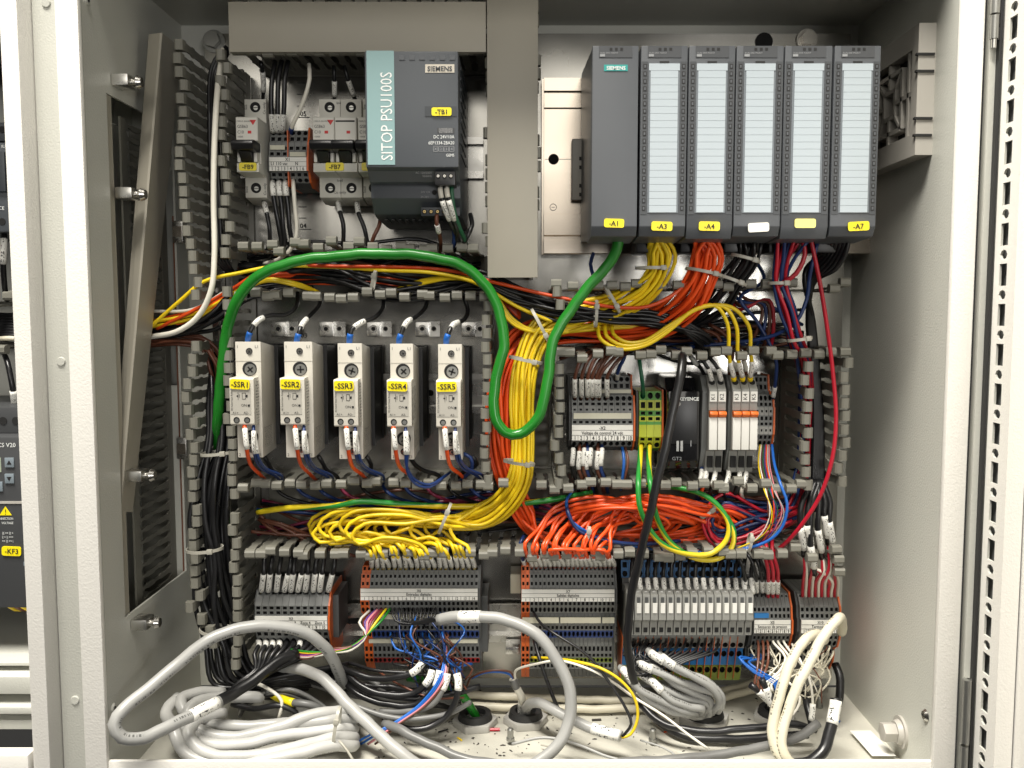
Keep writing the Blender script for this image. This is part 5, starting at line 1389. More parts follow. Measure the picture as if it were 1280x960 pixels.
# ---- orange wires from module -A4 to the digital outputs
NO = 19
otx = [664 + i * (767 - 664) / (NO - 1) for i in range(NO)]
def ohead(i): return [(868 + (i % 6) * 5, 292, 96 + (i // 6) * 4)]
def otail(i):
    e = otx[i]; k = i % 6
    far = 815 + (i * 37 % 95)
    top = 621 + (i % 7) * 3.5
    h0 = 34 + k * 5
    if i % 6 == 5:
        return [(672, 672 - k, 62), (700, 685, 70), (740, 687, 84), (e - 6, 688, 87), (e - 3, 693, 84), (e, 703, 60), (e + 1, 711, 38)]
    return [(668 + k * 1.5, 672 - k * 2, 40 + k * 3), (700, 682 - k * 3, h0), (760, 680 - k * 3, h0 - 4), (far - 18, 672 - (i % 5) * 5, h0 + 4), (far, 655 - (i % 4) * 4, h0 + 14), (far - 22, top + 12, h0 + 22), ((e + far) / 2 + 6, top, h0 + 30), (e + 26 + rw.uniform(-10, 10), top + 12 + rw.uniform(-5, 6), 64 + k), (e + 5 + rw.gauss(0, 5), 660 + k + rw.gauss(0, 4), 74), (e - 5 + rw.gauss(0, 3.5), 682 + rw.gauss(0, 2.5), 86), (e - 4 + rw.gauss(0, 2), 690, 85), (e, 703, 60), (e + 1, 711, 38)]
bundle([(884, 320, 94, 12), (878, 345, 88, 11), (860, 376, 78, 13), (825, 402, 62, 13), (770, 412, 48, 12), (700, 412, 40, 12), (652, 428, 46, 12), (631, 468, 56, 11), (625, 520, 60, 10), (628, 570, 60, 10), (640, 612, 58, 9), (656, 645, 54, 9)],
       NO, 1.55, 'orange', 'orange wire from module -A4, its end {o} from the left at the outputs', 'orange wires from module to output terminals', head=ohead, tail=otail, sl=((-44, -14),), twist=.12, jit=.10, flat=.62)
# extra orange loops lying in the duct
for i in range(9):
    y = 622 + i * 2.6; xr = 905 + (i * 13 % 45)
    wire([(690 + i * 6, 676 - i, 30), (725 + i * 3, 645 - i * 2, 52 + i), (770 + i * 4, 624 + i, 66), (830, 620 + i * 2.4, 70 - i), (xr - 20, 634 + i * 3, 64), (xr, 652 + i * 3, 54), (xr - 40, 668 + i, 44), (800, 672 + i, 36)], 1.5, 'orange', 'orange wire loop lying in the lower duct behind the earth cables', group='orange wire loops in the lower duct')
# single orange wire crossing the junction
wire([(196, 411, 60), (250, 384, 66), (292, 360, 70), (335, 336, 72), (430, 333, 74), (560, 338, 74), (615, 352, 74), (700, 372, 78), (770, 384, 82), (810, 383, 84), (842, 368, 84), (862, 350, 82)], 1.5, 'orange', 'single orange wire crossing the junction above the black wires')
# ---- thick green cable
wire([(773, 290, 100), (771, 312, 98), (760, 330, 96), (733, 362, 94), (708, 395, 94), (690, 432, 96), (684, 480, 98), (672, 522, 98), (650, 543, 98), (632, 540, 98), (618, 518, 97), (621, 470, 96), (630, 430, 95), (624, 390, 93), (603, 352, 92), (575, 331, 92), (530, 320, 92), (480, 317, 92), (420, 320, 92), (360, 329, 92), (322, 346, 92), (298, 372, 90), (284, 412, 84), (277, 470, 78), (272, 528, 70), (276, 600, 40), (284, 670, 30)], 4.2, 'green', 'thick green cable looping from the first module round to the far duct', cat='cable', name='cable', sides=14)
# ---- wires in the upper left duct
for i in range(4):
    wire([(182, 404 + i * 3, 50 - i * 5), (240, 388 + i * 4, 58), (285, 366 + i * 3, 62), (330, 345 + i * 3, 60 - i * 4), (400, 342 + i * 4, 52), (480, 348 + i * 3, 50), (560, 352 + i * 2, 52), (615, 362 + i * 2, 50), (650, 392 + i * 2, 46)], 1.5, 'orange', 'orange wire running along the upper duct out to the side opening', group='orange wires in the upper duct')
wire([(181, 415, 70), (225, 376, 80), (255, 352, 82), (300, 341, 80), (345, 333, 78), (420, 334, 70), (480, 338, 74), (540, 341, 78), (590, 352, 78), (650, 385, 72), (690, 402, 70)], 1.5, 'yellow', 'single yellow wire curving from the side opening along the upper duct')
for i in range(2):
    wire([(182, 404 + i * 6, 60), (250, 390 + i * 5, 62), (300, 362 + i * 3, 64), (335, 349 + i * 2, 70), (370, 354 + i * 3, 66), (400, 366, 50)], 1.5, 'yellow', 'yellow wire from the side opening dipping under the duct fingers', group='yellow wires by the side opening')
for i in range(3):
    wire([(495, 362 + i, 56), (530, 350 + i * 2, 64), (570, 346 + i, 70), (606, 352 + i * 3, 72), (622, 372 + i * 4, 70), (640, 398 + i * 3, 68), (664, 412 + i, 68), (700, 411 + i * 2, 66), (740, 406 + i * 3, 60), (800, 404 + i * 2, 56)], 1.5, 'yellow', ('upper', 'middle', 'lower')[i] + ' yellow wire swinging from the upper duct into the junction', group='yellow wires crossing the junction')
wire([(184, 389, 58), (240, 387, 58), (290, 360, 62), (320, 350, 52)], 1.4, 'white', 'thin white wire among the orange ones at the side opening')
bundle([(302, 338, 40, 9), (360, 340, 50, 9), (420, 346, 58, 8), (480, 358, 62, 7), (540, 360, 60, 7), (600, 352, 62, 7), (645, 368, 66, 7), (700, 388, 70, 7), (760, 394, 70, 7), (820, 398, 66, 7)], 11, 1.6, 'black', 'black wire running along the upper duct into the junction', 'black wires along the upper duct', jit=.3,
       tail=lambda i: [(862 + (i % 4) * 5, 414 + (i % 3) * 3, 64), (888 + (i % 4) * 5, 436 + (i % 5) * 2, 50)])
bundle([(300, 330, 20, 12), (370, 326, 30, 12), (450, 330, 30, 12), (530, 332, 30, 12), (600, 340, 24, 10)], 12, 1.6, 'black', 'black and brown wires in the shadow behind the green cable', None, stuff=True, jit=.5, mats=['black', 'black', 'brown', 'black'])
bundle([(296, 372, 60, 8), (268, 396, 62, 9), (230, 411, 60, 8), (180, 414, 50, 8)], 8, 1.8, 'black', 'black cable heading out through the side opening', 'black cables at the side opening', jit=.2, head=lambda i: [(350 + i * 6, 345 + i * 2, 48)])
bundle([(180, 424, 52, 5), (225, 423, 56, 5), (256, 432, 56, 6), (274, 458, 52, 7), (284, 500, 44, 7), (286, 560, 36, 6)], 6, 1.5, 'brown', 'brown wire bending down beside the green cable', 'brown wires at the side opening', jit=.25)
# ---- vertical duct at the left
wire([(279, 62, 60), (272, 110, 84), (268, 180, 88), (267, 250, 88), (268, 318, 88), (264, 362, 88), (248, 395, 84), (222, 414, 78), (181, 422, 66)], 2.2, 'white', 'long off-white cable hanging down the slotted duct to the side opening', cat='cable', name='cable', sides=10)
for i in range(4):
    wire([(284, 58 + i * 3, 60), (266 + i * 2, 82 + i * 4, 60 + i * 4), (262 + i * 3, 150, 56), (265 + i * 3, 240, 50), (268 + i * 4, 320, 46), (285 + i * 2, 340, 40)], 2.0, 'black', 'black cable behind the off-white one in the slotted duct', group='black cables at the top of the slotted duct', cat='cable', name='cable')
bundle([(283, 440, 40, 12), (280, 500, 56, 14), (276, 550, 64, 14), (265, 600, 70, 16), (259, 650, 70, 16), (262, 700, 70, 15), (268, 750, 66, 16), (278, 800, 64, 18), (292, 845, 66, 18)], 15, 2.2, 'black', 'black cable in the thick bundle down the slotted duct', 'thick bundle of black cables', jit=.15, cat='cable', name='cable', tail=lambda i: [(318 + i * 4, 868 - i * 2, 70), (365 + i * 5, 872 - i * 3, 50)])
tie(272, 566, 76, 5, 13, 'cable tie round the black bundle, topmost of the three', 11); tie(256, 686, 82, 3, 14, 'cable tie round the black bundle at mid height', 12); tie(272, 788, 80, -8, 14, 'cable tie round the black bundle near the bottom', 12)
# ---- breakers
def lead(pts, m, label, group=None, r=1.6, sl=((-12, -1),), fe=()): return wire(pts, r, m, label, group=group, sleeves=sl, ferrules=fe, name='lead')
lead([(326, 78, 60), (329, 96, 52), (329, 122, 40), (328, 132, 32)], 'black', 'black lead into the top of breaker -FB9', sl=((8, 25),))
for k, (x0, x1) in enumerate(((338, 341), (346, 347), (354, 353))):
    lead([(x0 + 6, 76, 56), (x0 + 2, 100, 58), (x0 + 1, 135, 56), (x1, 160, 52), (x1, 170, 40)], 'black', ORD[k] + ' black lead from the left into the top of the X1 block', 'black leads above the X1 block', r=2.0, sl=((-24, -9),))
lead([(386, 80, 58), (387, 98, 60), (378, 130, 58), (366, 156, 54), (362, 172, 40)], 'white', 'white lead with blue ferrule entering the X1 block', r=1.7, sl=(), fe=((-14, -6, 'w_blue'),))
lead([(417, 82, 52), (418, 100, 50), (418, 125, 38), (418, 133, 32)], 'black', 'black lead into the first pole of breaker -FB7', sl=((12, 25),))
lead([(430, 82, 52), (435, 100, 50), (443, 122, 40), (444, 132, 32)], 'black', 'black lead into the second pole of breaker -FB7', sl=((12, 25),))
lead([(329, 248, 38), (333, 265, 48), (337, 285, 50), (337, 304, 46), (332, 318, 40)], 'black', 'black lead leaving the bottom of breaker -FB9', r=1.8, sl=((6, 18),))
for k, (x0, x1) in enumerate(((340, 349), (348, 354), (356, 362))):
    lead([(x0 + 1, 224, 42), (x0 + 1, 236, 52), (x0 + 4, 258, 52), (x1, 285, 50), (x1 + 2, 305, 46), (x1 - 12, 322, 40)], 'black', ORD[k] + ' black lead from the left below the X1 block', 'black leads below the X1 block', r=2.0, sl=((5, 20),))
lead([(366, 222, 42), (367, 236, 54), (369, 262, 54), (371, 285, 52), (368, 304, 50), (352, 322, 46), (330, 330, 40)], 'white', 'white lead leaving the bottom of the X1 block', r=1.7, sl=())
lead([(422, 250, 36), (424, 262, 46), (429, 280, 48), (429, 303, 44), (426, 318, 36)], 'black', 'black lead leaving the first pole of breaker -FB7', r=1.8, sl=((4, 16),))
lead([(446, 250, 36), (448, 266, 46), (455, 284, 48), (459, 303, 44), (458, 318, 36)], 'black', 'black lead leaving the second pole of breaker -FB7', r=1.8, sl=((4, 16),))
lead([(476, 268, 36), (474, 282, 44), (468, 294, 46), (464, 306, 42), (462, 320, 36)], 'brown', 'brown lead below the hidden breaker', r=1.7, sl=())
lead([(546, 268, 100), (546, 280, 100), (549, 292, 92), (551, 306, 76), (548, 322, 50)], 'brown', 'brown lead with a white sleeve below the power supply', r=1.6, sl=((8, 16),))
lead([(550, 230, 112), (551, 242, 114), (555, 258, 112), (562, 275, 104), (570, 292, 92), (576, 308, 74)], 'black', 'black lead with white sleeve from the power supply L1 screw', r=1.6, sl=((3, 11, 'w_white', .4), (13, 30)))
lead([(558, 230, 112), (559, 242, 115), (563, 258, 113), (568, 275, 105), (572, 290, 96), (567, 308, 74)], 'black', 'black lead with white sleeve from the power supply N screw', r=1.6, sl=((3, 11, 'w_white', .4), (13, 30)))
lead([(564, 230, 110), (565, 246, 110), (568, 266, 108), (575, 286, 98), (582, 304, 80), (578, 318, 60)], 'dgreen', 'dark green lead from the power supply earth screw', r=1.7, sl=())
lead([(588, 268, 70), (590, 282, 82), (584, 296, 86), (578, 306, 80), (565, 315, 60)], 'black', 'black lead curling beside the power supply corner', r=1.8, sl=())
lead([(566, 280, 90), (568, 296, 88), (565, 310, 76), (556, 322, 60)], 'blue', 'dark blue lead behind the power supply leads', r=1.6, sl=())
# ---- solid state relay leads
T = [([(372, 366, 56), (370, 384, 66), (358, 393, 72), (338, 394, 78), (322, 401, 86), (313, 414, 90), (310, 424, 88), (310, 432, 84)], 1), ([(403, 366, 56), (399, 382, 66), (386, 396, 76), (378, 405, 84), (373, 418, 90), (371, 426, 88), (371, 434, 84)], 2),
     ([(478, 366, 56), (479, 384, 66), (468, 397, 76), (452, 403, 84), (440, 412, 90), (437, 422, 90), (437, 434, 84)], 3), ([(535, 366, 56), (532, 384, 66), (520, 396, 76), (508, 403, 86), (502, 416, 90), (499, 424, 90), (499, 434, 84)], 4), ([(577, 366, 56), (585, 388, 66), (580, 400, 74), (567, 405, 84), (561, 416, 90), (558, 424, 90), (558, 434, 84)], 5)]
for pts, i in T: lead(pts, 'black', 'black lead with a white sleeve into the top of relay -SSR%d' % i, r=1.75, sl=((-30, -19),), fe=((-13, -4, 'w_bright_blue', .7),))
for i, cx, dy in ((1, 309, 0), (2, 372, 0), (3, 436, 2), (4, 495, 2), (5, 559, 2)):
    a = cx - 3
    lead([(a - .5, 524, 94), (a, 536, 106), (a + 2, 556 + dy, 108), (a + 4, 570 + dy, 104), (a + 8, 582 + dy, 94), (a + 18, 592, 80), (a + 26, 600, 60)], 'orange', 'orange control lead under relay -SSR%d' % i, r=1.6, sl=((3, 10, 'w_white', .5), (14, 30)))
    b = cx + (8 if i < 4 else 12 if i == 4 else 10)
    for k in range(2):
        lead([(b, 524, 94), (b, 536, 104), (b + k * 3, 556 + dy, 106 - k * 3), (b + 2 + k * 4, 572 + dy, 102), (b + 10 + k * 6, 586, 90), (b + 26 + k * 8, 594, 74), (b + 36, 604, 55)] if i != 4 else [(b, 524, 94), (b, 536, 104), (b + k * 3, 560, 106), (b + 2, 585 + k * 3, 102), (b + 12, 600 + k * 5, 96), (b + 30, 606 + k * 3, 90), (b + 48, 596, 80), (b + 56, 590, 66)],
             'blue', 'dark blue control lead under relay -SSR%d' % i, 'dark blue leads under relay %d' % i, r=1.2, sl=((3, 9, 'w_white', .6), (14, 32)))
for k, (x0, x1) in enumerate(((330, 352), (398, 420), (458, 470), (512, 548), (590, 575))):
    lead([(x0, 570, 78), (x0 + 6, 580, 74), ((x0 + x1) / 2, 588, 66), (x1, 594, 58), (x1 + 4, 606, 44)], 'black', 'black lead leaving the bottom of relay -SSR%d' % (k + 1), r=1.9, sl=())
lead([(576, 566, 80), (588, 572, 84), (590, 585, 80), (580, 597, 70), (570, 604, 50)], 'blue', 'dark blue lead curling right of relay -SSR5', sl=())
# ---- control voltage block leads
for k, (x0, x1) in enumerate(((722, 718.5), (730, 727), (738, 734.5), (746, 740), (752, 745.5), (760, 749), (768, 759))):
    lead([(x0 + 32, 428, 36), (x0 + 18, 438, 52), (x0 + 5, 450, 62), (x1 + .5, 470, 62), (x1, 490, 56), (x1, 500, 44)], 'brown', ORD[k] + ' brown sleeved lead from the left above the X2 block', 'brown leads above the X2 block', sl=((-27, -8),))
lead([(783, 436, 40), (780, 448, 52), (773, 462, 46), (771, 476, 32)], 'blue', 'dark blue lead into the back level of the X2 block', sl=((-12, -3, 'w_white', .4),))
for k, (x0, m) in enumerate(((716, 'black'), (724, 'brown'), (730, 'brown'), (734, 'blue'), (738, 'black'), (747, 'brown'), (752, 'blue'))):
    lead([(x0, 555, 46), (x0 + .5, 566, 54), (x0 - 1, 585, 54), (x0 + 4, 600, 50), (x0 + 8, 616, 34)], m, COLN[m] + ' sleeved lead, %s from the left below the X2 block' % ORD[k], 'leads below the X2 block', sl=((6 + (k % 2) * 3, 21 + (k % 2) * 3),))
lead([(777, 556, 44), (780, 575, 54), (778, 600, 54), (776, 612, 40)], 'bright_blue', 'bright blue lead below the X2 block', r=1.3, sl=()); lead([(781, 556, 44), (785, 578, 54), (781, 598, 54), (778, 612, 40)], 'brown', 'thin brown lead below the X2 block end', r=1.1, sl=())
lead([(797, 438, 50), (800, 456, 58), (803, 478, 58), (804, 494, 50), (804, 500, 44)], 'dgreen', 'dark green lead into the earth terminal', r=1.7, sl=())
# ---- earth cables
wire([(801, 555, 46), (800, 575, 60), (798, 605, 90), (799, 630, 94), (808, 655, 92), (828, 680, 90), (858, 692, 86), (888, 692, 84), (908, 675, 84), (911, 655, 84), (900, 635, 82), (882, 620, 78), (850, 610, 70), (800, 606, 50)], 2.2, 'earth', 'green and yellow earth cable from the first earth terminal looping round', cat='cable', name='earth_cable', sides=12)
wire([(812, 555, 46), (811, 575, 60), (813, 605, 90), (817, 630, 92), (824, 655, 88), (840, 680, 82), (870, 698, 80), (898, 698, 80), (915, 684, 78), (917, 664, 76), (908, 645, 74)], 2.2, 'earth', 'green and yellow earth cable hanging beside the thick black cable', cat='cable', name='earth_cable', sides=12)
wire([(322, 640, 60), (360, 635, 72), (420, 632, 76), (450, 627, 78), (500, 630, 72), (560, 633, 66), (620, 632, 60), (680, 626, 60), (740, 616, 50)], 2.4, 'earth', 'green and yellow earth cable lying over the yellow loops in the duct', cat='cable', name='earth_cable', sides=12)
# thick black sensor cable
wire([(852, 470, 70), (853, 445, 84), (852, 462, 94), (846, 490, 100), (836, 540, 104), (822, 600, 106), (806, 670, 104), (792, 730, 98), (786, 770, 94), (785, 810, 92), (792, 850, 88), FZ(815, 893, 10), FZ(850, 918, 6), FZ(900, 924, 6), FZ(960, 922, 7), FZ(1010, 918, 10)], 3.4, 'black', 'thick black cable hanging diagonally in front of the sensor amplifier', cat='cable', name='cable', sides=14)
# ---- relay leads
for k, (x0, x1) in enumerate(((874, 889), (886, 901))):
    lead([(x0 - 16, 432, 56), (x0, 446, 66), (x1 - 4, 460, 68), (x1, 474, 62), (x1 + 1, 482, 54)], 'black', 'black lead with white sleeve into relay K%d' % (k + 1), sl=((-22, -8),))
lead([(860, 440, 60), (868, 452, 60), (876, 460, 54), (882, 472, 44)], 'black', 'grey sleeved lead beside the sensor amplifier', sl=((4, 14, 'w_lgrey', .5),))
for k, (x1, xm) in enumerate(((917, 911), (928, 922), (938, 938))):
    lead([(747 + k * 9, 404, 62), (751 + k * 8, 424 - k * 3, 74), (775 + k * 4, 436 - k * 4, 80), (806, 432 - k * 3, 82), (838, 412 - k * 3, 84), (866 + k * 6, 388 - k * 2, 86), (894 + k * 10, 382 + k * 1, 86), (xm - 2, 404 + k * 2, 84), (xm, 440, 78), (xm + 2, 456, 74), (x1, 470, 66), (x1, 478, 58)], 'yellow', 'yellow lead with white sleeve looping down into relay K%d' % (k + 3), sl=((-26, -10),), fe=((-8, -2, 'w_yellow', .6),))
for k, (x0, x1) in enumerate(((916, 912), (905, 921), (926, 932))):
    lead([(x0 - 30, 405 + k * 6, 44), (x0 - 8, 420, 50), (x0, 440, 54), (x1, 460, 50), (x1, 472, 44)], 'brown', 'brown lead behind the yellow leads of the relays', 'brown leads at the relays', sl=((-18, -8, 'w_white', .4),))
for k, (x0, m) in enumerate(((873, 'blue'), (879, 'orange'), (890, 'black'), (907, 'black'), (921, 'black'), (929, 'white'))):
    lead([(x0 + 4, 584, 50), (x0 + 3, 598, 60), (x0 - 2, 614, 62), (x0, 624, 44)], m, COLN[m] + ' sleeved lead, %s from the left below the relays' % ORD[k], 'leads below the relays', sl=((4, 20),))
# ---- black wires from the fourth module, red/blue from the fifth
bundle([(938, 302, 92, 11), (932, 326, 88, 9), (916, 350, 80, 10), (898, 378, 70, 10), (870, 398, 56, 9), (820, 412, 40, 8), (760, 420, 30, 7)], 11, 1.6, 'black', 'black wire hanging from the module with the blank white tag', 'black wires from the fourth module', jit=.15)
bundle([(988, 296, 96, 12), (978, 325, 92, 8), (974, 352, 88, 6), (984, 390, 84, 7), (995, 425, 80, 7), (1003, 455, 60, 7), (1007, 520, 44, 7), (1004, 590, 44, 8), (985, 640, 50, 12), (930, 655, 52, 14), (895, 668, 50, 14)], 10, 1.5, 'red', '{c} wire from the pale tagged module down the end duct', 'red and blue wires from the fifth module', mats=['red', 'blue'], jit=.15)
wire([(1012, 292, 100), (1017, 315, 100), (1026, 360, 98), (1034, 410, 96), (1041, 465, 94), (1045, 520, 94), (1041, 570, 94), (1026, 618, 92), (1005, 652, 88), (985, 676, 80), (964, 694, 66), (958, 705, 50)], 1.7, 'red', 'long single red wire bowing in front of the end duct')
wire([(1002, 296, 98), (1006, 318, 98), (995, 342, 96), (978, 354, 92), (970, 360, 86)], 1.9, 'red', 'short red wire curling under the fifth module')
wire([(1022, 302, 90), (1013, 340, 88), (1008, 375, 86), (995, 402, 84), (970, 418, 76), (930, 427, 66), (880, 432, 56), (840, 436, 44)], 1.6, 'blue', 'dark blue wire sweeping left over the junction')
wire([(942, 322, 70), (955, 350, 66), (925, 372, 60), (945, 400, 62), (962, 430, 66), (970, 450, 66), (969, 480, 58), (966, 498, 50)], 1.5, 'blue', 'dark blue wire passing down right of the relays', sleeves=((-12, -2),))
for i in range(7):
    wire([(1062 - i * 5, 294, 96), (1056 - i * 5, 318, 94 - i * 3), (1044 - i * 6, 336, 84 - i * 3), (1018 - i * 2, 352, 66), (1010 + i, 400, 50), (1016 + i, 460, 48), (1018 + i * 1.5, 530, 52), (1016 + i * 2, 600, 58), (1014 + i * 2.4, 640, 62)], 2.2, 'black', 'thick black cable from the last module down the end duct', group='black cables down the end duct', cat='cable', name='cable')
for i, (x, y0) in enumerate(((1000, 655), (1009, 652), (1022, 658), (1030, 640), (1013, 678), (1036, 648))):
    wire([(1018 + i * 2, 600, 66), (x + 2, 630, 76), (x, y0, 78), (x + 4, y0 + 24, 76), (x + 5, y0 + 40, 70)], 2.4, 'black', ORD[i] + ' black cable end with white sleeve above the Termopares terminals', group='black cable ends above the last terminals', cat='cable', name='cable', sleeves=((-28, -8, 'sleeve', .5),))
    for k, m in enumerate(('red', 'white')):
        e = 1003 + i * 8 + k * 4
        wire([(x + 5, y0 + 36, 70), (x + 6 + k * 2, 712, 72), (e + 1, 726, 64), (e, 740, 52), (e, 748, 46)], 1.3, m, COLN[m] + ' core above the last terminal block', group='red and white cores above the last terminals', name='core')
for i, x in enumerate((960, 966, 972)):
    wire([(945 + i * 10, 672, 60), (954 + i * 6, 690, 72), (x, 712, 72), (x, 735, 60), (x, 748, 46)], 1.6, 'red', ORD[i] + ' of three red sleeved leads above the pressure sensor terminals', group='red leads above the pressure terminals', sleeves=((-30, -12),), name='lead')
for i, x in enumerate((930, 944, 951, 956)):
    wire([(912 + i * 12, 682, 50), (x - 6, 698, 66), (x, 715, 66), (x + 2, 735, 56), (x + 2, 744, 46)], 1.5, 'black', ORD[i] + ' black sleeved lead from the left above the pressure sensor terminals', group='black leads above the pressure terminals', sleeves=((-24, -8),), name='lead')
# coils in the right of the lower duct
bundle([(1000, 640, 56, 6), (960, 648, 62, 8), (905, 632, 60, 6), (886, 650, 62, 6), (896, 674, 64, 6), (940, 664, 64, 8), (985, 642, 64, 6)], 7, 1.5, 'red', '{c} wire coiled in the lower duct beside the earth cable', 'red and blue coils in the lower duct', mats=['red', 'blue', 'black', 'red', 'blue'], jit=.35)
bundle([(1000, 625, 40, 6), (950, 634, 44, 8), (900, 628, 44, 8), (850, 630, 40, 8)], 7, 1.5, 'blue', '{c} wire deep in the lower duct by the end', 'dark wires in the lower duct end', mats=['blue', 'red', 'brown'], jit=.5)
for i, m in enumerate(('yellow', 'white', 'brown', 'dgreen', 'violet', 'orange', 'grey', 'pink')):
    wire([(950 + i * 1.6, 556, 46), (948 + i * 2, 580, 60), (955 + i * 2, 612, 84), (965 + i * 2.5 - (i % 3) * 5, 640, 86), (958 + i * 2 - (i % 2) * 6, 664, 82), (930 + i * 3, 682, 76), (890 + i * 2, 690, 66), (830, 688 - i, 50)], .55, m, 'thin %s core trailing from the small terminals into the duct' % COLN[m], sides=6, name='core')
wire([(965, 556, 46), (968, 580, 64), (976, 606, 84), (984, 630, 88), (978, 658, 86), (960, 676, 82), (920, 688, 74), (870, 690, 62), (800, 684, 50), (740, 668, 74), (712, 648, 76), (708, 628, 70), (716, 612, 56)], 1.2, 'bright_blue', 'bright blue wire running along under the orange loops')
wire([(708, 622, 56), (710, 640, 76), (722, 662, 78), (760, 676, 78), (800, 680, 70), (850, 676, 56)], 1.6, 'blue', 'dark blue wire tied in front of the orange loops')
wire([(655, 670, 60), (650, 680, 66), (651, 690, 62), (654, 700, 50), (657, 711, 38)], 1.5, 'blue', 'dark blue lead with white sleeve at the orange end terminals', sleeves=((-17, -4),), name='lead')
# dark filling in the long lower duct and the junction
for (c, n, ms, lb, gr) in (([(325, 645, 20, 14), (420, 650, 24, 14), (520, 640, 20, 12), (620, 640, 20, 12), (720, 645, 18, 12)], 14, ['brown', 'black', 'blue', 'purple_red'], 'dark wires lying deep in the long lower duct', 'dark wires deep in the lower duct'),
                           ([(322, 650, 50, 8), (350, 664, 48, 9), (395, 674, 40, 9), (450, 672, 30, 8)], 6, ['brown'], 'brown wires entering the lower duct from the corner', 'brown wires in the corner of the lower duct'),
                           ([(700, 422, 22, 12), (780, 425, 24, 12), (860, 420, 26, 14), (930, 410, 26, 14), (1000, 420, 26, 12)], 14, ['brown', 'black', 'blue', 'black'], 'dark wires in the depth of the duct under the modules', 'dark wires under the modules'),
                           ([(790, 655, 16, 14), (850, 650, 20, 14), (920, 652, 20, 14), (1000, 650, 20, 12)], 10, ['black', 'blue', 'brown'], 'dark wires lying behind the orange loops', 'dark wires behind the orange loops')):
    bundle(c, n, 1.5, ms[0], lb, gr, mats=ms, jit=.6, stuff=True)
for i in range(10):
    x = 340 + i * 27
    wire([(x, 600, 40), (x + 10, 616, 44 + i % 3 * 6), (x + 40, 628, 40), (x + 90, 634, 26)], 1.5, ('black', 'blue', 'blue', 'purple_red')[i % 4], COLN[('black', 'blue', 'blue', 'purple_red')[i % 4]] + ' wire dropping into the lower duct under the solid state relays', group='wires dropping into the lower duct')
for i in range(4):
    wire([(890 + i * 8, 330 + i * 8, 40), (930 - i * 3, 372 + i * 5, 50), (952 + i * 3, 384 - i * 3, 56), (948 + i * 6, 410 + i * 4, 58), (930 + i * 10, 440, 50)], 1.5, ('brown', 'blue', 'brown', 'red')[i], ('brown', 'dark blue', 'rust brown', 'red')[i] + ' wire arching over the bright patch of plate')
wire([(742, 316, 60), (738, 330, 56), (742, 345, 50), (748, 358, 40)], 1.5, 'blue', 'short dark blue wire under the first module')
# ---- cable ties on the bundles
tie(816, 335, 88, 0, 13, 'cable tie round the yellow wires under module -A3'); tie(880, 340, 90, -12, 14, 'cable tie round the orange wires under module -A4'); tie(765, 374, 78, -60, 12, 'slanted cable tie on the yellow wires in the junction')
tie(745, 392, 80, 88, 10, 'upright cable tie over the black wires in the junction'); tie(676, 408, 76, -62, 15, 'slanted cable tie where the yellow wires turn down'); tie(657, 450, 78, -12, 13, 'cable tie on the yellow wires in the vertical duct')
tie(649, 578, 80, -8, 12, 'cable tie low on the yellow wires in the vertical duct'); tie(556, 648, 78, 68, 13, 'cable tie on the yellow fan in the lower duct'); tie(735, 668, 80, 80, 6, 'small cable tie on the dark blue wire before the orange loops')
tie(932, 323, 92, -15, 11, 'cable tie round the black wires under the modules'); tie(914, 350, 88, -20, 12, 'lower cable tie round the black wires under the modules'); tie(1000, 424, 86, 8, 9, 'cable tie on the red and blue wires'); tie(885, 640, 70, 40, 7, 'cable tie on the red and blue coil'); tie(937, 678, 80, 80, 7, 'cable tie on the thin cores in the lower duct'); tie(467, 352, 78, 78, 8, 'cable tie standing up from the upper duct')
tie(974, 354, 92, 0, 8, 'cable tie high on the red and blue wires')
# ---- zone terminal leads
for i, x in enumerate((328, 337, 347, 361, 365, 378, 383, 393, 401, 416)):
    s = (0, -7, -1, -6, 1, -6, 0, -8, 2, -6)[i]
    wire([(x + 6 + s, 678, 40), (x + 3 + (i % 3), 694, 52), (x + 2, 712 + s, 58), (x - 1 - (4 if i in (3, 5, 9) else 0), 735, 54), (x - 2 - (4 if i in (3, 5, 9) else 0), 745, 46)], 1.9, 'black', ORD[i] + ' black sleeved lead from the left above the Zona terminals', group='black leads above the zone terminals', sleeves=((-27, -9),), name='lead')
for i in range(10):
    x = 322 + i * 8.5
    wire([(x, 800, 48), (x + 2, 806, 60), (x - 4 - i, 818, 70), (320 + i * 3, 836, 76), (300 + i * 2, 852, 84), (282, 868, 88)], 1.9, 'black', 'black core bending from the Zona terminals into the black boot', group='black cores below the zone terminals', sleeves=((4, 15),) if i in (0, 1, 2, 3, 6, 9) else (), name='core')
# coloured cores sweeping to the input row
for i, (m, e, y) in enumerate((('green', 487, 762), ('yellow', 482, 762), ('purple_red', 475, 763), ('violet', 468, 764), ('pink', 471, 763), ('white', 461, 764), ('brown', 478, 762))):
    wire([(364, 812 + i * 1.5, 70), (385, 815 + i * 1.3, 78), (415, 815 - i * .6 + (4 if m == 'white' else 0), 82), (440, 808 + (4 if m == 'white' else 0), 82), (458, 794, 78), (e - 12, 778, 72), (e, y, 58), (e + 1, y - 2, 50)], 1.1, m, 'thin %s core sweeping up to the digital input terminals' % COLN[m], sides=6, name='core')
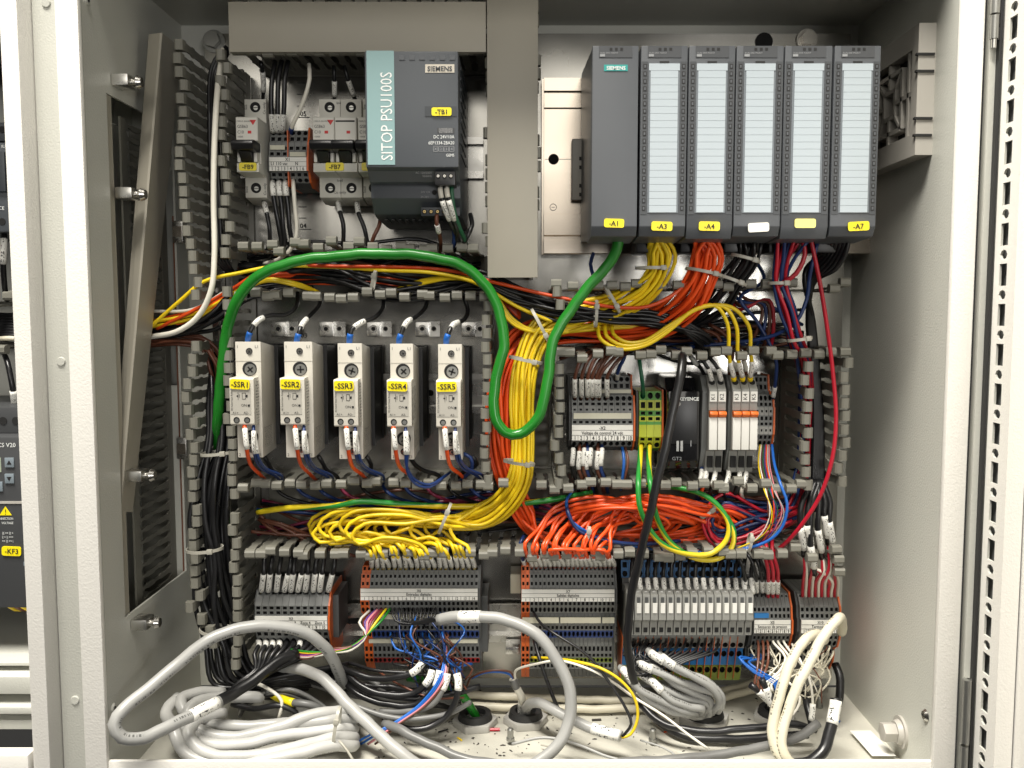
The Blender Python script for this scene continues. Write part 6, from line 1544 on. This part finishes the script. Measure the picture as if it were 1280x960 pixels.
# black cores into the grey cable at the input row
for i in range(13):
    e = 489 + i * 4.6
    wire([(e, 759, 52), (e + 1, 764, 64), (e + (517 - e) * .2, 776 + (i % 3) * 2, 70), (515 + i, 780 - (i % 4), 74), (540, 777 - i * .4, 78), (548, 775, 80)], .9, 'black', 'thin black core fanning out of the grey cable at the input row', group='thin black cores at the input row', sides=6, name='core')
for i in range(9):
    e = 488 + i * 8
    wire([(e, 790, 46), (e + 1, 797, 60), (e + 6, 810 + i % 3 * 3, 66), (520 + i * 2, 818 + (i % 3) * 3, 68), (548, 826 + i % 3, 72), (552, 838, 78)], .9, ('bright_blue', 'black', 'bright_blue')[i % 3], ('bright blue', 'thin black', 'bright blue')[i % 3] + ' core below the digital input row', group='blue and black cores below the input row', sides=6, name='core')
for i in range(6):
    e = 500 + i * 14
    wire([(e, 823, 42), (e + 2, 829, 54), (e + 20, 826 + i % 2 * 4, 62), (556 + i * 3, 836, 70), (575, 856 + i, 76)], .9, ('brown', 'bright_blue')[i % 2], ('brown', 'bright blue')[i % 2] + ' core crossing the lowest input terminals', group='cores across the lowest input terminals', sides=6, name='core')
# black cables with white ends rising at the input row
for i, (pts, m) in enumerate((([(528, 828, 82), (520, 838, 84), (500, 846, 84), (470, 848, 80), (440, 840, 72), (415, 832, 60)], 'black'), ([(540, 838, 82), (535, 852, 86), (518, 866, 86), (480, 868, 84), (450, 856, 78), (430, 840, 66)], 'black'), ([(550, 838, 84), (545, 858, 88), (520, 880, 88), (480, 880, 84), (445, 866, 76), (430, 850, 60)], 'black'),
                             ([(559, 842, 86), (555, 858, 90), (540, 880, 92), (510, 890, 90), (475, 889, 84)], 'dgrey'), ([(571, 842, 86), (573, 860, 90), (566, 885, 92), (545, 905, 94), (520, 912, 96), (500, 908, 92)], 'black'))):
    wire(pts, 2.6, m, ORD[i] + ' white collared cable from the left curving up to the input row', group='black cables with white collars', cat='cable', name='cable', sides=12, sleeves=((0, 13, 'sleeve', .5),))
for i, (m, dx) in enumerate((('bright_blue', 0), ('bright_blue', 3), ('pink', 6), ('brown', 9))):
    wire([(553 + dx * .3, 790 + i * 4, 60), (556 + dx * .4, 815, 72), (548 + dx, 850, 90), (525 + dx, 880, 94), (490 + dx, 905, 100), (460 + dx * 2, 920 + i, 104), (442 + dx * 3, 930, 100)], .95, m, ('bright blue', 'second bright blue', 'pink', 'brown')[i] + ' core trailing loose down to the floor', sides=6, name='core')
# ---- grey loop at the input row
wire([(548, 775, 82), (570, 771, 88), (600, 771, 94), (640, 777, 100), (675, 797, 108), (700, 832, 114), (713, 868, 118), (712, 900, 122), (698, 930, 128), (668, 955, 134), (640, 972, 138)], 4.6, 'grey', 'thick grey cable arching out of the digital input row', cat='cable', name='cable', sides=16, sleeves=((20, 38, 'sleeve', .35),))
# left grey cable with black boot
wire([(430, 858, 60), (420, 832, 84), (405, 808, 96), (380, 790, 104), (345, 783, 110), (300, 785, 118), (262, 800, 128), (222, 830, 140), (185, 862, 156), (155, 886, 170), (143, 905, 176), (152, 922, 176), (180, 922, 170), (215, 906, 156), (250, 889, 138), (275, 877, 124)], 4.6, 'grey', 'thick grey cable looping out past the cabinet rim on the left', cat='cable', name='cable', sides=16, sleeves=((-26, -2, 'sleeve', .3),))
wire([(270, 879, 126), (290, 868, 114), (320, 848, 100), (350, 826, 86), (372, 816, 76)], 4.6, 'black', 'black heat shrink boot joining the Zona cores to the grey cable', cat='boot', name='cable_boot', sides=16)
# white cable across
wire([(345, 838, 60), (375, 836, 76), (400, 846, 88), (425, 870, 98), (455, 900, 110), (490, 932, 124), (520, 955, 132), (545, 972, 138)], 4.6, 'lgrey', 'thick white cable running diagonally down to the cabinet lip', cat='cable', name='cable', sides=16)
wire([(480, 905, 96), (500, 912, 108), (540, 932, 122), (580, 948, 132), (640, 957, 138), (720, 958, 138), (800, 952, 138), (880, 946, 136), (960, 932, 128), (1000, 920, 118), (1022, 905, 110)], 3.6, 'dgrey', 'long dark grey cable lying along the front lip', cat='cable', name='cable', sides=14)
# coil of white cable at lower left
CO = [[(424, 889, 104), (390, 894, 112), (345, 910, 122), (300, 921, 128), (255, 916, 128), (234, 900, 122), (240, 882, 112), (275, 872, 96), (330, 872, 84)],
      [(422, 899, 108), (385, 903, 114), (340, 906, 116), (290, 908, 118), (250, 903, 116), (230, 888, 112), (226, 874, 104), (245, 866, 94), (280, 866, 80)],
      [(424, 911, 112), (390, 915, 118), (345, 921, 126), (305, 930, 134), (265, 931, 136), (243, 920, 132), (232, 906, 126), (238, 893, 118), (262, 886, 104)],
      [(422, 922, 122), (395, 928, 130), (355, 938, 140), (310, 946, 146), (268, 944, 146), (244, 932, 142), (235, 916, 136), (246, 900, 124), (280, 892, 104)],
      [(418, 932, 128), (380, 941, 140), (330, 951, 148), (280, 955, 148), (238, 945, 146), (222, 928, 142), (216, 908, 134), (208, 890, 118), (222, 872, 96)]]
for i, c in enumerate(CO):
    x_, y_, h_ = c[0]
    wire([(372, y_ - 4 - i, h_ - 46), (412, y_ + 1 - i, h_ - 42), (438, y_ - i, h_ - 30), (441, y_, h_ - 12)] + c, 4.6, 'lgrey', ('topmost', 'second', 'third', 'fourth', 'lowest')[i] + ' strand of the coiled white cable in the floor corner', group='coil of thick white cable', cat='cable', name='cable', sides=14)
tie(421, 911, 122, 82, 17, 'long cable tie holding the white cable coil', 9)
wire([(424, 926, 134), (434, 938, 138), (444, 955, 142)], 1.0, 'tie', 'loose tail of the coil cable tie', cat='tie tail', name='tie_tail', sides=6)
for i in range(4):
    wire([(300, 895 - i * 4, 70), (310 + i * 8, 878 - i * 3, 84), (345 + i * 6, 868 - i * 2, 86), (385 + i * 5, 880, 84), (415 + i * 4, 905, 90), (400, 925, 88)], 1.8, ('black', 'dgrey')[i % 2], ('black', 'dark grey')[i % 2] + ' thin cable tangled behind the white coil', group='tangled thin cables behind the coil', cat='cable', name='cable', sides=10)
wire([(330, 862, 70), (352, 874, 90), (372, 879, 98), (392, 882, 98), (408, 893, 92), (416, 906, 84)], 3.0, 'dgrey', 'dark grey cable with a yellow band behind the white coil', cat='cable', name='cable', sides=12, sleeves=((16, 42, 'yellow_tag', .25),))
# dark cables lying at the back of the floor
for i in range(9):
    wire([(335 + i * 14, 835 + i % 3 * 5, 40), (400 + i * 8, 850 + (i % 4) * 6, 60), (470 + i * 3, 858 + (i % 3) * 8, 64), (530 + i * 2, 866 + (i % 4) * 5, 58), (575, 880 + i % 3 * 3, 40)], 2.2 + (i % 3) * .4, ('black', 'black', 'dgrey')[i % 3], ('black', 'deep black', 'dark grey')[i % 3] + ' cable in the tangle under the input row', group='dark cable tangle under the input row', cat='cable', name='cable', sides=10)
wire([FZ(560, 868, 7), FZ(620, 870, 7), FZ(700, 873, 7), FZ(780, 875, 7), FZ(850, 870, 8), FZ(900, 864, 9), FZ(950, 850, 12), (990, 820, 60), (1010, 800, 70)], 3.4, 'cream_wire', 'cream cable lying along the back of the floor, upper one', cat='cable', name='cable', sides=12)
wire([FZ(560, 881, 6), FZ(630, 884, 6), FZ(720, 886, 6), FZ(800, 885, 6), FZ(860, 880, 7), FZ(920, 868, 8), FZ(960, 856, 10)], 3.4, 'cream_wire', 'cream cable lying along the back of the floor, lower one', cat='cable', name='cable', sides=12)
# green cable through its gland, grey cable at the next
wire([(0, 0, 0, G1 + Vector((.002, 0, -.015))), (0, 0, 0, G1 + Vector((.001, 0, .006))), (585, 880, 60), (572, 862, 62), (545, 852, 50), (510, 847, 40)], 3.6, 'green', 'green cable coming up through its floor gland', cat='cable', name='cable', sides=12)
wire([(0, 0, 0, G2 + Vector((0, 0, -.015))), (0, 0, 0, G2 + Vector((0, -.002, .010))), (662, 880, 66), (680, 880, 84), (705, 895, 98), (735, 908, 108), (770, 919, 116), (776, 921, 118)], 4.2, 'grey', 'grey cable bending out of the gland and lying to the right', cat='cable', name='cable', sides=14, sleeves=((-24, -1, 'sleeve', .3),))
wire([(0, 0, 0, G2 + Vector((-.003, .004, -.01))), (0, 0, 0, G2 + Vector((-.003, .003, .012))), (652, 872, 56), (644, 856, 60), (641, 848, 60)], 3.2, 'white', 'white sleeved cable rising from the middle gland', cat='cable', name='cable', sides=12, sleeves=((12, 30), (-9, -1, 'w_dgrey', .2)))
wire([(642, 850, 60), (637, 843, 64), (625, 840, 66), (605, 841, 64), (590, 848, 58)], .9, 'bright_blue', 'thin blue core leaving the white sleeved cable', sides=6); wire([(643, 850, 60), (638, 840, 66), (615, 838, 66), (590, 846, 60), (583, 860, 50)], .9, 'brown', 'thin brown core leaving the white sleeved cable', sides=6, name='core')
wire([(644, 850, 60), (645, 838, 70), (670, 830, 84), (700, 826, 92), (740, 838, 100), (765, 852, 104), (790, 870, 108), (830, 895, 116), (860, 918, 122), (885, 936, 128)], 1.0, 'white', 'long thin white wire crossing in front of the output row', sides=8)
wire([(665, 822, 54), (690, 823, 74), (720, 827, 92), (750, 835, 104), (775, 850, 110), (793, 872, 114), (797, 898, 116), (788, 918, 118), (777, 922, 118)], 1.2, 'yellow', 'thin yellow core bowing down from the output row to the grey cable', sides=8, name='core')
wire([(667, 765, 56), (675, 778, 70), (690, 790, 84), (735, 820, 98), (765, 858, 108), (782, 885, 114), (789, 905, 117), (778, 921, 118)], 1.2, 'black', 'thin black core crossing the output row to the grey cable', sides=8, name='core')
wire([(668, 800, 52), (675, 825, 66), (685, 855, 72), (695, 880, 74), (702, 895, 70)], 1.6, 'black', 'black cable dropping from the output row to the floor', sides=8)
# ---- fuse terminal leads
for i in range(16):
    x = 788 + i * 10
    wire([(x + 4 + (i % 2) * 4, 694, 46), (x + 2, 706, 54), (x + 1, 722, 58), (x + 3, 738, 64), (x + 4, 744, 58)], 1.7, 'black', ORD[i] + ' black sleeved lead from the left above the fuse terminals', group='black leads above the fuse terminals', sleeves=((-19, -6),), name='lead')
for i in range(14):
    x = 792 + i * 8.2
    e = 800 + i * 2.5
    wire([(x, 798, 46), (x - 1, 803, 58), (x - 9 + i * .3, 814, 70), (e - 10 + i * 2.2, 830, 76), (e - 8 + i * 1.6, 838, 78)], 1.2, 'black', 'thin black core below the fuse terminals', group='thin black cores below the fuse terminals', sides=6, name='core')
# grey cable coil above the right gland
coil = [((813, 817), (850, 838), (884, 852), (903, 872), (898, 888)), ((827, 822), (860, 842), (890, 860), (900, 876), (890, 890)), ((799, 828), (836, 846), (868, 858), (893, 868), (902, 884)), ((811, 829), (842, 854), (872, 868), (888, 876), (880, 890)),
        ((800, 842), (832, 862), (862, 874), (885, 880), (886, 892)), ((813, 851), (836, 872), (862, 884), (878, 886), (872, 893)), ((778, 838), (800, 862), (830, 878), (860, 890), (876, 892)), ((787, 850), (806, 872), (836, 888), (858, 893), (868, 896))]
for i, c in enumerate(coil):
    hh = [84, 86, 82, 80, 78, 86, 88, 84][i]
    wire([(c[0][0] - 3, c[0][1] - 4, hh - 12), (c[0][0] + 6, c[0][1] + 4, hh - 4)] + [(p[0], p[1], hh - 3 * j) for j, p in enumerate(c[1:4])] + [(c[4][0], c[4][1], 66), (0, 0, 0, G3 + Vector((.010 * math.cos(i * .8), .010 * math.sin(i * .8), .008))), (0, 0, 0, G3 + Vector((.008 * math.cos(i * .8), .008 * math.sin(i * .8), -.01)))], 3.0, 'grey', ORD[i] + ' grey collared cable of the coil bending into the wide gland', group='grey cables into the wide gland', cat='cable', name='cable', sides=12, sleeves=((4, 17),))
# ---- pressure sensor cores and black ends
for i, (m, x) in enumerate((('brown', 946), ('brown', 952), ('brown', 958), ('white', 966), ('white', 972), ('white', 979), ('bright_blue', 938), ('bright_blue', 941), ('bright_blue', 950))):
    y0 = 800 if m != 'bright_blue' else 818
    tx = 943 + i * 4.2
    bow = {'brown': 2, 'white': 16, 'bright_blue': -14}[m]
    wire([(x, y0, 50), (x + 2, y0 + 5, 62), (x + bow, 822 + i % 3 * 3, 74), ((x + tx) / 2 + bow * .8, 840, 82), (tx, 856, 86), (tx + 2, 864, 88)], 1.1, m, COLN[m] + ' core below the pressure sensor terminals', group='cores below the pressure terminals', sides=6, name='core')
for i, (x, y, ex, ey) in enumerate(((938, 856, 962, 876), (962, 868, 972, 884), (952, 848, 968, 890))):
    wire([(x, y, 86), ((x + ex) / 2, (y + ey) / 2, 86), (ex, ey, 80), (0, 0, 0, G4 + Vector((.004 * (i - 1), 0, .008))), (0, 0, 0, G4 + Vector((.004 * (i - 1), 0, -.01)))], 2.8, 'black', 'black sensor cable end with a white sleeve above its gland', group='black sensor cable ends', cat='cable', name='cable', sides=12, sleeves=((8, 24),))
for i in range(6):
    x = 1008 + i * 6
    wire([(x + 4, 812, 46), (x + 2, 820, 60), (x + 12 - i * 4, 834, 66), (1030 - i * 4, 838 + i * 5, 68), (1012 - i * 3, 858 + i * 3, 66), (1002, 880, 60)], .9, 'cream_wire', 'thin cream core curling below the thermocouple terminals', group='thin cream cores below the last terminals', sides=6, name='core')
wire([(990, 805, 60), (1000, 825, 76), (1012, 850, 86), (1016, 880, 92), (1014, 902, 94)], 1.1, 'white', 'thin white core dropping behind the cream cables', sides=6, sleeves=((-14, -1, 'sleeve', 1.4),), name='core')
# two cream cables in front
wire([(1030, 800, 70), (1020, 793, 92), (1000, 806, 108), (984, 840, 118), (970, 885, 126), (966, 920, 132), (972, 942, 136), (982, 954, 138), (990, 955, 138)], 4.0, 'ivory', 'thick cream cable bowing down in front, inner one of two', cat='cable', name='cable', sides=16)
wire([(1052, 790, 60), (1052, 774, 84), (1044, 776, 104), (1020, 812, 116), (996, 860, 126), (980, 905, 132), (977, 930, 136), (984, 950, 140), (994, 957, 140)], 4.0, 'ivory', 'thick cream cable bowing down in front, outer one of two', cat='cable', name='cable', sides=16)
# black boots at lower right
wire([(990, 957, 140), (1010, 953, 138), (1028, 940, 134), (1036, 918, 128), (1042, 895, 122), (1045, 880, 118), (1045, 872, 116)], 4.4, 'black', 'black heat shrink boot rising beside the cream cables', cat='boot', name='cable_boot', sides=14, sleeves=((-20, -2, 'sleeve', .2),))
wire([(1006, 868, 70), (1010, 884, 84), (1014, 900, 92), (1018, 912, 98)], 3.4, 'black', 'short black cable end behind the cream cables', cat='cable', name='cable', sides=12)
wire([(1020, 912, 104), (990, 905, 106), (940, 910, 108), (880, 914, 106), (830, 905, 96), (800, 880, 80)], 3.0, 'black', 'black cable lying across the floor before the wide gland', cat='cable', name='cable', sides=12)
wire([(1044, 830, 40), (1050, 850, 50), (1048, 880, 56), (1040, 900, 60)], 3.4, 'black', 'black cable standing in the right corner of the floor', cat='cable', name='cable', sides=12)
# ---- neighbouring cabinet wires
for i, (x, ys) in enumerate(((4, 95), (12, 98))):
    wire([(x - 2 - i * 3, 78, 60), (x + 2, 105, 72), (x + 6, 130, 74), (x + 9, 150, 66), (x + 9, 162, 54)], 2.2, 'black', 'black lead above the neighbouring contactor', group='black leads above the contactor', sleeves=((-26, -10),), name='lead')
for i, x in enumerate((5, 27)):
    wire([(x + 1, 285, 80), (x, 300, 90), (x - 1, 330, 86), (x + 1, 360, 76), (x + 4, 375, 60)], 2.2, 'black', 'black lead below the neighbouring contactor', group='black leads below the contactor', sleeves=((14, 34),), name='lead')
    wire([(x - 5, 434, 60), (x + 4, 452, 80), (x + 10, 480, 84), (x + 13, 500, 80), (x + 14, 515, 70)], 2.2, 'black', 'black lead above the neighbouring drive', group='black leads above the drive', sleeves=((-24, -10),), name='lead')
for i in range(9):
    wire([(-10, 392 + i * 4, 40 + i * 3), (10, 394 + i * 3.6, 50 + i * 3), (34, 392 + i * 4, 46 + i * 3)], 1.9, 'black' if i < 8 else 'cream_wire', ('black' if i < 8 else 'cream') + ' wire in the duct of the neighbouring cabinet', group='wires in the neighbouring duct', step=.01)
for i, (m, x) in enumerate((('yellow', 4), ('brown', 12), ('yellow', 20))):
    wire([(x, 706, 112), (x + 1, 722, 122), (x, 745, 122), (x + 8, 758, 118), (x + 22, 762, 108), (x + 34, 752, 96)], 1.6, m, ('yellow', 'brown', 'second yellow')[i] + ' lead curling below the neighbouring drive', sleeves=((8, 26),), name='lead')

for i, (pts, r, m, lb) in enumerate((
    ([(428, 848, 60), (455, 862, 78), (500, 872, 84), (560, 868, 80), (600, 858, 70)], 2.6, 'black', 'black cable arching low under the input row'),
    ([(400, 850, 66), (440, 880, 88), (500, 898, 96), (560, 892, 90), (588, 878, 76)], 2.2, 'dgrey', 'dark grey cable curving to the green gland'),
    ([(436, 828, 60), (470, 838, 76), (520, 842, 80), (556, 850, 78), (575, 868, 70)], 1.4, 'black', 'thin black wire drooping under the input row'),
    ([(468, 836, 60), (500, 856, 80), (540, 872, 88), (580, 872, 80)], .9, 'brown', 'thin brown strand drooping under the input row'),
    ([(640, 930, 110), (680, 922, 112), (720, 930, 116), (760, 946, 126), (800, 955, 132)], 1.2, 'grey', 'thin grey strand lying on the floor near the front'),
    ([(800, 925, 112), (830, 935, 118), (845, 946, 126), (838, 955, 130)], .8, 'grey', 'hair thin grey strand curling on the floor'),
    ([(962, 840, 78), (985, 852, 88), (1000, 872, 94), (992, 892, 96), (975, 900, 96)], 1.0, 'white', 'thin white strand looping behind the cream cables'),
    ([(1030, 828, 60), (1038, 846, 70), (1028, 862, 76), (1010, 872, 78), (1000, 868, 74)], .8, 'cream_wire', 'thin cream strand curling under the last terminals'),
    ([(300, 850, 74), (330, 858, 90), (352, 876, 98), (348, 900, 100)], 1.4, 'white', 'thin white wire dropping behind the coil'),
    ([(290, 880, 90), (318, 886, 96), (350, 882, 98), (372, 894, 98), (362, 912, 100)], 2.4, 'black', 'black cable looping over the coil back'))):
    wire(pts, r, m, lb, cat='wire' if r < 1.6 else 'cable', name='strand' if r < 1.6 else 'cable', sides=8)

# fine tangle in front of the input and output rows
rt = random.Random(77)
for i in range(26):
    x0 = rt.uniform(492, 560); y0 = rt.choice((764, 791, 824)); x1 = rt.uniform(520, 585); y1 = rt.uniform(832, 872)
    m = rt.choice(('black', 'black', 'bright_blue', 'brown', 'blue'))
    wire([(x0, y0, 46), (x0 + rt.uniform(-4, 4), y0 + 6, 64), (x0 * .6 + x1 * .4 + rt.uniform(-22, 22), y0 * .6 + y1 * .4 + rt.uniform(-8, 8), rt.uniform(64, 82)), (x0 * .25 + x1 * .75 + rt.uniform(-16, 16), y0 * .3 + y1 * .7 + rt.uniform(-6, 10), rt.uniform(70, 86)), (x1, y1, 78)], rt.uniform(.5, .85), m, 'thin %s strand in the tangle hanging from the input row' % COLN[m], group='thin strands hanging from the input row', sides=6, name='strand')
for i in range(12):
    x0 = rt.uniform(940, 1040); m = rt.choice(('white', 'white', 'brown', 'cream_wire', 'black'))
    x1 = rt.uniform(950, 1030)
    wire([(x0, 806, 46), (x0 + rt.uniform(-3, 3), 812, 62), (x0 + rt.uniform(-18, 18), 830, rt.uniform(66, 80)), (x1 + rt.uniform(-14, 14), 850, rt.uniform(70, 86)), (x1, rt.uniform(866, 884), 80)], rt.uniform(.45, .8), m, 'thin %s strand hanging below the last two terminal blocks' % COLN[m], group='thin strands below the last terminal blocks', sides=6, name='strand')
for i in range(8):
    x0 = rt.uniform(790, 860)
    wire([(x0, 800, 48), (x0 - 3, 806, 62), (x0 - 14 + rt.uniform(-8, 8), 818, 72), (800 + rt.uniform(-14, 30), 832, 78), (800 + rt.uniform(-14, 24), 846, 80)], .8, 'black', 'loose black strand crossing below the fuse terminals', group='loose black strands below the fuse terminals', sides=6, name='strand')
flush_texts()
